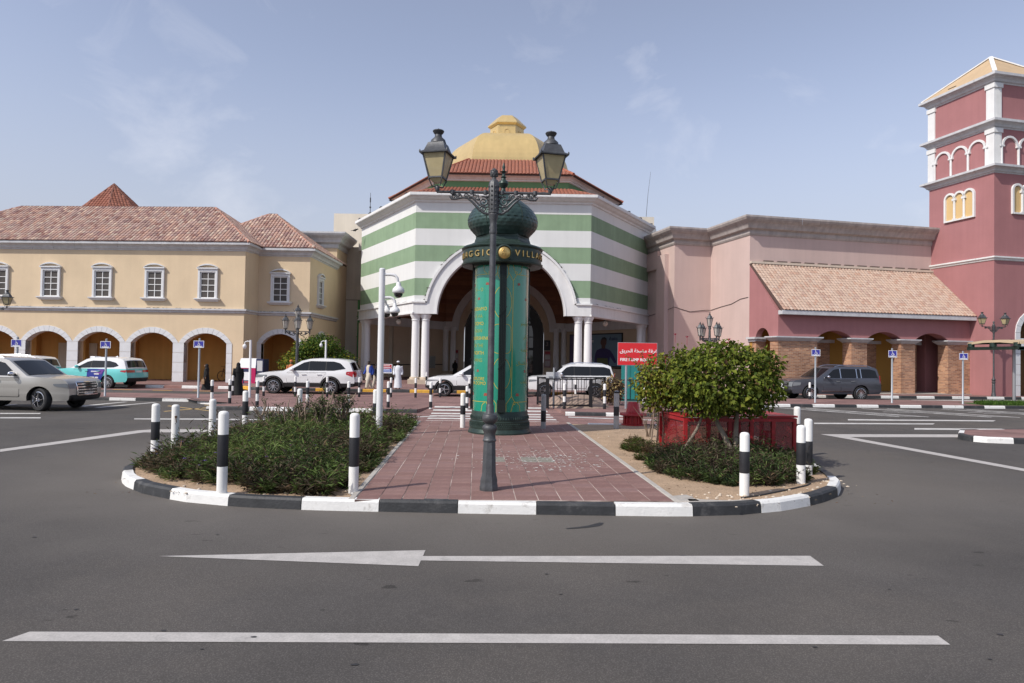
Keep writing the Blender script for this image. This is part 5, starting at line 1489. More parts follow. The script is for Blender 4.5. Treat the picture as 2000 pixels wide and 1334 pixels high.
# ------------------------------------------------------------------ signs
blue = mat('sign_blue', (0.045, 0.045, 0.30), rough=.4); white_p = mat('sign_white', (0.8, 0.8, 0.8), rough=.5)
grey_pole = mat('galvanised_pole', (0.36, 0.38, 0.40), rough=.45, metal=.4, var=.06)
def wheel_icon(parent, w):
    q = MB(); k = w / .5; y = -.012
    q.tube([(.0 * k + .085 * k * math.cos(t), y, -.03 * k + .085 * k * math.sin(t)) for t in [R(-200 + 15 * i) for i in range(18)]], .013 * k, 6)
    q.tube([(-.03 * k, y, .13 * k), (-.02 * k, y, .0), (.07 * k, y, .0), (.12 * k, y, -.09 * k)], .016 * k, 6)
    q.tube([(-.025 * k, y, .07 * k), (.06 * k, y, .07 * k)], .012 * k, 6)
    q.lathe([(.001, -.028 * k), (.026 * k, -.012 * k), (.026 * k, .012 * k), (.001, .028 * k)], 8, (-.035 * k, y, .175 * k))
    q.build('wheelchair_symbol', white_p, parent, 50)
def dis_sign(label, u, vb, vs0, vs1, z0=PLZ, w=.45):
    p = G(u, vb, z0); zt, zb = AT(u, vs0, p.y).z, AT(u, vs1, p.y).z
    t = thing('parking_sign', label, 'sign', p, R(-4), 'blue disabled parking signs')
    q = MB(); q.lathe([(.05, 0), (.05, .02), (.042, .03), (.042, zt - z0 + .10), (.02, zt - z0 + .11)], 12); q.build('pole', grey_pole, t, 40)
    h = zt - zb
    q = MB(); q.box(-w / 2, w / 2, -.008, .008, -h / 2, h / 2); pn = q.build('sign_panel', blue, t, loc=(0, -.055, (zt + zb) / 2 - z0))
    for a, b_, c, d in ((-w / 2, w / 2, h / 2 - .018, h / 2), (-w / 2, w / 2, -h / 2, -h / 2 + .018), (-w / 2, -w / 2 + .018, -h / 2 + .018, h / 2 - .018), (w / 2 - .018, w / 2, -h / 2 + .018, h / 2 - .018)):
        q = MB(); q.box(a, b_, -.011, -.008, c, d); q.build('border', white_p, pn)
    wheel_icon(pn, h * .95)
    me = text_mesh('PARKING', .075, .001, 'CENTER', .004); me.materials.append(white_p); o = put('lettering', me, pn, (0, -.011, -h * .36)); o.rotation_euler = (R(90), 0, 0)
dis_sign('blue disabled parking sign behind the beige car roof, leftmost', 31, 774, 663, 677.5)
dis_sign('blue disabled parking sign before the teal taxi', 205, 774, 666.5, 680)
dis_sign('blue disabled parking sign before the rightmost white arch of yellow building', 387, 777, 665.5, 679)
dis_sign('blue disabled parking sign beside the windscreen of dark grey car', 1592, 786.6, 682.5, 695.5, w=.40)
dis_sign('blue disabled parking sign behind grey car, before brick arcade', 1742, 787.2, 684.5, 698, w=.40)
dis_sign('blue disabled parking sign before the last brick pier at the right', 1880.5, 789.6, 690, 702.5, w=.40)
redp = mat('sign_red', (0.60, 0.025, 0.032), rough=.35, var=.03, vs=3)
p = G(1222, 798, PLZ); fs_ = thing('fire_pump_sign', 'red fire pump room sign on grey post half hidden by the bush', 'sign', p, R(-3))
q = MB(); q.tube([(0, 0, 0), (0, 0, 1.75)], .045, 12); q.build('post', grey_pole, fs_, 40)
zt, zb = AT(1242, 670, p.y).z - PLZ, AT(1242, 713, p.y).z - PLZ; wS = 1.50
q = MB(); q.box(-.33, wS - .33, -.055, -.045, zb, zt); pn = q.build('sign_panel', redp, fs_)
q = MB(); q.box(-.345, wS - .315, -.045, -.03, zb - .015, zt + .015); q.build('sign_back', mat('alu', (.55, .55, .56), rough=.4, metal=.7), pn)
me = text_mesh('\ufed6\ufef3\ufeae\ufea4\ufedf\ufe8d \ufe94\ufea8\ufec0\ufee3 \ufe94\ufed3\ufeae\ufecf', .19, .001, 'LEFT', .003); me.materials.append(white_p)
o = put('lettering', me, pn, (-.26, -.058, zt - .31)); o.rotation_euler = (R(90), 0, 0)
me = text_mesh('FIRE PUMP ROOM', .158, .001, 'LEFT', .004); me.materials.append(white_p)
o = put('lettering', me, pn, (-.25, -.058, zb + .20)); o.rotation_euler = (R(90), 0, 0)
# red and blue notice board by the porch
p = G(747, 757, .275); nb = thing('notice_board', 'small red and blue notice on a white post beside the man in white', 'sign', p)
q = MB(); q.tube([(0, 0, 0), (0, 0, .95)], .045, 8); q.build('post', wpole, nb)
w, zt, zb = .62, AT(757, 711, p.y).z - .275, AT(757, 729, p.y).z - .275
q = MB(); q.box(-.1, -.1 + w, -.06, -.05, zb, zt); pn = q.build('sign_panel', white_p, nb)
for a, b_, m in ((.50, .94, mat('notice_red', (.45, .04, .05), rough=.5)), (.12, .48, mat('notice_blue', (.05, .14, .50), rough=.5))):
    q = MB(); q.box(-.07, -.13 + w, -.064, -.060, zb + (zt - zb) * a, zb + (zt - zb) * b_); f = q.build('notice_field', m, pn)
    q = MB()
    for j in range(2): q.box(-.03 + .02 * j, w - .19 - .04 * j, -.067, -.064, zb + (zt - zb) * (a + .10 + .18 * j), zb + (zt - zb) * (a + .16 + .18 * j)); 
    q.build('text_line', white_p, f)
# back of a white sign on its post before the railing
p = G(1081, 797, PLZ); wb_ = thing('white_sign', 'plain white back of a small sign on a grey post by the railing', 'sign', p, R(12))
q = MB(); q.tube([(0, 0, 0), (0, 0, 1.55)], .04, 10); q.build('post', grey_pole, wb_, 40)
q = MB(); q.box(-.29, .29, .045, .06, 1.02, 1.38); pn = q.build('sign_panel', mat('sign_back_grey', (.60, .60, .60), rough=.5), wb_)
q = MB(); q.box(-.2, .2, .02, .045, 1.18, 1.22); q.build('bracket', grey_pole, pn)

# ------------------------------------------------------------------ railing round a manhole mound, teal cabinet, second railing
blackm = mat('black_railing', (0.018, 0.018, 0.02), rough=.5, metal=.3)
RL = thing('railing', 'black upright bar railing round the manhole beside the white sign', 'railing', (0, 0, 0))
def rail_panel(a, b_, h0=.12, h1=1.12, sp=.105, parent=None, w=.022, posts=True):
    a, b_ = Vector(a), Vector(b_); L = (b_ - a).length; d = (b_ - a).normalized()
    for z in (h0, h1):
        q = MB(); q.obox(a + Vector((0, 0, z)), b_ + Vector((0, 0, z)), .05, .05); q.build('rail', blackm, parent)
    k = int(L / sp)
    q = MB(); q.box(-w / 2, w / 2, -w / 2, w / 2, h0, h1); me = q.mesh('bar', blackm)
    for j in range(1, k): put('bar', me, parent, a + d * (L * j / k))
    if posts:
        q = MB(); q.box(-.04, .04, -.04, .04, 0, h1 + .03); me = q.mesh('railing_post', blackm)
        for p_ in (a, b_): put('railing_post', me, parent, p_)
A_, B_, C_, D_ = G(1070, 797.5, PLZ), G(1152, 797.5, PLZ), G(1181, 788.5, PLZ), G(1050, 790, PLZ)
for a, b_ in ((A_, B_), (B_ + Vector((.05, 0, 0)), C_), (D_, A_ - Vector((.05, 0, 0))), (C_ + Vector((0, .06, 0)), D_ + Vector((0, .06, 0)))): rail_panel(a, b_, parent=RL, sp=.105 if abs((b_ - a).y) < .3 else .22)
mound = MB(); c_ = (A_ + B_ + C_ + D_) / 4
mound.lathe([(1.25, 0), (1.1, .12), (.75, .38), (.5, .45), (.01, .46)], 12, tuple(c_ + Vector((.15, 0, -.0))), sx=1.15)
tag(mound.build('paver_mound', mat('tan_pavers', (.30, .22, .17), rough=.9, var=.2, vs=6, bump=.3, bs=12), None, 40), 'low tan paved mound inside the black railing', 'mound')
RL2 = thing('railing', 'low black railing before the teal cabinet, partly behind bush', 'railing', (0, 0, 0))
rail_panel(G(1187, 786, PLZ), G(1320, 788, PLZ), .12, 1.0, .2, RL2)
teal = mat('teal_paint', (0.02, 0.19, 0.18), rough=.45, var=.1, vs=2)
p = G(1231, 783, PLZ); tcab = thing('teal_cabinet', 'teal metal cabinet standing behind the red fire pump sign', 'cabinet', p, R(-10))
q = MB(); q.cbox(-.42, .42, -.3, .3, 0, 2.0, .04); q.build('casing', teal, tcab)
for s in (-1, 1):
    q = MB(); q.box(*sorted((s * .03, s * .38)), -.325, -.302, .1, 1.9); dd = q.build('door', teal, tcab)
    q = MB(); q.box(*sorted((s * .05, s * .09)), -.35, -.326, .9, 1.1); q.build('handle', MATS['steel'], dd)
p = AT(1279, 715, 30.0); fl = thing('floodlight', 'cream floodlight on a thin post above the bush, beside red sign', 'floodlight', (p.x, p.y, PLZ))
q = MB(); q.tube([(.22, 0, 0), (.22, 0, p.z - PLZ + .12)], .03, 8); q.build('post', grey_pole, fl)
q = MB(); q.obox((-.28, 0, p.z - PLZ), (.16, -.05, p.z - PLZ + .06), .22, .24); q.build('lamp_head', mat('cream_plastic', (.60, .50, .32), rough=.5), fl)

# ------------------------------------------------------------------ red vent and red cage
red_o = mat('red_enamel', (0.33, 0.016, 0.020), rough=.38, var=.08, vs=4, dirt=((.3, .06, .05), 6, .6, .8))
p = G(1236, 830, .118); rv = thing('red_vent', 'red cone topped fire hydrant vent on the sandy bed', 'hydrant', p)
q = MB(); q.lathe([(.34, -.02), (.34, .03), (.26, .04), (.25, .30)], 24); q.build('base', red_o, rv, 40)
q = MB()
for k in range(20): q.box(-.012, .012, -.275, -.24, .06, .2); 
fin = MB(); fin.box(-.012, .012, -.29, -.245, .05, .28); fm = fin.mesh('fin', red_o)
for k in range(16): put('fin', fm, rv, (0, 0, 0), R(22.5 * k))
q = MB(); q.lathe([(.38, .28), (.40, .30), (.39, .35), (.23, .37), (.21, .38)], 28); q.build('brim', red_o, rv, 40)
q = MB(); q.lathe([(.205, .37), (.15, .66), (.13, .68), (.01, .685)], 24); q.build('cone', red_o, rv, 40)
CG = thing('red_cage', 'long red mesh cage with metal lid under the round bush', 'cage', (0, 0, 0))
z0, z1 = .118, .90
c0, c1, c2, c3 = Vector((3.56, 13.95, 0)), Vector((5.93, 14.30, 0)), Vector((5.70, 15.55, 0)), Vector((3.34, 15.2, 0))
redm = mat('red_mesh', (0.24, 0.016, 0.02), rough=.6, alpha=.68, fine=.5, fs=60)
def bar(a, b_, w=.07): q = MB(); q.obox(a, b_, w, w); return q
Z = lambda v, z: Vector((v.x, v.y, z))
for a, b_ in ((c0, c1), (c1, c2), (c2, c3), (c3, c0)):
    for z in (z0 + .04, z1 - .05): bar(Z(a, z), Z(b_, z)).build('frame_bar', red_o, CG)
    q = MB(); q.quad(Z(a, z0), Z(b_, z0), Z(b_, z1 - .05), Z(a, z1 - .05)); q.build('mesh_panel', redm, CG)
for v in [c0, c1, c2, c3] + [c0.lerp(c1, f) for f in (.21, .40, .60, .80)]: bar(Z(v, z0), Z(v, z1 - .02), .075).build('frame_bar', red_o, CG)
q = MB(); e = .05; q.add([Z(c0, z1) + Vector((-e, -e, 0)), Z(c1, z1) + Vector((e, -e, 0)), Z(c2, z1) + Vector((e, e, 0)), Z(c3, z1) + Vector((-e, e, 0)), Z(c0, z1 + .04) + Vector((-e, -e, 0)), Z(c1, z1 + .04) + Vector((e, -e, 0)), Z(c2, z1 + .04) + Vector((e, e, 0)), Z(c3, z1 + .04) + Vector((-e, e, 0))],
                  [(0, 3, 2, 1), (4, 5, 6, 7), (0, 1, 5, 4), (1, 2, 6, 5), (2, 3, 7, 6), (3, 0, 4, 7)]); q.build('lid', red_o, CG)
PP = thing('pump_pipes', 'red and grey pipes standing inside the red cage', 'pipes', (0, 0, 0))
m_ = (c0 + c2) / 2
q = MB(); q.tube([Z(m_ + Vector((.85, -.1, 0)), .1), Z(m_ + Vector((.85, -.1, 0)), .55)], .045, 10); q.lathe([(.09, 0), (.09, .03)], 12, tuple(Z(m_ + Vector((.85, -.1, 0)), .55))); q.build('riser', red_o, PP, 40)
q = MB(); q.tube([Z(m_ + Vector((-.1, 0, 0)), .1), Z(m_ + Vector((-.1, 0, 0)), .5), Z(m_ + Vector((.4, .05, 0)), .5), Z(m_ + Vector((.4, .05, 0)), .12)], .06, 10); q.build('pipe', mat('grey_pipe', (.35, .35, .34), rough=.5, metal=.4), PP, 40)
q = MB(); q.box(m_.x + .1, m_.x + .3, m_.y - .1, m_.y + .1, .55, .8); q.build('valve_box', red_o, PP)

# ------------------------------------------------------------------ pay station, billboard, posters in the porch
pink = mat('magenta_panel', (0.45, 0.015, 0.10), rough=.4); navy = mat('navy_panel', (0.03, 0.035, 0.09), rough=.4)
p = AT(487, 750, 40.2); p.z = .15; PK = thing('ticket_kiosk', 'magenta and white ticket kiosk standing behind the woman in black', 'kiosk', p, R(-8))
q = MB(); q.box(-.55, .55, -.35, .35, 0, 1.02); q.build('cabinet', pink, PK)
q = MB(); q.add([(-.55, -.352, 1.022), (.55, -.352, 1.022), (.55, .352, 1.022), (-.55, .352, 1.022), (-.45, -.2, 1.58), (.52, -.2, 1.58), (.52, .352, 1.58), (-.45, .352, 1.58)], [(0, 3, 2, 1), (4, 5, 6, 7), (0, 1, 5, 4), (1, 2, 6, 5), (2, 3, 7, 6), (3, 0, 4, 7)]); q.build('hood', wpole, PK)
q = MB(); q.box(-.2, .25, -.37, -.353, .1, .98); sp_ = q.build('notice_panel', navy, PK)
q = MB(); q.box(-.15, .2, -.376, -.371, .3, .78); q.build('price_list', white_p, sp_); q = MB(); q.box(-.12, .17, -.376, -.371, .16, .24); q.build('price_strip', mat('pale_red', (.5, .12, .12), rough=.5), sp_)
q = MB(); q.box(.552, 1.0, -.3, .36, 0, 1.55); sd = q.build('side_cabinet', navy, PK)
q = MB(); q.box(.62, .95, -.31, -.301, .85, 1.45); q.build('side_notice', mat('notice_grey', (.5, .5, .5), rough=.5), sd)
for k in range(3):
    q = MB(); q.box(.66 + k * .1, .72 + k * .1, -.31, -.301, .4, .75); q.build('button_strip', mat('olive_strip', (.2, .2, .08), rough=.5), sd)

BBM = Matrix.Translation((HX, HY, 0)) @ rear_M(-1)       # rear right wall of the porch; local x runs along the wall
def wallpos(u, v): return HIT(u, v, (HX + (rear_M(-1) @ Vector((0, -.3, 0))).x, HY + (rear_M(-1) @ Vector((0, -.3, 0))).y), R(-60))
xa, za = wallpos(1114, 657); xb, zb = wallpos(1214, 650.5); 
x0_, x1_ = min(xa, xb), max(xa, xb); zt = (za + zb) / 2
BD = thing('billboard', 'grey blue sportswear billboard with a figure in purple shirt inside the porch', 'billboard', (0, 0, 0)); BD.matrix_world = BBM
q = MB(); q.box(x0_ - .1, x1_ + .1, -.30, -.22, 1.35, zt + .1); q.build('frame', fr_k, BD)
q = MB(); q.box(x0_, x1_, -.315, -.301, 1.45, zt); pb = q.build('picture', mat('grey_blue_print', (.17, .26, .33), rough=.4), BD)
W_ = x1_ - x0_
def px(f): return x0_ + W_ * f
# (the wall runs towards the camera on the right: larger photo x is nearer, local x grows to the nearer end)
fig = MB(); y = -.322
def flat(pts, m, name):
    q = MB(); q.prism([(px(a), 1.45 + (zt - 1.45) * b_) for a, b_ in pts], 'y', y, -.3155); return q.build(name, m, pb)
flip = (xb < xa)
fx = (lambda f: 1 - f) if flip else (lambda f: f)
flat([(fx(a), b_) for a, b_ in ((.50, .0), (.52, .38), (.55, .50), (.63, .56), (.72, .56), (.80, .50), (.86, .36), (.92, .12), (.88, .10), (.80, .30), (.78, .0))], mat('print_purple', (.05, .035, .13), rough=.5), 'printed_shirt')
flat([(fx(a), b_) for a, b_ in ((.55, .0), (.56, .25), (.76, .25), (.77, .0))], mat('print_olive', (.13, .15, .06), rough=.5), 'printed_shirt_hem').location.y -= .004
flat([(fx(a), b_) for a, b_ in ((.645, .55), (.64, .66), (.62, .72), (.625, .82), (.66, .89), (.71, .89), (.735, .82), (.73, .70), (.71, .64), (.71, .55))], mat('print_skin', (.12, .06, .045), rough=.5), 'printed_head').location.y -= .004
flat([(fx(a), b_) for a, b_ in ((.63, .82), (.65, .90), (.70, .92), (.735, .87), (.735, .78), (.72, .84), (.68, .85))], fr_k, 'printed_hair').location.y -= .008
flat([(fx(a), b_) for a, b_ in ((0, 0), (0, 1), (.12, 1), (.14, 0))], mat('print_violet', (.10, .06, .14), rough=.5), 'printed_stripe').location.y -= .002
me = text_mesh('asics', .42, .002, 'CENTER', .006); me.materials.append(mat('print_navy', (.02, .025, .09), rough=.5)); o = put('lettering', me, pb, (px(fx(.88)), -.325, 1.45 + (zt - 1.45) * .86)); o.rotation_euler = (R(90), 0, 0)
q = MB(); q.tube([(-.36 + .10 * math.cos(t), -.325, .02 + .13 * math.sin(t)) for t in [R(120 - 20 * i) for i in range(16)]], .018, 5); q.tube([(-.46, -.325, -.1), (-.3, -.325, .16)], .018, 5); q.build('printed_emblem', MATS['print_navy'], pb, loc=(px(fx(.88)) - .22, 0, 1.45 + (zt - 1.45) * .86))
for a, b_ in ((.88, .05), (.80, .09), (.76, .09), (.22, .05), (.12, .09)):
    q = MB(); q.box(px(fx(.42)) - .3, px(fx(.42)) + b_ * 5, -.325, -.3155, 1.45 + (zt - 1.45) * a, 1.45 + (zt - 1.45) * (a + .025)); q.build('text_line', white_p, pb)
# notices on the inner wall beside the doors
q = MB()
for u0, u1, v0, v1, nm, lab, col in ((1062.5, 1074.5, 664.5, 684.5, 'black_sign', 'black square gate number sign right of the dark doorway', (.02, .018, .02)), (1063.5, 1075, 685.5, 718, 'poster', 'pale pink poster under the black square sign', (.36, .22, .22)),
                               (883, 895, 683, 716, 'poster', 'red and white poster left of the dark doorway', (.40, .30, .29)), (836, 850, 695.5, 719, 'wall_notice', 'grey framed notice on the porch wall between columns', (.22, .22, .2))):
    d = HY + AP_ - .06 if u0 > 860 else 59.0
    a, b_ = AT(u0, v0, d), AT(u1, v1, d)
    q = MB(); q.box(a.x, b_.x, d - .03, d + .04, b_.z, a.z); o = q.build(nm, mat(nm + '_%d' % u0, col, rough=.5))
    tag(o, lab, 'sign')
    if nm == 'black_sign':
        me = text_mesh('3', .55, .002); me.materials.append(mat('dim_grey', (.25, .22, .2), rough=.5)); t_ = put('lettering', me, o, ((a.x + b_.x) / 2, d - .034, (a.z + b_.z) / 2 + .1)); t_.rotation_euler = (R(90), 0, 0)
    elif nm == 'poster':
        h = a.z - b_.z
        for f0, f1, cc in ((.82, .97, (.35, .03, .04)), (.5, .75, (.5, .45, .42)), (.1, .4, (.45, .38, .38))):
            q = MB(); q.box(a.x + .05, b_.x - .05, d - .036, d - .031, b_.z + h * f0, b_.z + h * f1); q.build('printed_field', mat('print_%d_%d' % (u0, f0 * 100), cc, rough=.5), o)

# ------------------------------------------------------------------ parking shade at the right edge, grass
SH = thing('car_park_awning', 'tan fabric parking shade on green steel arms at the right edge', 'canopy', (25.05, 35.6, PLZ))
tan_f = mat('tan_fabric', (.48, .37, .24), rough=.9, var=.08, vs=1.5)
zc = AT(1950, 664, 35.6).z - PLZ
q = MB()
N = 8
for i in range(N):
    x0, x1 = i * .8, (i + 1) * .8
    for a, b_ in ((-1.9, -.6), (-.6, .6), (.6, 1.9)):
        f = lambda x, y: zc + .035 * x - .03 * y * y - .02 * math.sin(x * 2.2) * abs(y)
        q.add([(x0, a, f(x0, a)), (x1, a, f(x1, a)), (x1, b_, f(x1, b_)), (x0, b_, f(x0, b_))], [(0, 1, 2, 3)])
for i in range(N):
    x0, x1 = i * .8, (i + 1) * .8
    q.add([(x0, -1.9, f(x0, -1.9)), (x1, -1.9, f(x1, -1.9)), (x1, -1.93, f(x1, -1.9) - .13), (x0, -1.93, f(x0, -1.9) - .13)], [(0, 1, 2, 3)])
for a, b_ in ((-1.9, -.6), (-.6, .6), (.6, 1.9)): q.add([(0, a, f(0, a)), (0, b_, f(0, b_)), (-.03, b_, f(0, b_) - .13), (-.03, a, f(0, a) - .13)], [(0, 1, 2, 3)])
q.build('fabric_roof', tan_f, SH, 60)
for yy in (-1.85, 0, 1.85):
    q = MB(); q.tube([(0, yy, zc - .17), (6.4, yy, zc + .05)], .05, 8); q.build('rafter', iron_g, SH, 40)
q = MB(); q.box(-.05, .25, -1.9, 1.9, zc - .52, zc - .36); q.build('edge_beam', iron_g, SH); q = MB(); q.box(0, 6.4, -1.9, -1.8, zc - .55, zc - .40); q.build('edge_beam', iron_g, SH)
for z in (zc - .36,):
    for yy in (-1.7, 0, 1.7):
        q = MB(); q.lathe([(.16, 0), (.16, .2)], 10, (.05, yy, zc - .36)); q.build('end_bracket', iron_g, SH, 40)
pq = G(1980.5, 786.5, PLZ)
q = MB(); q.tube([(pq.x - 25.05, pq.y - 35.6, 0), (pq.x - 25.05, pq.y - 35.6, zc - .3)], .075, 12); q.build('post', mat('steel_post', (.42, .42, .43), rough=.35, metal=.6), SH, 40)
for u, v, d, lab in ((694, 452.5, 51.0, 'black crow sitting on the small yellow cornice'), (605.5, 517, 47.3, 'dark bird perched on top of the end bay side window'), (683, 0, 0, '')):
    if not lab: continue
    p = AT(u, v, d); q = MB()
    q.lathe([(.01, -.2), (.06, -.12), (.085, 0), (.06, .1), (.02, .16)], 10)
    bd = xf(q, Matrix.Rotation(R(70), 4, 'Y')).build('bird', mat('crow_black', (.012, .012, .014), rough=.5), None, 60, p + Vector((0, 0, .13)))
    tag(bd, lab, 'bird')
    q = MB(); q.lathe([(.005, -.05), (.045, -.02), (.05, .02), (.01, .055)], 8, (.17, 0, .06)); q.tube([(.2, 0, .06), (.27, 0, .05)], [.014, .003], 5); q.build('head', MATS['crow_black'], bd, 60)
    q = MB(); q.tube([(.02, .02, -.13), (.02, .02, -.02)], .008, 4); q.build('leg', MATS['crow_black'], bd); q = MB(); q.tube([(.02, -.03, -.13), (.02, -.03, -.02)], .008, 4); q.build('leg', MATS['crow_black'], bd)
    q = MB(); q.obox((-.1, 0, -.01), (-.34, 0, -.07), .07, .015); q.build('tail', MATS['crow_black'], bd)

# ================================================================== CARS
glass_c = mat('car_glass', (0.010, 0.011, 0.012), rough=.06, spec=.45)
tyre_m = mat('tyre_rubber', (0.016, 0.016, 0.017), rough=.75, var=.15, vs=8)
alloy = mat('alloy_wheel', (0.58, 0.58, 0.60), rough=.25, metal=.9)
chrome = mat('chrome_trim', (0.7, 0.7, 0.72), rough=.12, metal=1.0)
plast = mat('black_plastic', (0.02, 0.02, 0.021), rough=.55)
tail_r = mat('tail_lamp_red', (0.42, 0.012, 0.015), rough=.15, coat=.6)
head_l = mat('head_lamp_glass', (0.20, 0.215, 0.23), rough=.15, spec=.6, coat=.5)
def paint(name, col, metal=0.0): return mat(name, col, rough=.32, metal=metal, coat=.8, spec=.5, var=.02, vs=2)

def clip_x(poly, xa, xb):
    def cut(P, f, g):
        o = []
        for i in range(len(P)):
            a, b = P[i], P[(i + 1) % len(P)]
            if f(a): o.append(a)
            if f(a) != f(b):
                t = (g - a[0]) / (b[0] - a[0]); o.append((g, a[1] + (b[1] - a[1]) * t))
        return o
    P = cut(poly, lambda p: p[0] >= xa, xa)
    return cut(P, lambda p: p[0] <= xb, xb) if P else P

def round_poly(P, r=.05):
    """cut the corners of a polygon so panels and windows have rounded corners"""
    o = []; n = len(P)
    for i in range(n):
        p, a, b = Vector(P[i]), Vector(P[i - 1]), Vector(P[(i + 1) % n])
        la, lb = (a - p).length, (b - p).length
        k = min(r, la * .4, lb * .4)
        q0, q1 = p + (a - p).normalized() * k, p + (b - p).normalized() * k
        for t in (0, .5, 1):
            o.append(tuple(q0 * (1 - t) ** 2 + p * 2 * t * (1 - t) + q1 * t * t))
    return o

def make_car(name, label, S, body_m, upper_m=None, group='cars parked before the buildings'):
    """S: car drawing in metres, x from the nose backwards. Local axes: nose at -x ... built facing -X."""
    L, hw = S['L'], S['W'] / 2
    up, sill, r, ax = S['up'], S.get('sill', .34), S['r'], S['ax']
    belt, tum = S['belt'], S.get('tum', .26)
    t = thing(name, label, 'car', (0, 0, 0), 0, group)
    X0 = L / 2
    def Wd(x, z):
        w = hw
        if z < .55: w -= (.55 - z) * .22
        if z > belt: w -= .015 + (z - belt) * tum
        a = max(0, 1 - x / .85); w -= .17 * a * a
        a = max(0, 1 - (L - x) / .7); w -= .10 * a * a
        return w + .02 * math.exp(-((z - .78 * belt) / .12) ** 2)
    out = list(up); ra = r * S.get('arch', 1.17)
    bot = [(up[-1][0] - .12, sill + .02)]
    for c in sorted(ax, reverse=True):
        h = math.sqrt(max(0, ra * ra - (sill - r) ** 2)); a0 = math.atan2(sill - r, h)
        bot += [(c + ra * math.cos(a), r + ra * math.sin(a)) for a in [a0 + (math.pi - 2 * a0) * i / 12 for i in range(13)]]
    bot.append((up[0][0] + .12, sill + .02))
    out += bot
    bm = bmesh.new()
    f = bm.faces.new([bm.verts.new((x, 0, z)) for x, z in out])
    for z in (.48, .60, S.get('clad', .62), .75, .88, belt - .06, belt, belt + .12, belt + .28, belt + .45):
        g = bm.verts[:] + bm.edges[:] + bm.faces[:]
        bmesh.ops.bisect_plane(bm, geom=g, plane_co=(0, 0, z), plane_no=(0, 0, 1), dist=1e-5)
    for i in range(1, int(L / .22)):
        g = bm.verts[:] + bm.edges[:] + bm.faces[:]
        bmesh.ops.bisect_plane(bm, geom=g, plane_co=(i * .22 + .003, 0, 0), plane_no=(1, 0, 0), dist=1e-5)
    bm.verts.index_update()
    V = [(v.co.x, v.co.z) for v in bm.verts]
    FS = [[v.index for v in f.verts] for f in bm.faces]
    BE = []
    for e in bm.edges:
        if len(e.link_faces) == 1:
            l = e.link_loops[0]; BE.append((l.vert.index, l.link_loop_next.vert.index))
    cw = sum((V[b][0] - V[a][0]) * (V[b][1] + V[a][1]) for a, b in BE) > 0
    bm.free()
    nrm = {}
    for a, b in BE:
        d = Vector((V[b][0] - V[a][0], V[b][1] - V[a][1])); 
        n_ = Vector((-d.y, d.x)) if cw else Vector((d.y, -d.x))
        for i in (a, b): nrm[i] = nrm.get(i, Vector((0, 0))) + (n_.normalized() if n_.length else n_)
    q = MB(); clad = S.get('clad', 0); um = 1 if upper_m else 0
    mats = [body_m, upper_m or body_m, plast]
    ix = {}
    for s in (-1, 1):
        for i, (x, z) in enumerate(V): ix[(i, s)] = len(q.v); q.v.append((x - X0, s * Wd(x, z), z))
    def add(f, mi): q.f.append(f); q.m.append(mi); q.t.append((1, 1, 1))
    for f in FS:
        cz = sum(V[i][1] for i in f) / len(f)
        mi = 2 if clad and cz < clad - .005 else (um if cz > belt else 0)
        add([ix[(i, -1)] for i in f], mi); add([ix[(i, 1)] for i in f][::-1], mi)
    FR_ = (-.86, -.5, 0, .5, .86)
    for i in nrm:
        n_ = nrm[i].normalized(); x, z = V[i]
        cr = .0 if z < sill + .04 or n_.y < -.3 else (.10 if abs(n_.x) > .75 else .035)
        for k, f in enumerate(FR_):
            b_ = cr * (1 - f * f)
            ix[(i, k + 10)] = len(q.v); q.v.append((x + n_.x * b_ - X0, f * Wd(x, z), z + n_.y * b_))
    seq = [-1, 10, 11, 12, 13, 14, 1]
    for a, b in BE:
        n_ = (nrm[a] + nrm[b]); cz = (V[a][1] + V[b][1]) / 2
        mi = 2 if n_.y < -.2 or cz < max(.44, clad - .02) and n_.y < .3 and (clad or cz < .44) else (um if cz > belt - .01 and n_.y > -.2 and V[a][0] > S['cowl'][0] - .01 and V[b][0] > S['cowl'][0] - .01 else 0)
        for k0, k1 in zip(seq, seq[1:]): add([ix[(a, k0)], ix[(a, k1)], ix[(b, k1)], ix[(b, k0)]], mi)
    body = q.build('body', mats, t)
    md = body.modifiers.new('bevel', 'BEVEL'); md.width = .035; md.segments = 2; md.limit_method = 'ANGLE'; md.angle_limit = R(38)
    shade(body.data, 40)
    md.harden_normals = False
    def side(poly, m, nm, off=.006, parent=None, sides=(-1, 1), rnd=.05, thick=.02):
        res = []
        P = round_poly(poly, rnd) if rnd else poly
        for s in sides:
            b2 = bmesh.new(); b2.faces.new([b2.verts.new((x, 0, z)) for x, z in P])
            for i in range(1, int(L / .25)):
                bmesh.ops.bisect_plane(b2, geom=b2.verts[:] + b2.edges[:] + b2.faces[:], plane_co=(i * .25, 0, 0), plane_no=(1, 0, 0), dist=1e-5)
            for z in (.55, .75, belt, belt + .25):
                bmesh.ops.bisect_plane(b2, geom=b2.verts[:] + b2.edges[:] + b2.faces[:], plane_co=(0, 0, z), plane_no=(0, 0, 1), dist=1e-5)
            rim = [e for e in b2.edges if len(e.link_faces) == 1]
            ex = bmesh.ops.extrude_edge_only(b2, edges=rim)
            nv = set(v for v in ex['geom'] if isinstance(v, bmesh.types.BMVert))
            for v in b2.verts:
                w = Wd(v.co.x, v.co.z) + (off if v not in nv else off - thick)
                v.co = (v.co.x - X0, s * w, v.co.z)
            bmesh.ops.recalc_face_normals(b2, faces=b2.faces)
            me = bpy.data.meshes.new(nm); b2.to_mesh(me); b2.free(); me.materials.append(m); shade(me, 35)
            res.append(put(nm, me, parent or t))
        return res
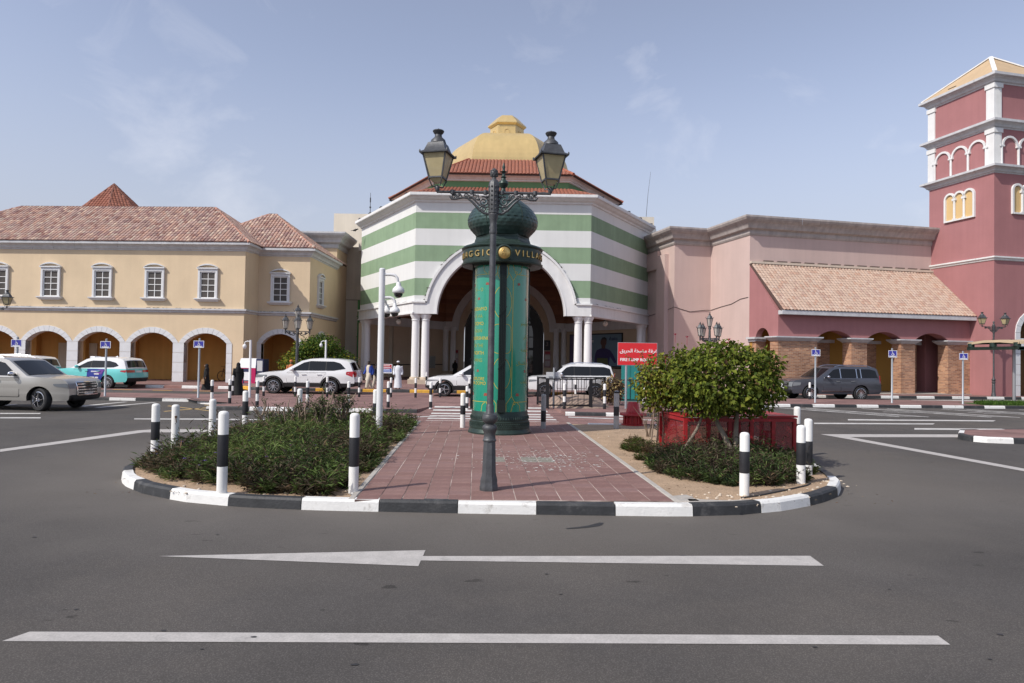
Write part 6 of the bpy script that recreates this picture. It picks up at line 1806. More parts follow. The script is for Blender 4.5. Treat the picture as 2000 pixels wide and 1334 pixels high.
    fx_ = sorted([p for p in up if p[0] < S['cowl'][0] - .35], key=lambda p: p[1]); rx_ = sorted([p for p in up if p[0] > L * .78], key=lambda p: p[1])
    def ix_(tab, z):
        for (xa, za), (xb, zb) in zip(tab, tab[1:]):
            if za <= z <= zb: return xa + (xb - xa) * (z - za) / max(1e-6, zb - za)
        return tab[0][0] if z < tab[0][1] else tab[-1][0]
    def endpatch(z0, z1, f0, f1, m, nm, rear=False, off=.012, parent=None, nz_=4, nf=6):
        q = MB(); pts = []
        for j in range(nz_ + 1):
            z = z0 + (z1 - z0) * j / nz_; x = ix_(rx_ if rear else fx_, z)
            for i in range(nf + 1):
                f = f0 + (f1 - f0) * i / nf; b_ = .10 * (1 - f * f) + off
                pts.append(((x + (b_ if rear else -b_)) - X0, f * Wd(x, z), z))
        q.add(pts, [(j * (nf + 1) + i, j * (nf + 1) + i + 1, (j + 1) * (nf + 1) + i + 1, (j + 1) * (nf + 1) + i) for j in range(nz_) for i in range(nf)])
        return q.build(nm, m, parent or t, 40)
    def slab(p, e, m, nm, f=.88, off=.008):
        """glass along the body outline from p to e"""
        q = MB(); n_ = Vector((-(e[1] - p[1]), e[0] - p[0])); n_ = n_.normalized()
        if n_.y < 0: n_ = -n_
        pts = []
        for j in range(5):
            x, z = p[0] + (e[0] - p[0]) * j / 4, p[1] + (e[1] - p[1]) * j / 4
            for i in range(9):
                g = -f + 2 * f * i / 8; b_ = (.035 if abs(n_.x) < .75 else .10) * (1 - g * g) + off
                pts.append((x + n_.x * b_ - X0, g * Wd(x, z), z + n_.y * b_))
        q.add(pts, [(j * 9 + i, j * 9 + i + 1, (j + 1) * 9 + i + 1, (j + 1) * 9 + i) for j in range(4) for i in range(8)])
        return q.build(nm, m, t, 60)
    # glass
    dlo = S['dlo']; cuts = S['cuts']
    side([(x, z) for x, z in S.get('dlo_frame', dlo)], S.get('frame_m', plast), 'window_frame', .004)
    for a, b in zip(cuts, cuts[1:]):
        P = clip_x(dlo, a + .025, b - .025)
        if len(P) > 2: side(P, glass_c, 'window', .010, rnd=.04)
    c, a_ = S['cowl'], S['atop']
    k = .05
    slab((c[0] + (a_[0] - c[0]) * k, c[1] + (a_[1] - c[1]) * k), (a_[0] - (a_[0] - c[0]) * .06, a_[1] - (a_[1] - c[1]) * .06), glass_c, 'windscreen')
    rg = S['rglass']; slab(rg[0], rg[1], glass_c, 'rear_window', .84, .012)
    # doors, handles, mouldings
    zl = S.get('door_z', .50)
    for i, (a, b) in enumerate(S['doors']):
        P = [(a, zl), (b[1] if isinstance(b, tuple) else b, zl), (b[0] if isinstance(b, tuple) else b, belt - .04), (a, belt - .04)] if not isinstance(b, list) else b
        sm = side([(x + (.012 if x > (a + .3) else -.012), z + (.012 if z > .7 else -.012)) for x, z in P], plast, 'door_seam', .001, rnd=.06)
        dd = side(P, body_m, 'door', .006, rnd=.05)
        xe = P[2][0]
        for d_, s in zip(dd, (-1, 1)):
            q = MB(); w = Wd(xe - .2, belt - .14); q.obox((xe - .30 - X0, s * (w + .035), belt - .14), (xe - .08 - X0, s * (w + .035), belt - .13), .03, .03); q.box(xe - .29 - X0, xe - .27 - X0, *sorted((s * (w - .01), s * (w + .03))), belt - .15, belt - .12); q.build('handle', S.get('handle_m', body_m), d_)
    if S.get('strip'): side([(S['ax'][0] + .62, .50), (S['ax'][1] - .62, .50), (S['ax'][1] - .62, .535), (S['ax'][0] + .62, .535)], chrome, 'side_strip', .014, rnd=0)
    if S.get('flare'):
        for cx_ in ax:
            P = [(cx_ + (ra + .005) * math.cos(a), r + (ra + .005) * math.sin(a)) for a in [R(-8 + 196 * i / 16) for i in range(17)]]
            P += [(cx_ + (ra + .085) * math.cos(a), r + (ra + .085) * math.sin(a)) for a in [R(188 - 196 * i / 16) for i in range(17)]]
            for i in range(16):
                pass
            q = MB()
            for s in (-1, 1):
                for i in range(16):
                    pp = [P[i], P[i + 1], P[33 - i - 1], P[33 - i]]
                    vs = [(x - X0, s * (Wd(x, z) + .012), z) for x, z in pp] + [(x - X0, s * (Wd(x, z) - .03), z) for x, z in pp]
                    q.add(vs, [(0, 1, 2, 3), (7, 6, 5, 4), (0, 4, 5, 1), (2, 6, 7, 3)])
            q.build('arch_flare', plast, t)
    # lamps, grille, bumpers
    hz = S['head']
    for s in (-1, 1):
        endpatch(hz[0], hz[1], s * hz[2], s * 1.0, head_l, 'headlight', off=.014, nf=4)
        endpatch(hz[0] + .03, hz[1] - .02, s * (hz[2] + .10), s * .92, plast, 'lamp_inner', off=.010, nf=3)
    side([(.03, hz[0] + .03), (hz[3], hz[0] + .09), (hz[3] + .03, hz[1] - .01), (.06, hz[1])], head_l, 'headlight_side', .010, rnd=.03)
    gz = S['grille']; endpatch(gz[0], gz[1], -gz[2], gz[2], S.get('grille_m', plast), 'grille', off=.016, nf=8)
    for j in range(S.get('bars', 3)):
        z = gz[0] + (gz[1] - gz[0]) * (j + .7) / (S.get('bars', 3) + .4); endpatch(z - .018, z + .018, -gz[2] + .02, gz[2] - .02, chrome, 'grille_bar', off=.03, nz_=1, nf=8)
    for zz in (gz[0] - .012, gz[1] + .012): endpatch(zz - .02, zz + .02, -gz[2] - .03, gz[2] + .03, chrome, 'grille_frame', off=.028, nz_=1, nf=8)
    for s in (-1, 1):
        endpatch(gz[0], gz[1], s * gz[2], s * (gz[2] + .05), chrome, 'grille_frame', off=.026, nf=2)
        endpatch(.50, .58, s * .62, s * .92, plast, 'fog_lamp', off=.016, nf=3)
    endpatch(.36, .50, -.80, .80, plast, 'lower_intake', off=.014, nf=8)
    endpatch(.56, .68, -.26, .26, mat('number_plate', (.7, .7, .68), rough=.4), 'number_plate', off=.022, nz_=1, nf=2)
    tz = S['tail']
    for s in (-1, 1): endpatch(tz[0], tz[1], s * tz[2], s * 1.0, tail_r, 'tail_light', True, .014, nf=4)
    side([(L - tz[3], (tz[0] + tz[1]) / 2 - .02), (L - .10, tz[0]), (L - .05, tz[1]), (L - tz[3] + .02, tz[1] - .02)], tail_r, 'tail_light_side', .010, rnd=.03)
    endpatch(.40, .62, -.95, .95, plast if S.get('rbump_black', True) else body_m, 'rear_bumper', True, .012, nf=8)
    endpatch(.92, 1.02, -.26, .26, MATS['number_plate'], 'number_plate', True, .016, nz_=1, nf=2)
    # mirrors
    for s in (-1, 1):
        mx_ = c[0] + .48; w = Wd(mx_, belt + .05)
        q = MB(); q.lathe([(.02, -.12), (.075, -.09), (.09, 0), (.08, .08), (.02, .12)], 10); xf(q, Matrix.Translation((mx_ - X0, s * (w + .14), belt + .10)) @ Matrix.Rotation(R(90), 4, 'X')); q.obox((mx_ - X0 + .02, s * (w - .03), belt + .02), (mx_ - X0, s * (w + .1), belt + .08), .06, .04)
        q.build('mirror', S.get('mirror_m', body_m), t, 60)
    # roof rails
    if S.get('rails'):
        for s in (-1, 1):
            q = MB(); xa, xb = S['rails']; zt = lambda x: next((za + (zb - za) * (x - xa_) / (xb_ - xa_) for (xa_, za), (xb_, zb) in zip(up, up[1:]) if xa_ <= x <= xb_), S['H'])
            pts = [(x - X0, s * (Wd(x, zt(x)) * .90), zt(x) + (.06 if 0 < i < 8 else .0)) for i, x in enumerate([xa + (xb - xa) * k / 8 for k in range(9)])]
            q.tube(pts, .022, 6); q.build('roof_rail', S.get('rail_m', chrome), t, 50)
    # wheels
    ty = MB(); prof = [(r * .66, -.115), (r * .90, -.125), (r * .985, -.10), (r, -.06), (r, .06), (r * .985, .10), (r * .90, .125), (r * .66, .115)]
    ty.lathe(prof, 32, cap=False); xf(ty, Matrix.Rotation(R(90), 4, 'X')); tme = ty.mesh('wheel', tyre_m, 40)
    rm_ = MB(); rm_.lathe([(r * .68, -.10), (r * .70, -.118), (r * .66, -.122), (r * .62, -.09), (r * .60, .05)], 32, cap=False)
    ns = S.get('spokes', 10)
    for k_ in range(ns):
        a = 2 * math.pi * k_ / ns; wsp = S.get('spoke_w', .05)
        rm_.obox((r * .10 * math.cos(a), r * .10 * math.sin(a), -.098), (r * .65 * math.cos(a + .06), r * .65 * math.sin(a + .06), -.108), .03, wsp)
    rm_.lathe([(r * .18, -.08), (r * .18, -.118), (r * .06, -.125), (.004, -.125)], 14)
    xf(rm_, Matrix.Rotation(R(90), 4, 'X') @ Matrix.Scale(-1, 4, (0, 0, 1))); rme = rm_.mesh('rim', S.get('rim_m', alloy), 35)
    bk = MB(); bk.lathe([(r * .62, -.02), (r * .62, .06)], 20); xf(bk, Matrix.Rotation(R(90), 4, 'X')); bme = bk.mesh('brake_disc', plast)
    for i, cx_ in enumerate(ax):
        for s in (-1, 1):
            w = put('wheel', tme, t, (cx_ - X0, s * (hw - .135), r), 0 if s < 0 else R(180))
            if i == 0 and S.get('steer'): w.rotation_euler.z += S['steer']
            put('rim', rme, w); put('brake_disc', bme, w)
    t['_L'] = L
    return t, side, endpatch, body

TAHOE = dict(L=5.18, W=2.04, H=1.89, r=.405, ax=(.99, 3.93), sill=.36, belt=1.20, cowl=(1.45, 1.22), atop=(2.22, 1.76),
    up=[(.10, .36), (.03, .42), (.0, .56), (.01, .80), (.05, .98), (.10, 1.06), (.22, 1.12), (.7, 1.17), (1.45, 1.22), (2.22, 1.76), (2.5, 1.84), (3.2, 1.89), (4.3, 1.87), (4.82, 1.83), (4.98, 1.74), (5.10, 1.25), (5.14, .95), (5.18, .75), (5.17, .5), (5.08, .38)],
    dlo=[(1.80, 1.23), (2.36, 1.68), (2.62, 1.74), (4.5, 1.74), (4.85, 1.66), (4.95, 1.27)], cuts=[1.75, 2.75, 3.70, 3.95, 5.0], rglass=((4.985, 1.70), (5.09, 1.30)),
    doors=[(1.72, 2.72), (2.76, [(2.76, .50), (3.42, .50), (3.60, .85), (3.70, 1.16), (2.76, 1.16)])], head=(.80, .98, .60, .46), grille=(.58, 1.02, .60), bars=4, tail=(.95, 1.40, .80, .12), rails=(2.5, 4.7), spokes=5, spoke_w=.13, handle_m=chrome, strip=False, steer=R(-16), rbump_black=False, mirror_m=chrome, rim_m=chrome)
TAHOE['grille_m'] = mat('dark_grille', (.03, .03, .032), rough=.4)
YUKON = dict(TAHOE); YUKON.update(spokes=14, spoke_w=.045, steer=R(4), strip=True, grille=(.62, 1.06, .60), head=(.74, .99, .62, .40), grille_m=mat('mesh_grille', (.32, .32, .33), rough=.35, metal=.8), bars=1, frame_m=chrome)
PILOT = dict(L=4.94, W=1.99, H=1.77, r=.38, ax=(.95, 3.77), sill=.36, clad=.56, belt=1.12, cowl=(1.42, 1.13), atop=(2.30, 1.64),
    up=[(.12, .34), (.04, .42), (.0, .58), (.02, .76), (.08, .90), (.2, .99), (.6, 1.06), (1.42, 1.13), (2.30, 1.64), (2.7, 1.74), (3.2, 1.77), (4.1, 1.745), (4.5, 1.69), (4.66, 1.58), (4.84, 1.16), (4.90, .92), (4.94, .72), (4.92, .5), (4.82, .38)],
    dlo=[(1.72, 1.16), (2.42, 1.56), (2.75, 1.64), (3.9, 1.63), (4.22, 1.55), (4.50, 1.28), (3.9, 1.18)], cuts=[1.7, 2.68, 3.52, 4.55], rglass=((4.67, 1.55), (4.84, 1.18)),
    doors=[(1.62, 2.64), (2.68, [(2.68, .58), (3.26, .58), (3.40, .85), (3.56, 1.08), (2.68, 1.08)])], door_z=.58, head=(.76, .94, .50, .62), grille=(.62, .88, .50), tail=(.88, 1.16, .55, .42), spokes=10, flare=True, strip=False)
CROSS = dict(L=4.30, W=1.82, H=1.60, r=.35, ax=(.86, 3.46), sill=.32, clad=.54, belt=1.02, cowl=(1.25, 1.02), atop=(2.05, 1.50),
    up=[(.12, .30), (.04, .38), (.0, .52), (.02, .70), (.07, .82), (.18, .90), (.5, .97), (1.25, 1.02), (2.05, 1.50), (2.35, 1.58), (2.8, 1.60), (3.5, 1.56), (3.85, 1.50), (4.0, 1.38), (4.18, 1.05), (4.26, .85), (4.30, .65), (4.28, .46), (4.18, .34)],
    dlo=[(1.55, 1.05), (2.18, 1.43), (2.45, 1.48), (3.3, 1.46), (3.75, 1.30), (3.6, 1.10)], cuts=[1.5, 2.42, 3.25, 3.8], rglass=((4.01, 1.35), (4.17, 1.07)),
    doors=[(1.48, 2.38), (2.42, [(2.42, .56), (3.0, .56), (3.1, .78), (3.28, .98), (2.42, .98)])], door_z=.56, head=(.70, .82, .45, .55), grille=(.50, .68, .55), tail=(.78, 1.0, .5, .35), spokes=5, spoke_w=.09, flare=True)
LANDC = dict(TAHOE); LANDC.update(L=4.95, W=1.98, H=1.90, ax=(.95, 3.80), r=.39, sill=.40, clad=0,
    up=[(.10, .40), (.03, .48), (.0, .62), (.01, .84), (.05, 1.0), (.10, 1.07), (.25, 1.13), (.7, 1.17), (1.40, 1.21), (2.02, 1.74), (2.3, 1.84), (3.0, 1.90), (4.1, 1.88), (4.55, 1.83), (4.68, 1.74), (4.84, 1.25), (4.90, .95), (4.95, .75), (4.94, .52), (4.84, .42)],
    dlo=[(1.70, 1.22), (2.16, 1.68), (2.42, 1.75), (4.3, 1.74), (4.62, 1.64), (4.72, 1.26)], cuts=[1.65, 2.6, 3.5, 4.8], cowl=(1.40, 1.21), atop=(2.02, 1.74), rglass=((4.69, 1.70), (4.83, 1.30)),
    doors=[(1.62, 2.56), (2.60, [(2.60, .52), (3.25, .52), (3.42, .86), (3.52, 1.16), (2.60, 1.16)])], spokes=6, spoke_w=.09, steer=0, rails=(2.3, 4.4), rim_m=alloy, mirror_m=None, handle_m=chrome)
LANDC['mirror_m'] = chrome
TAXI = dict(PILOT); TAXI.update(L=4.95, W=1.93, H=1.72, clad=.0, r=.365, flare=False, spokes=10, tail=(.92, 1.06, .35, .40), rails=None,
    dlo=[(1.72, 1.14), (2.42, 1.50), (2.75, 1.57), (3.8, 1.56), (4.2, 1.47), (4.42, 1.30), (4.1, 1.20)])
SEDAN = dict(CROSS); SEDAN.update(L=4.6, H=1.42, belt=.94, clad=0, flare=False, r=.33, ax=(.9, 3.65), cowl=(1.35, .94), atop=(2.05, 1.34),
    up=[(.12, .28), (.04, .36), (.0, .48), (.02, .62), (.07, .74), (.18, .80), (.5, .86), (1.35, .94), (2.05, 1.34), (2.4, 1.41), (2.9, 1.42), (3.4, 1.36), (3.9, 1.08), (4.05, 1.02), (4.4, 1.0), (4.55, .93), (4.60, .75), (4.58, .46), (4.48, .32)],
    dlo=[(1.65, .97), (2.2, 1.29), (2.5, 1.34), (3.3, 1.29), (3.75, 1.02)], cuts=[1.6, 2.45, 3.2, 3.8], rglass=((3.45, 1.33), (3.88, 1.09)), head=(.62, .76, .5, .5), grille=(.44, .66, .5), tail=(.78, .95, .5, .3),
    doors=[(1.5, 2.42), (2.46, [(2.46, .5), (3.15, .5), (3.3, .75), (3.4, .9), (2.46, .9)])], door_z=.5)

def place(t, x, y, z, rz, s=1.0):
    t.location = (x, y, z); t.rotation_euler = (0, 0, R(rz)); t.scale = (s, s, s)

car, side, endp, _b = make_car('beige_suv', 'large champagne beige SUV driving at the left edge of the photo', TAHOE, paint('champagne_paint', (.46, .44, .40), .45))
place(car, -17.15, 23.75, 0, 177, .95)
me = text_mesh('TAHOE', .075, .001, 'CENTER', .003); me.materials.append(chrome)
car, side, endp, _b = make_car('white_suv', 'long white SUV with black arches waiting behind the bollards', PILOT, paint('white_paint', (.74, .74, .735)))
place(car, -9.87, 33.5, PLZ, 0, .965)
car, side, endp, _b = make_car('white_crossover', 'small white crossover with its rear half behind the green column', CROSS, MATS['white_paint'])
place(car, -1.93, 33.35, PLZ, 0, .98)
car, side, endp, _b = make_car('white_offroader', 'boxy white off roader behind the black railing', LANDC, MATS['white_paint'])
place(car, 2.97, 34.35, PLZ, 0, .87)
car, side, endp, _b = make_car('black_sedan', 'black car mostly hidden behind the teal cabinet and bush', SEDAN, paint('black_paint', (.012, .012, .014)))
place(car, 6.55, 32.15, PLZ, 0, .95)
car, side, endp, _b = make_car('grey_suv', 'large dark grey SUV parked before the brick arcade', YUKON, paint('dark_grey_paint', (.075, .08, .098), .35))
place(car, 17.45, 37.7, 0, 7, .985)
teal_p = paint('turquoise_paint', (.16, .60, .58))
for i, (x, y, rz, lab) in enumerate(((-22.75, 37.9, -9, 'turquoise and white taxi with a blue and purple door wrap'), (-27.75, 38.1, -7, 'turquoise and white taxi mostly hidden behind the beige SUV'))):
    car, side, endp, _b = make_car('taxi', lab, TAXI, teal_p, MATS['white_paint'], 'turquoise taxis')
    place(car, x - .08, y, 0, rz, .955)
    if i == 0:
        w0 = side([(2.45, .46), (3.35, .46), (3.50, .80), (3.62, 1.10), (2.5, 1.10)], mat('wrap_blue', (.03, .05, .28), rough=.35, coat=.5), 'door_wrap', .016, sides=(-1,))[0]
        side([(3.0, .8), (3.42, .8), (3.58, 1.08), (3.2, 1.08)], mat('wrap_purple', (.16, .06, .30), rough=.35), 'wrap_patch', .019, parent=w0, sides=(-1,))
        for xa, xb, za, zb in ((2.75, 3.25, .96, .985), (2.75, 3.2, .925, .945), (2.95, 3.25, .78, .85), (2.65, 2.95, .60, .65), (3.0, 3.2, .60, .65)):
            side([(xa, za), (xb, za), (xb, zb), (xa, zb)], MATS['sign_white'], 'wrap_text', .021, parent=w0, sides=(-1,), rnd=0)
    q = MB(); q.cbox(-.45, -.15, -.25, .25, 1.70, 1.80, .03); q.build('roof_sign', MATS['sign_white'], car)
    q = MB(); q.obox((.95, 0, 1.72), (1.15, 0, 1.82), .03, .08); q.build('roof_fin', MATS['sign_white'], car)
    endp(.62, .86, -.93, .93, teal_p, 'tailgate', True, .010, nf=8)

# ================================================================== PEOPLE
skin_d = mat('dark_skin', (.055, .030, .020), rough=.6); skin_m = mat('brown_skin', (.22, .12, .075), rough=.6)
abaya = mat('black_cloth', (.010, .010, .011), rough=.85); white_c = mat('white_cloth', (.68, .69, .72), rough=.85, var=.05, vs=5)
cream_c = mat('cream_cloth', (.56, .50, .41), rough=.85, var=.05, vs=5); blue_c = mat('blue_jacket', (.02, .055, .30), rough=.8); dark_c = mat('charcoal_cloth', (.03, .03, .035), rough=.85); hair_m = mat('black_hair', (.008, .008, .008), rough=.7)
def skin_body(parent, J, E, Rd, m):
    names = list(J); me = bpy.data.meshes.new('body'); me.from_pydata([J[n] for n in names], [(names.index(a), names.index(b)) for a, b in E], [])
    o = bpy.data.objects.new('body', me); C.objects.link(o)
    sk = o.modifiers.new('s', 'SKIN'); sk.use_smooth_shade = True; su = o.modifiers.new('u', 'SUBSURF'); su.levels = 1; su.render_levels = 1
    for i, n in enumerate(names):
        r_ = Rd[n]; me.skin_vertices[0].data[i].radius = r_ if hasattr(r_, '__len__') else (r_, r_)
        me.skin_vertices[0].data[i].use_root = n == 'pelvis'
    dg = bpy.context.evaluated_depsgraph_get(); nm = bpy.data.meshes.new_from_object(o.evaluated_get(dg))
    bpy.data.objects.remove(o); nm.materials.clear(); nm.materials.append(m); nm.name = 'body'; nm.shade_smooth()
    return put('body', nm, parent)
def loft(rings, n=18):
    """rings: (cx, cy, z, rx, ry)"""
    q = MB(); vs = []
    for cx_, cy_, z, rx, ry in rings:
        for i in range(n):
            a = 2 * math.pi * i / n; k = 1 + .05 * math.sin(5 * a + z * 4) * (z < .75)
            vs.append((cx_ + rx * k * math.cos(a), cy_ + ry * k * math.sin(a), z))
    fs = [(j * n + i, j * n + (i + 1) % n, (j + 1) * n + (i + 1) % n, (j + 1) * n + i) for j in range(len(rings) - 1) for i in range(n)]
    fs += [tuple(range(n - 1, -1, -1)), tuple((len(rings) - 1) * n + i for i in range(n))]
    return q.add(vs, fs)
def person(label, p, H, rz, kind, stride=.0, skin=skin_m, hand=None):
    """facing local -y; 1.75 m drawing scaled to H"""
    t = thing('person', label, 'person', p, R(rz)); s = H / 1.75; t.scale = (s, s, s)
    a = stride
    J = dict(pelvis=(0, 0, .95), spine=(0, .01, 1.15), chest=(0, .0, 1.35), neck=(0, 0, 1.48), head1=(0, -.01, 1.57), head2=(0, -.015, 1.66), head3=(0, -.005, 1.735), nose=(0, -.105, 1.625))
    Rd = dict(pelvis=(.15, .11), spine=(.13, .10), chest=(.16, .11), neck=.055, head1=(.075, .085), head2=(.082, .098), head3=(.05, .06), nose=.016)
    E = [('pelvis', 'spine'), ('spine', 'chest'), ('chest', 'neck'), ('neck', 'head1'), ('head1', 'head2'), ('head2', 'head3'), ('head2', 'nose')]
    for sd, sg in (('l', 1), ('r', -1)):
        f = a * sg
        J.update({'hip' + sd: (.09 * sg, 0, .90), 'knee' + sd: (.10 * sg, -.16 * f - .02, .50), 'ankle' + sd: (.10 * sg, -.30 * f + .03, .09), 'toe' + sd: (.11 * sg, -.30 * f - .13, .035),
                  'sh' + sd: (.19 * sg, 0, 1.42), 'el' + sd: (.25 * sg, .05 + .10 * f, 1.14), 'wr' + sd: (.24 * sg, -.06 + .18 * f, .90), 'hd' + sd: (.235 * sg, -.09 + .2 * f, .81), 'th' + sd: (.205 * sg, -.13 + .2 * f, .85)})
        Rd.update({'hip' + sd: .095, 'knee' + sd: .06, 'ankle' + sd: .042, 'toe' + sd: .034, 'sh' + sd: .065, 'el' + sd: .043, 'wr' + sd: .03, 'hd' + sd: (.035, .02), 'th' + sd: .013})
        E += [('pelvis', 'hip' + sd), ('hip' + sd, 'knee' + sd), ('knee' + sd, 'ankle' + sd), ('ankle' + sd, 'toe' + sd), ('chest', 'sh' + sd), ('sh' + sd, 'el' + sd), ('el' + sd, 'wr' + sd), ('wr' + sd, 'hd' + sd), ('wr' + sd, 'th' + sd)]
        for k in range(4):
            n_ = 'f%d' % k + sd; J[n_] = ((.235 + .012 * (k - 1.5)) * sg, -.075 - .018 * k + .2 * f, .745 - .01 * (k in (1, 2))); Rd[n_] = .010; E.append(('hd' + sd, n_))
    skin_body(t, J, E, Rd, skin)
    q = MB()
    for sg in (-1, 1): q.lathe([(.002, -.012), (.012, -.004), (.012, .004), (.002, .012)], 6, (.033 * sg, -.098, 1.66))
    q2 = q.build('eyes', hair_m, t)
    def sleeves(m, r0=.085, r1=.06, to='wr', nm='sleeve'):
        for sd in 'lr':
            pts = [Vector(J['sh' + sd]) + Vector((0, 0, .02)), Vector(J['el' + sd]), Vector(J[to + sd]) * .97 + Vector(J['el' + sd]) * .03]
            q = MB(); q.tube([pts[0], pts[0].lerp(pts[1], .5), pts[1], pts[1].lerp(pts[2], .5), pts[2]], [r0, r0 * .92, r0 * .85, (r0 + r1) / 2, r1], 12); q.build(nm, m, t, 60)
    def legs(m, nm='trouser_leg'):
        for sd in 'lr':
            pts = [Vector(J['hip' + sd]), Vector(J['knee' + sd]), Vector(J['ankle' + sd])]
            q = MB(); q.tube([pts[0] + Vector((0, 0, .06)), pts[0].lerp(pts[1], .5), pts[1], pts[1].lerp(pts[2], .5), pts[2] + Vector((0, 0, -.02))], [.13, .125, .11, .105, .10], 12); q.build(nm, m, t, 60)
    fw = -.10 * abs(a)
    if kind == 'thobe':
        loft([(0, -.02, .10, .26, .22 + .15 * a), (0, -.01, .35, .235, .19 + .08 * a), (0, 0, .7, .21, .16), (0, 0, .98, .20, .15), (0, 0, 1.2, .19, .14), (0, 0, 1.36, .215, .145), (0, 0, 1.44, .18, .11), (0, 0, 1.50, .075, .075)]).build('robe', white_c, t, 60); sleeves(white_c, .09, .07)
        q = MB(); q.lathe([(.094, 1.70), (.097, 1.72), (.09, 1.755), (.05, 1.785), (.002, 1.795)], 14); q.build('cap', white_c, t, 60, loc=(0, -.005, 0))
    elif kind == 'jacket':
        loft([(0, 0, .55, .21, .17 + .06 * a), (0, 0, .8, .195, .15), (0, 0, 1.1, .175, .13), (0, 0, 1.34, .20, .14), (0, 0, 1.44, .16, .11), (0, 0, 1.50, .07, .07)]).build('tunic', cream_c, t, 60); legs(cream_c)
        q = loft([(.06, .04, .86, .19, .15), (.05, .035, 1.1, .185, .145), (.04, .03, 1.34, .20, .15), (.02, .03, 1.45, .165, .12)]); q.build('jacket', blue_c, t, 60); sleeves(blue_c, .085, .06)
        q = MB(); q.lathe([(.088, 1.66), (.095, 1.70), (.085, 1.75), (.04, 1.775), (.002, 1.78)], 14); q.build('hair', hair_m, t, 60, loc=(0, .01, 0))
    elif kind == 'dark':
        loft([(0, 0, .80, .19, .15), (0, 0, 1.1, .185, .14), (0, 0, 1.34, .21, .145), (0, 0, 1.44, .17, .11), (0, 0, 1.50, .07, .07)]).build('jacket', dark_c, t, 60); sleeves(dark_c); legs(cream_c)
        q = MB(); q.lathe([(.088, 1.66), (.095, 1.70), (.085, 1.75), (.04, 1.775), (.002, 1.78)], 14); q.build('hair', hair_m, t, 60, loc=(0, .01, 0))
    elif kind == 'abaya':
        loft([(0, .03, .03, .33, .28 + .15 * a), (0, .02, .3, .27, .23 + .08 * a), (0, .01, .7, .23, .19), (0, 0, 1.0, .215, .17), (0, 0, 1.25, .205, .155), (0, 0, 1.38, .20, .14), (0, .01, 1.46, .12, .115), (0, .02, 1.52, .085, .095)]).build('abaya', abaya, t, 60); sleeves(abaya, .075, .065)
        q = loft([(0, .02, 1.24, .20, .155), (0, .02, 1.36, .185, .145), (0, .03, 1.46, .145, .135), (0, .02, 1.55, .112, .12), (0, .015, 1.62, .104, .113), (0, .02, 1.70, .105, .112), (0, .02, 1.76, .07, .08), (0, .02, 1.785, .02, .02)]); q.build('headscarf', abaya, t, 60)
        q = MB(); q.lathe([(.05, 0), (.072, .03), (.072, .09), (.04, .13)], 12); xf(q, Matrix.Translation((0, -.085, 1.58))).build('face', skin_m, t, 60)
        if hand:
            q = MB(); q.cbox(-.16, .16, -.09, .09, .42, .72, .03); q.tube([(-.1, 0, .70), (-.08, 0, .84), (.08, 0, .84), (.1, 0, .70)], .012, 6); o = q.build('handbag', mat('tan_leather', (.42, .26, .15), rough=.6), None, False, Matrix.Translation(p) @ Matrix.Rotation(R(rz), 4, 'Z') @ Vector((hand * s, -.12 * s, 0)), R(rz)); o.scale = (s,) * 3
            tag(o, 'tan leather handbag carried by the woman walking before the arches', 'handbag')
    elif kind == 'worker':
        loft([(0, 0, .80, .19, .15), (0, 0, 1.1, .185, .14), (0, 0, 1.34, .21, .145), (0, 0, 1.44, .17, .11), (0, 0, 1.50, .07, .07)]).build('shirt', mat('orange_cloth', (.50, .16, .06), rough=.8), t, 60); sleeves(MATS['orange_cloth']); legs(dark_c)
        q = MB(); q.lathe([(.10, 1.66), (.108, 1.70), (.10, 1.76), (.06, 1.79), (.002, 1.80)], 14); q.build('cap', MATS['orange_cloth'], t, 60)
    return t
def pp(u, d, z): v = AT(u, 700, d); return Vector((v.x, v.y, z))
def hgt(u, vt, d, z): return AT(u, vt, d).z - z
person('man in white robe and white cap looking down on the pavement', pp(778, 35.85, .275), hgt(778, 706, 35.85, .275), 8, 'thobe', .15, skin_d)
person('man in cream tunic with a blue jacket over one shoulder, striding', pp(721, 35.85, .275), hgt(721, 705, 35.85, .275), -38, 'jacket', .9, skin_d)
person('person in dark jacket walking half hidden behind the white pole', pp(735.5, 36.6, .275), hgt(735.5, 712, 36.6, .275), 60, 'dark', .6, skin_d)
person('woman in long black abaya walking beside the magenta ticket kiosk', pp(466, 31.2, PLZ), hgt(466, 709, 31.2, PLZ), -150, 'abaya', .35)
person('woman in black abaya with a tan bag walking before the arches', pp(404, 36.9, .01), hgt(404, 711.6, 36.9, .01), -80, 'abaya', .5, hand=.30)
person('worker in orange cap, only head seen over the white SUV bonnet', pp(569, 36.0, .275), hgt(569, 704, 36.0, .275), 20, 'worker', .1)
person('woman in black standing at the dark doorway of the entrance', pp(889, 59.0, .275), hgt(889, 704, 59.0, .275), 20, 'abaya', .1)
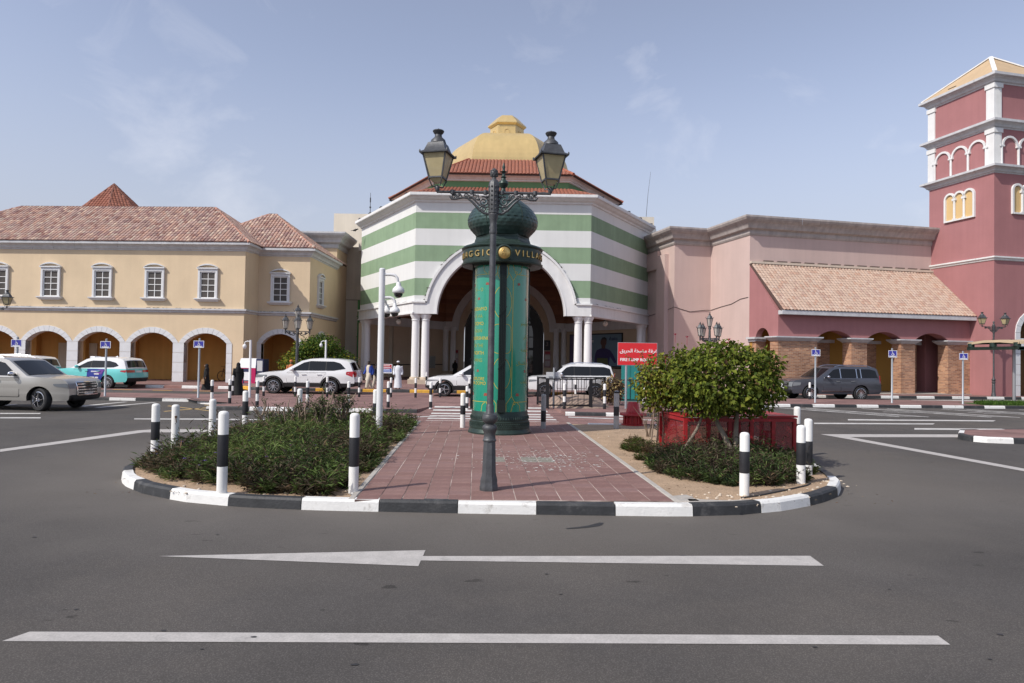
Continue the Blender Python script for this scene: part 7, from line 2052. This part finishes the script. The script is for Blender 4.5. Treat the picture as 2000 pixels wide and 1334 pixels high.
# bicycle leaning inside the last wide arch
bp = ML @ Vector((-1.95, 2.3, 0)); BK = thing('bicycle', 'dark bicycle leaning against the wall inside an arch', 'bicycle', (bp.x, bp.y, .15), R(170))
for x in (-.52, .52):
    q = MB(); q.tube([(x + .32 * math.cos(a), 0, .33 + .32 * math.sin(a)) for a in [i * math.pi / 12 for i in range(25)]], .022, 6); q.lathe([(.03, -.03), (.03, .03)], 8, (x, 0, .33)); w = q.build('wheel', tyre_m, BK, 50)
    q = MB()
    for k in range(8): q.tube([(x, 0, .33), (x + .31 * math.cos(k * .785), 0, .33 + .31 * math.sin(k * .785))], .004, 4)
    q.build('spokes', alloy, w)
q = MB()
for a, b in (((-.52, 0, .33), (-.1, 0, .33)), ((-.1, 0, .33), (-.22, 0, .78)), ((-.52, 0, .33), (-.2, 0, .72)), ((-.1, 0, .33), (.38, 0, .74)), ((-.2, 0, .74), (.36, 0, .78)), ((.52, 0, .33), (.36, 0, .95))): q.tube([a, b], .018, 6)
q.build('frame', fr_k, BK)
q = MB(); q.cbox(-.34, -.1, -.06, .06, .82, .87, .015); q.build('saddle', plast, BK); q = MB(); q.tube([(.42, -.26, .98), (.36, -.1, .98), (.36, .1, .98), (.42, .26, .98)], .014, 6); q.build('handlebar', plast, BK)

# ================================================================== PLANTS
def leaf_mat(name, rough=.72):
    m = mat(name, (1, 1, 1), rough=rough, attr=True, spec=.18)
    b = m.node_tree.nodes['Principled BSDF']
    n = m.node_tree
    tr = n.nodes.new('ShaderNodeBsdfTranslucent'); mxs = n.nodes.new('ShaderNodeMixShader'); mxs.inputs[0].default_value = .28
    src = b.inputs['Base Color'].links[0].from_socket
    n.links.new(src, tr.inputs['Color'])
    o = n.nodes['Material Output']
    n.links.new(b.outputs[0], mxs.inputs[1]); n.links.new(tr.outputs[0], mxs.inputs[2]); n.links.new(mxs.outputs[0], o.inputs['Surface'])
    return m
leaf_m = leaf_mat('leaf')
def leaf_mesh(name, P, D, N, ln, wd, tones, fold=.25, m=leaf_m, extra=None):
    """P base points, D directions, N side normals (n,3); each leaf: 2 folded halves = 2 triangles, bent at the middle"""
    n = len(P)
    D = D / np.linalg.norm(D, axis=1, keepdims=True)
    S_ = np.cross(D, N); S_ /= np.maximum(1e-6, np.linalg.norm(S_, axis=1, keepdims=True)); U = np.cross(S_, D)
    ln = ln[:, None]; wd = wd[:, None]
    a = P; tip = P + D * ln - U * ln * .12; mid = P + D * ln * .45
    l = mid - S_ * wd * .5 + U * wd * fold; r = mid + S_ * wd * .5 + U * wd * fold
    V = np.stack([a, l, tip, r], 1).reshape(-1, 3)
    base = np.arange(n)[:, None] * 4
    F = np.concatenate([base + np.array([[0, 2, 1]]), base + np.array([[0, 3, 2]])], 1).reshape(-1)
    me = bpy.data.meshes.new(name)
    me.vertices.add(len(V)); me.vertices.foreach_set('co', V.astype(np.float32).ravel())
    me.loops.add(len(F)); me.loops.foreach_set('vertex_index', F.astype(np.int32))
    me.polygons.add(2 * n); me.polygons.foreach_set('loop_start', np.arange(2 * n, dtype=np.int32) * 3)
    at = me.attributes.new('tone', 'FLOAT_COLOR', 'FACE')
    T = np.repeat(tones, 2, 0); T = np.concatenate([T, np.ones((len(T), 1))], 1)
    at.data.foreach_set('color', T.astype(np.float32).ravel())
    me.materials.append(m); me.update(calc_edges=True); me.validate()
    return me
def pick(tones, w, n):
    t = np.array(tones)[rng.choice(len(tones), n, p=np.array(w) / sum(w))]
    return np.clip(t * rng.uniform(.75, 1.3, (n, 1)) * rng.uniform(.93, 1.07, (n, 3)), .002, .9)
stem_m = mat('grey_brown_stem', (.23, .175, .13), rough=.9, var=.25, vs=12)
pale_bark = mat('pale_bark', (.20, .165, .125), rough=.9, var=.2, vs=10, bump=.3, bs=40)

def in_poly(x, y, P):
    c = np.zeros(len(x), bool); j = len(P) - 1
    for i in range(len(P)):
        xi, yi = P[i]; xj, yj = P[j]
        c ^= ((yi > y) != (yj > y)) & (x < (xj - xi) * (y - yi) / (yj - yi + 1e-12) + xi); j = i
    return c
def ground_cover(name, poly, n_clump, per, hmax, tones, w, seed, bare=None, size=(.055, .11), wid=(.010, .020)):
    g = np.random.default_rng(seed)
    P = np.array(poly); lo, hi = P.min(0), P.max(0)
    cx_ = g.uniform(lo[0], hi[0], n_clump * 3); cy_ = lo[1] + (hi[1] - lo[1]) * g.uniform(0, 1, n_clump * 3) ** 1.5
    k = in_poly(cx_, cy_, poly)
    if bare is not None: k &= ~bare(cx_, cy_)
    cx_, cy_ = cx_[k][:n_clump], cy_[k][:n_clump]
    # distance to the outline makes the clumps lower at the edge
    dmin = np.full(len(cx_), 9.0)
    for (x0, y0), (x1, y1) in zip(poly, poly[1:] + poly[:1]):
        dx, dy = x1 - x0, y1 - y0; t = np.clip(((cx_ - x0) * dx + (cy_ - y0) * dy) / (dx * dx + dy * dy), 0, 1)
        dmin = np.minimum(dmin, np.hypot(cx_ - x0 - t * dx, cy_ - y0 - t * dy))
    hh = hmax * np.clip(.45 + dmin * 1.1, .45, 1) * g.uniform(.45, 1.25, len(cx_)) * (1 + .28 * np.sin(cx_ * 3.1) * np.cos(cy_ * 2.3))
    tone_c = g.choice(len(tones), len(cx_), p=np.array(w) / sum(w))
    if len(tones) == 5:                    # brown tinged shoots grow in drifts, the freshest green in the middle
        f = np.sin(cx_ * 1.9 + 1) + np.cos(cy_ * 1.7 + cx_) + g.normal(0, .7, len(cx_)); edge = dmin < .55
        tone_c[(f > 1.5) | (edge & (g.uniform(0, 1, len(cx_)) < .16))] = 3
        tone_c[(f < -1.0) & ~edge] = 4
        hh *= np.where(g.uniform(0, 1, len(cx_)) < .10, 1.45, 1.0)
    m_ = len(cx_)
    # stems: short curved shoots from each clump; leaves along each shoot
    sh = per // 5
    az = g.uniform(0, 6.283, (m_, sh)); lean = g.uniform(.1, .85, (m_, sh)); L_ = hh[:, None] * g.uniform(.6, 1.2, (m_, sh))
    t = (np.arange(5) + 1)[None, None, :] / 5 * g.uniform(.8, 1.05, (m_, sh, 5))
    bx = cx_[:, None, None] + np.cos(az)[..., None] * np.sin(lean)[..., None] * L_[..., None] * t
    by = cy_[:, None, None] + np.sin(az)[..., None] * np.sin(lean)[..., None] * L_[..., None] * t
    bz = .118 + L_[..., None] * np.cos(lean * .8)[..., None] * t - .06 * t * t * np.sin(lean)[..., None]
    B = np.stack([bx, by, bz], -1).reshape(-1, 3); n = len(B)
    a2 = np.repeat(az.reshape(-1), 5) + g.choice([-1, 1], n) * g.uniform(.5, 1.5, n); el = g.uniform(-.15, .95, n)
    D = np.stack([np.cos(a2) * np.cos(el), np.sin(a2) * np.cos(el), np.sin(el)], 1)
    N = np.stack([g.normal(0, .35, n), g.normal(0, .35, n), np.ones(n)], 1)
    tt = np.array(tones)[np.repeat(tone_c, sh * 5)]
    tt = np.clip(tt * g.uniform(.65, 1.35, (n, 1)) * g.uniform(.92, 1.08, (n, 3)), .002, .9)
    dry = g.uniform(0, 1, n) < .035; tt[dry] = (.20, .13, .08)
    me = leaf_mesh(name, B, D, N, g.uniform(*size, n), g.uniform(*wid, n), tt)
    o = stuff(put(name, me))
    # visible thin stems
    q = MB()
    idx = g.choice(m_ * sh, min(2600, m_ * sh), replace=False)
    for i in idx:
        c, s_ = divmod(i, sh)
        p0 = (cx_[c], cy_[c], .11); p1 = B[(c * sh + s_) * 5 + 4]
        w_ = .0035; q.add([(p0[0] - w_, p0[1], p0[2]), (p0[0] + w_, p0[1], p0[2]), (p1[0] + w_ * .5, p1[1], p1[2]), (p1[0] - w_ * .5, p1[1], p1[2])], [(0, 1, 2, 3)])
    stuff(q.build(name + '_stems', mat('purple_stem', (.07, .04, .035), rough=.8)))
    return o
GT = [(.078, .115, .036), (.105, .155, .042), (.055, .082, .033), (.098, .080, .050), (.145, .19, .060)]
leftbed = [(-6.35, 13.2), (-6.5, 12.4), (-6.1, 11.3), (-5.3, 10.4), (-4.3, 9.85), (-3.3, 9.5), (-2.32, 9.42), (-2.28, 10.5), (-2.42, 14), (-2.62, 18.5), (-2.75, 19.9), (-6.2, 19.9), (-6.35, 16)]
def bare_l(x, y): return ((y < 9.95) & (np.sin(x * 2.7 + .6) > .15)) | ((x > -2.55) & (np.sin(y * 1.9) > .55)) | ((x < -4.9) & (y < 10.55) & (np.sin(x * 5) > -.2))
ground_cover('ground_cover_plants', leftbed, 1180, 50, .42, GT, (4, 3.2, 3, 2.4, 1.6), 3, bare_l, (.08, .18), (.014, .029))
rightbed = [(2.50, 12.5), (2.55, 11.6), (2.85, 11.0), (3.4, 10.65), (4.2, 10.75), (4.8, 11.1), (5.05, 11.6), (5.0, 12.3), (5.55, 13.0), (5.7, 14.0), (3.4, 13.8), (2.8, 13.5)]
ground_cover('ground_cover_plants', rightbed, 520, 52, .42, GT, (3, 1.4, 4, 1.6, .4), 5, None, (.07, .14), (.013, .025))
rear_right = [(2.45, 13.2), (3.2, 13.0), (3.2, 14.8), (3.0, 16.2), (2.55, 16.0), (2.45, 15)]
def bare_r(x, y): return np.sin(x * 6 + y * 3.1) > -.15
ground_cover('ground_cover_plants', rear_right, 200, 40, .28, [(.10, .115, .03), (.055, .085, .02), (.14, .10, .05)], (2, 2, 1), 6, bare_r)
tip = [(4.9, 12.0), (5.3, 11.9), (5.5, 12.9), (5.1, 13.0)]
ground_cover('ground_cover_plants', tip, 60, 40, .30, [(.10, .15, .035), (.06, .10, .02)], (2, 1), 8)
# purple flowers in the left bed
q = MB()
for k in range(26):
    x, y = rng.uniform(-6.1, -3.2), rng.uniform(9.9, 12.2); z = .118 + rng.uniform(.16, .40)
    if not in_poly(np.array([x]), np.array([y]), leftbed)[0]: continue
    for j in range(5):
        a = j * 1.257; q.add([(x, y, z), (x + .022 * math.cos(a - .4), y + .022 * math.sin(a - .4), z + .012), (x + .034 * math.cos(a), y + .034 * math.sin(a), z + .008), (x + .022 * math.cos(a + .4), y + .022 * math.sin(a + .4), z + .012)], [(0, 1, 2, 3)])
stuff(q.build('purple_flowers', mat('petal_purple', (.12, .06, .28), rough=.6)))
# dry litter on the bare soil
B = np.stack([rng.uniform(-6, 5.6, 1500), rng.uniform(9.3, 19, 1500), np.full(1500, .121)], 1)
k = (np.abs(B[:, 0]) > 2.25); B = B[k]; n = len(B)
a = rng.uniform(0, 6.28, n)
stuff(put('leaf_litter', leaf_mesh('leaf_litter', B, np.stack([np.cos(a), np.sin(a), rng.uniform(0, .3, n)], 1), np.stack([rng.normal(0, .3, n), rng.normal(0, .3, n), np.ones(n)], 1), rng.uniform(.02, .06, n), rng.uniform(.006, .02, n), pick([(.16, .10, .06), (.24, .18, .11), (.09, .07, .04)], (3, 2, 1), n))))

# ------------------------------------------------------------------ pruned shrubs
def shrub(label, p, h, spread, n, leafy, seed, lt):
    g = np.random.default_rng(seed); t = thing('pruned_shrub', label, 'shrub', p, 0, 'pruned shrubs in the left bed')
    q = MB(); LP_, LD = [], []
    for k in range(n):
        a = g.uniform(0, 6.28); sp = g.uniform(.15, 1) * spread; hh = h * g.uniform(.6, 1.02)
        b0 = Vector((g.normal(0, .05), g.normal(0, .05), 0)); tip_ = Vector((math.cos(a) * sp, math.sin(a) * sp, hh))
        m1 = b0.lerp(tip_, .45) + Vector((g.normal(0, .03), g.normal(0, .03), .06)); m2 = b0.lerp(tip_, .75) + Vector((g.normal(0, .03), g.normal(0, .03), .03))
        r = g.uniform(.013, .026)
        q.tube([b0, m1, m2, tip_], [r * 1.2, r, r * .9, r * .7], 6)
        for f in range(int(g.integers(1, 4))):
            s = m1.lerp(tip_, g.uniform(0, 1)); e = s + Vector((g.normal(0, .10), g.normal(0, .10), g.uniform(.04, .17)))
            q.tube([s, s.lerp(e, .5) + Vector((0, 0, .01)), e], [r * .55, r * .45, r * .3], 5)
            if g.uniform() < leafy:
                for j in range(int(5 + 14 * leafy)):
                    c = s.lerp(e, g.uniform(.2, 1.15)); LP_.append((c.x + g.normal(0, .035), c.y + g.normal(0, .035), c.z + g.normal(0, .035)))
                    LD.append((g.normal(), g.normal(), g.uniform(-.5, .9)))
    q.build('stems', stem_m, t, 60)
    if LP_:
        B = np.array(LP_); D = np.array(LD); m_ = len(B)
        stuff(put('foliage', leaf_mesh('foliage', B, D, np.stack([g.normal(0, .5, m_), g.normal(0, .5, m_) - .4, np.ones(m_)], 1), g.uniform(.05, .095, m_), g.uniform(.022, .04, m_), pick(lt, [1] * len(lt), m_)), t))
ST = [(.06, .085, .030), (.045, .07, .025), (.09, .11, .045)]
for i, (u, vt, d, sp, n, lf, lab) in enumerate(((520, 778, 16.6, .40, 9, .25, 'bare pruned shrub with thick cut stems, leftmost of the clump'), (558, 786, 16.2, .32, 7, .45, 'small pruned shrub with few leaves beside the bare one'), (590, 772, 16.8, .30, 8, .5, 'thin stemmed pruned shrub in the middle of the clump'),
                                     (632, 765, 16.6, .52, 17, 1.0, 'largest leafy shrub of the pruned clump'), (674, 768, 17.2, .40, 12, .95, 'leafy shrub at the right end of the pruned clump'), (548, 790, 17.6, .35, 6, .3, 'bare twiggy shrub behind the cut stems'))):
    p = AT(u, 800, d); p.z = .118; shrub(lab, p, AT(u, vt, d).z - .118, sp, n, lf, 20 + i, ST)

# ------------------------------------------------------------------ trimmed bush on pale trunks, with its loose neighbour
def crown_leaves(c, rad, n, g, size, tones, w, shell=.42, power=2.6, droop=.5, flat_top=None):
    """points in the outer shell of a box-like ellipsoid, with lumps; leaves hang and face outwards"""
    v = g.normal(0, 1, (n, 3)); v /= np.linalg.norm(v, axis=1, keepdims=True)
    k = (np.abs(v) ** power).sum(1) ** (-1 / power)
    lump = 1 + .10 * np.sin(v[:, 0] * 7 + c[0]) * np.cos(v[:, 1] * 6) + .08 * np.sin(v[:, 2] * 9 + v[:, 0] * 5) + .05 * g.normal(0, 1, n)
    rr = 1 - shell * g.uniform(0, 1, n) ** 1.7
    P = v * (k * lump * rr)[:, None] * np.array(rad) + np.array(c)
    D = v * .7 + g.normal(0, .55, (n, 3)); D[:, 2] -= droop
    N = v * 1.0 + g.normal(0, .45, (n, 3)); N[:, 2] += .45
    return P, D, N, g.uniform(size[0], size[1], n), g.uniform(.62, .80, n)
g = np.random.default_rng(42)
BC = AT(1414, 737, 13.15); BT = [(.105, .135, .020), (.150, .185, .026), (.062, .088, .016), (.20, .225, .032), (.095, .06, .03)]
TB = thing('trimmed_bush', 'round trimmed bougainvillea bush on pale trunks before the red cage', 'bush', (BC.x, BC.y, .118))
zc_ = BC.z - .118
P, D, N, s_, wr = crown_leaves((0, 0, zc_ - .04), (.98, .85, .66), 6600, g, (.065, .115), BT, None)
tn = pick(BT, (4, 4, 3, 1.6, .5), len(P))
front = np.argsort(P[:, 1] - .35 * np.abs(P[:, 2] - zc_) * 0)[:1600]; sel = g.choice(front, 280, replace=False)
keep = np.ones(len(P), bool); keep[sel] = False
stuff(put('crown', leaf_mesh('crown', P[keep], D[keep], N[keep], s_[keep], (s_ * wr)[keep], tn[keep]), TB))
# the leaves nearest to the viewer, one object each
big = []
for k in range(4):
    o_ = np.array([[0, 0, 0.]]); big.append(leaf_mesh('leaf', o_, np.array([[1., 0, 0]]), np.array([[0, 0, 1.]]), np.array([1.0]), np.array([.70]), np.array([BT[(0, 1, 2, 3)[k]]])))
for i in sel:
    d = Vector(D[i]).normalized(); n_ = Vector(N[i]); s2 = d.cross(n_).normalized(); u2 = s2.cross(d)
    M_ = Matrix((d, -s2, u2)).transposed().to_4x4(); M_.translation = Vector(P[i])
    o = put('leaf', big[int(g.integers(0, 4))], TB); o.matrix_local = M_ @ Matrix.Scale(float(s_[i]), 4)
q = MB()
q.tube([(.10, -.30, 0), (.08, -.24, .25), (-.02, -.15, .5), (-.14, -.05, .75), (-.2, 0, 1.1)], [.065, .055, .05, .042, .03], 10)
q.build('trunk', pale_bark, TB, 60)
q = MB(); q.tube([(.14, -.28, 0), (.16, -.24, .3), (.19, -.15, .62), (.25, -.05, 1.1)], [.058, .052, .045, .03], 10); q.build('trunk', pale_bark, TB, 60)
q = MB(); q.tube([(-.92, -.10, .02), (-.72, -.08, .33), (-.52, -.03, .62), (-.38, 0, .95)], [.026, .028, .030, .022], 8); q.build('trunk', pale_bark, TB, 60)
for k in range(7):
    a = g.uniform(0, 6.28); q = MB(); q.tube([(.0, -.02, zc_ - .45), (.3 * math.cos(a), .3 * math.sin(a), zc_ - .15), (.65 * math.cos(a), .6 * math.sin(a), zc_ + g.uniform(-.1, .3))], [.03, .02, .008], 6); q.build('branch', stem_m, TB, 60)
LC = AT(1288, 748, 14.9); LBu = thing('loose_bush', 'loose yellow green bush with straggling shoots left of the trimmed bush', 'bush', (LC.x, LC.y, .118)); zl_ = LC.z - .118
LT = [(.20, .215, .03), (.15, .175, .026), (.24, .25, .04), (.08, .125, .022), (.20, .14, .04)]
P, D, N, s_, wr = crown_leaves((.05, 0, zl_ - .02), (.62, .50, .60), 2900, g, (.055, .105), LT, None, .75, 2.0)
P2, D2, N2, s2_, wr2 = crown_leaves((.55, .1, zl_ + .05), (.50, .45, .62), 1700, g, (.055, .10), LT, None, .7, 2.0)
stuff(put('crown', leaf_mesh('crown', np.vstack([P, P2]), np.vstack([D, D2]), np.vstack([N, N2]), np.r_[s_, s2_], np.r_[s_ * wr, s2_ * wr2], pick(LT, (3, 3, 1.5, 2, .7), len(P) + len(P2))), LBu))
q = MB(); SP_, SD = [], []
for k in range(46):
    a = g.uniform(0, 6.28); b0 = Vector((.1 + .45 * math.cos(a), .35 * math.sin(a), zl_ + g.uniform(-.25, .45)))
    e = b0 + Vector((g.normal(0, .22) + .12 * math.cos(a), g.normal(0, .15), g.uniform(.06, .50)))
    q.tube([b0, b0.lerp(e, .5) + Vector((0, 0, .05)), e], [.007, .005, .003], 4)
    for j in range(9):
        c = b0.lerp(e, g.uniform(.15, 1.05)); SP_.append(c + Vector((g.normal(0, .02), g.normal(0, .02), g.normal(0, .02)))); SD.append((g.normal(), g.normal(), g.uniform(-.6, .6)))
for x, y in ((-.05, .0), (.1, .1), (.4, .05), (-.2, -.1)): q.tube([(x, y, 0), (x * .9 + .03, y, .5), (x * .5, y, zl_ - .2)], [.018, .014, .010], 6)
q.build('shoots', stem_m, LBu, 60)
SP_ = np.array(SP_); SD = np.array(SD); m_ = len(SP_)
stuff(put('shoot_leaves', leaf_mesh('shoot_leaves', SP_, SD, np.stack([g.normal(0, .5, m_), g.normal(0, .5, m_) - .3, np.ones(m_)], 1), g.uniform(.05, .09, m_), g.uniform(.035, .055, m_), pick(LT + [(.22, .16, .05)], (2, 2, 2, 1, 1, 1), m_)), LBu))
q = MB()
for u, v, d in ((1319, 655, 14.9), (1342, 660, 14.9), (1424, 665, 13.4), (1426, 670, 13.3), (1420, 672, 13.3), (1300, 700, 14.6)):
    p = AT(u, v, d) - Vector((LC.x, LC.y, .118))
    for j in range(4):
        a = j * 1.57; q.add([p, p + Vector((.03 * math.cos(a - .5), .03 * math.sin(a - .5), .03)), p + Vector((.05 * math.cos(a), .05 * math.sin(a), .045)), p + Vector((.03 * math.cos(a + .5), .03 * math.sin(a + .5), .03))], [(0, 1, 2, 3)])
    q.tube([p + Vector((0, 0, -.16)), p], .004, 4)
stuff(q.build('red_bracts', mat('petal_red', (.35, .02, .05), rough=.6), LBu))
# thin dry plants by the red vent, dark palm seedling behind
def twigs(label, p, h, n, seed, tones, lf=6, name='dry_shrub'):
    g = np.random.default_rng(seed); t = thing(name, label, 'shrub', p); q = MB(); B, D = [], []
    for k in range(n):
        a = g.uniform(0, 6.28); e = Vector((math.cos(a) * g.uniform(.05, .4), math.sin(a) * .3, h * g.uniform(.6, 1.1))); m_ = e * .5 + Vector((g.normal(0, .05), 0, .05))
        q.tube([(g.normal(0, .03), 0, 0), m_, e], [.012, .008, .003], 5)
        for j in range(lf): c = m_.lerp(e, g.uniform(0, 1.05)); B.append(c + Vector((g.normal(0, .05), g.normal(0, .05), g.normal(0, .04)))); D.append((g.normal(), g.normal(), g.uniform(-.7, .4)))
    q.build('stems', stem_m, t, 60); B = np.array(B); D = np.array(D); m_ = len(B)
    stuff(put('foliage', leaf_mesh('foliage', B, D, np.stack([g.normal(0, .5, m_), g.normal(0, .5, m_), np.ones(m_)], 1), g.uniform(.04, .08, m_), g.uniform(.025, .05, m_), pick(tones, [1] * len(tones), m_)), t))
twigs('thin dry shrub with bare stems between red vent and cage', pp(1290, 16.5, .118), 1.0, 11, 71, [(.20, .13, .05), (.13, .12, .03), (.10, .12, .03)])
twigs('thin leaning dry shrub just right of the red vent', pp(1268, 17.2, .118), .95, 7, 72, [(.18, .12, .05), (.12, .12, .03)], 3)
g = np.random.default_rng(73); B, D = [], []
PS = thing('palm_seedling', 'small dark spiky plant behind the left end of red cage', 'plant', pp(1303, 15.9, .118))
for k in range(90):
    a = g.uniform(0, 6.28); el = g.uniform(.3, 1.3); B.append((.0, .0, g.uniform(.15, .5))); D.append((math.cos(a) * math.cos(el), math.sin(a) * math.cos(el), math.sin(el)))
m_ = len(B); stuff(put('fronds', leaf_mesh('fronds', np.array(B), np.array(D), np.stack([g.normal(0, .3, m_), g.normal(0, .3, m_), np.ones(m_)], 1), g.uniform(.22, .42, m_), g.uniform(.012, .022, m_), pick([(.03, .05, .02), (.04, .055, .03)], (1, 1), m_)), PS))
q = MB(); q.tube([(0, 0, 0), (0, 0, .35)], .03, 6); q.build('trunk', stem_m, PS)
# croton by the railing
CR = thing('croton_shrub', 'croton shrub with cream and brown leaves right of the black railing', 'shrub', pp(1198, 28.4, PLZ)); g = np.random.default_rng(77)
P, D, N, s_, wr = crown_leaves((0, 0, .66), (.50, .42, .52), 900, g, (.10, .17), None, None, .7, 2.0)
stuff(put('crown', leaf_mesh('crown', P, D, N, s_, s_ * .45, pick([(.42, .32, .14), (.16, .10, .06), (.05, .035, .03), (.30, .22, .10)], (2, 2, 2, 1), len(P))), CR))
q = MB()
for k in range(6): q.tube([(0, 0, 0), (g.normal(0, .12), g.normal(0, .12), .4), (g.normal(0, .25), g.normal(0, .2), .8)], [.02, .015, .008], 5)
q.build('stems', stem_m, CR)
# leafy tree behind the white car
TC = AT(622, 702, 41.0); TR = thing('leafy_tree', 'broad leafy green tree with yellow tips behind the white SUV', 'tree', (TC.x, TC.y, .275)); g = np.random.default_rng(81)
TT = [(.085, .14, .02), (.06, .11, .02), (.13, .175, .025), (.26, .24, .03), (.04, .08, .016)]
parts = []
for cx_, cz_, rx, rz_, n in ((-.1, 1.75, 1.5, .95, 3000), (-1.35, 1.25, .95, .75, 1500), (1.25, 1.3, 1.0, .75, 1500), (.3, 2.35, .9, .62, 1200), (1.9, .9, .6, .5, 700), (-.7, 2.15, .8, .55, 900)):
    parts.append(crown_leaves((cx_, g.normal(0, .2), cz_), (rx, 1.0, rz_), n, g, (.10, .20), None, None, .6, 2.0))
P = np.vstack([a[0] for a in parts]); D = np.vstack([a[1] for a in parts]); N = np.vstack([a[2] for a in parts]); s_ = np.concatenate([a[3] for a in parts])
tn = pick(TT, (4, 4, 2, .5, 3), len(P)); yl = (P[:, 0] < -1.2) & (g.uniform(0, 1, len(P)) < .35) | (P[:, 0] > 1.6) & (g.uniform(0, 1, len(P)) < .2); tn[yl] = np.array((.26, .24, .03)) * g.uniform(.8, 1.2, (yl.sum(), 1))
stuff(put('crown', leaf_mesh('crown', P, D, N, s_, s_ * .5, tn), TR))
q = MB(); q.tube([(0, 0, 0), (.05, 0, .7), (0, .05, 1.4), (-.1, 0, 2.1)], [.13, .11, .08, .04], 9); q.build('trunk', pale_bark, TR, 60)
for k in range(6):
    a = g.uniform(0, 6.28); q = MB(); q.tube([(.03, 0, .8), (.7 * math.cos(a), .4 * math.sin(a), 1.3), (1.3 * math.cos(a), .6 * math.sin(a), 1.7)], [.06, .04, .015], 6); q.build('limb', pale_bark, TR, 60)
# grass on the right verge
n = 5200; B = np.stack([rng.uniform(22.7, 31, n), np.zeros(n), np.full(n, PLZ)], 1); B[:, 1] = 32.75 + (B[:, 0] - 22.7) * .105 + rng.uniform(0, 1.7, n) * np.clip((B[:, 0] - 22.4) * 1.1, .2, 1)
a = rng.uniform(0, 6.28, n); el = rng.uniform(.7, 1.5, n)
stuff(put('grass', leaf_mesh('grass', B, np.stack([np.cos(a) * np.cos(el), np.sin(a) * np.cos(el), np.sin(el)], 1), np.stack([np.ones(n), rng.normal(0, 1, n), rng.normal(0, .3, n)], 1), rng.uniform(.10, .24, n), rng.uniform(.02, .04, n), pick([(.06, .12, .02), (.09, .16, .03), (.04, .09, .015)], (1, 1, 1), n))))
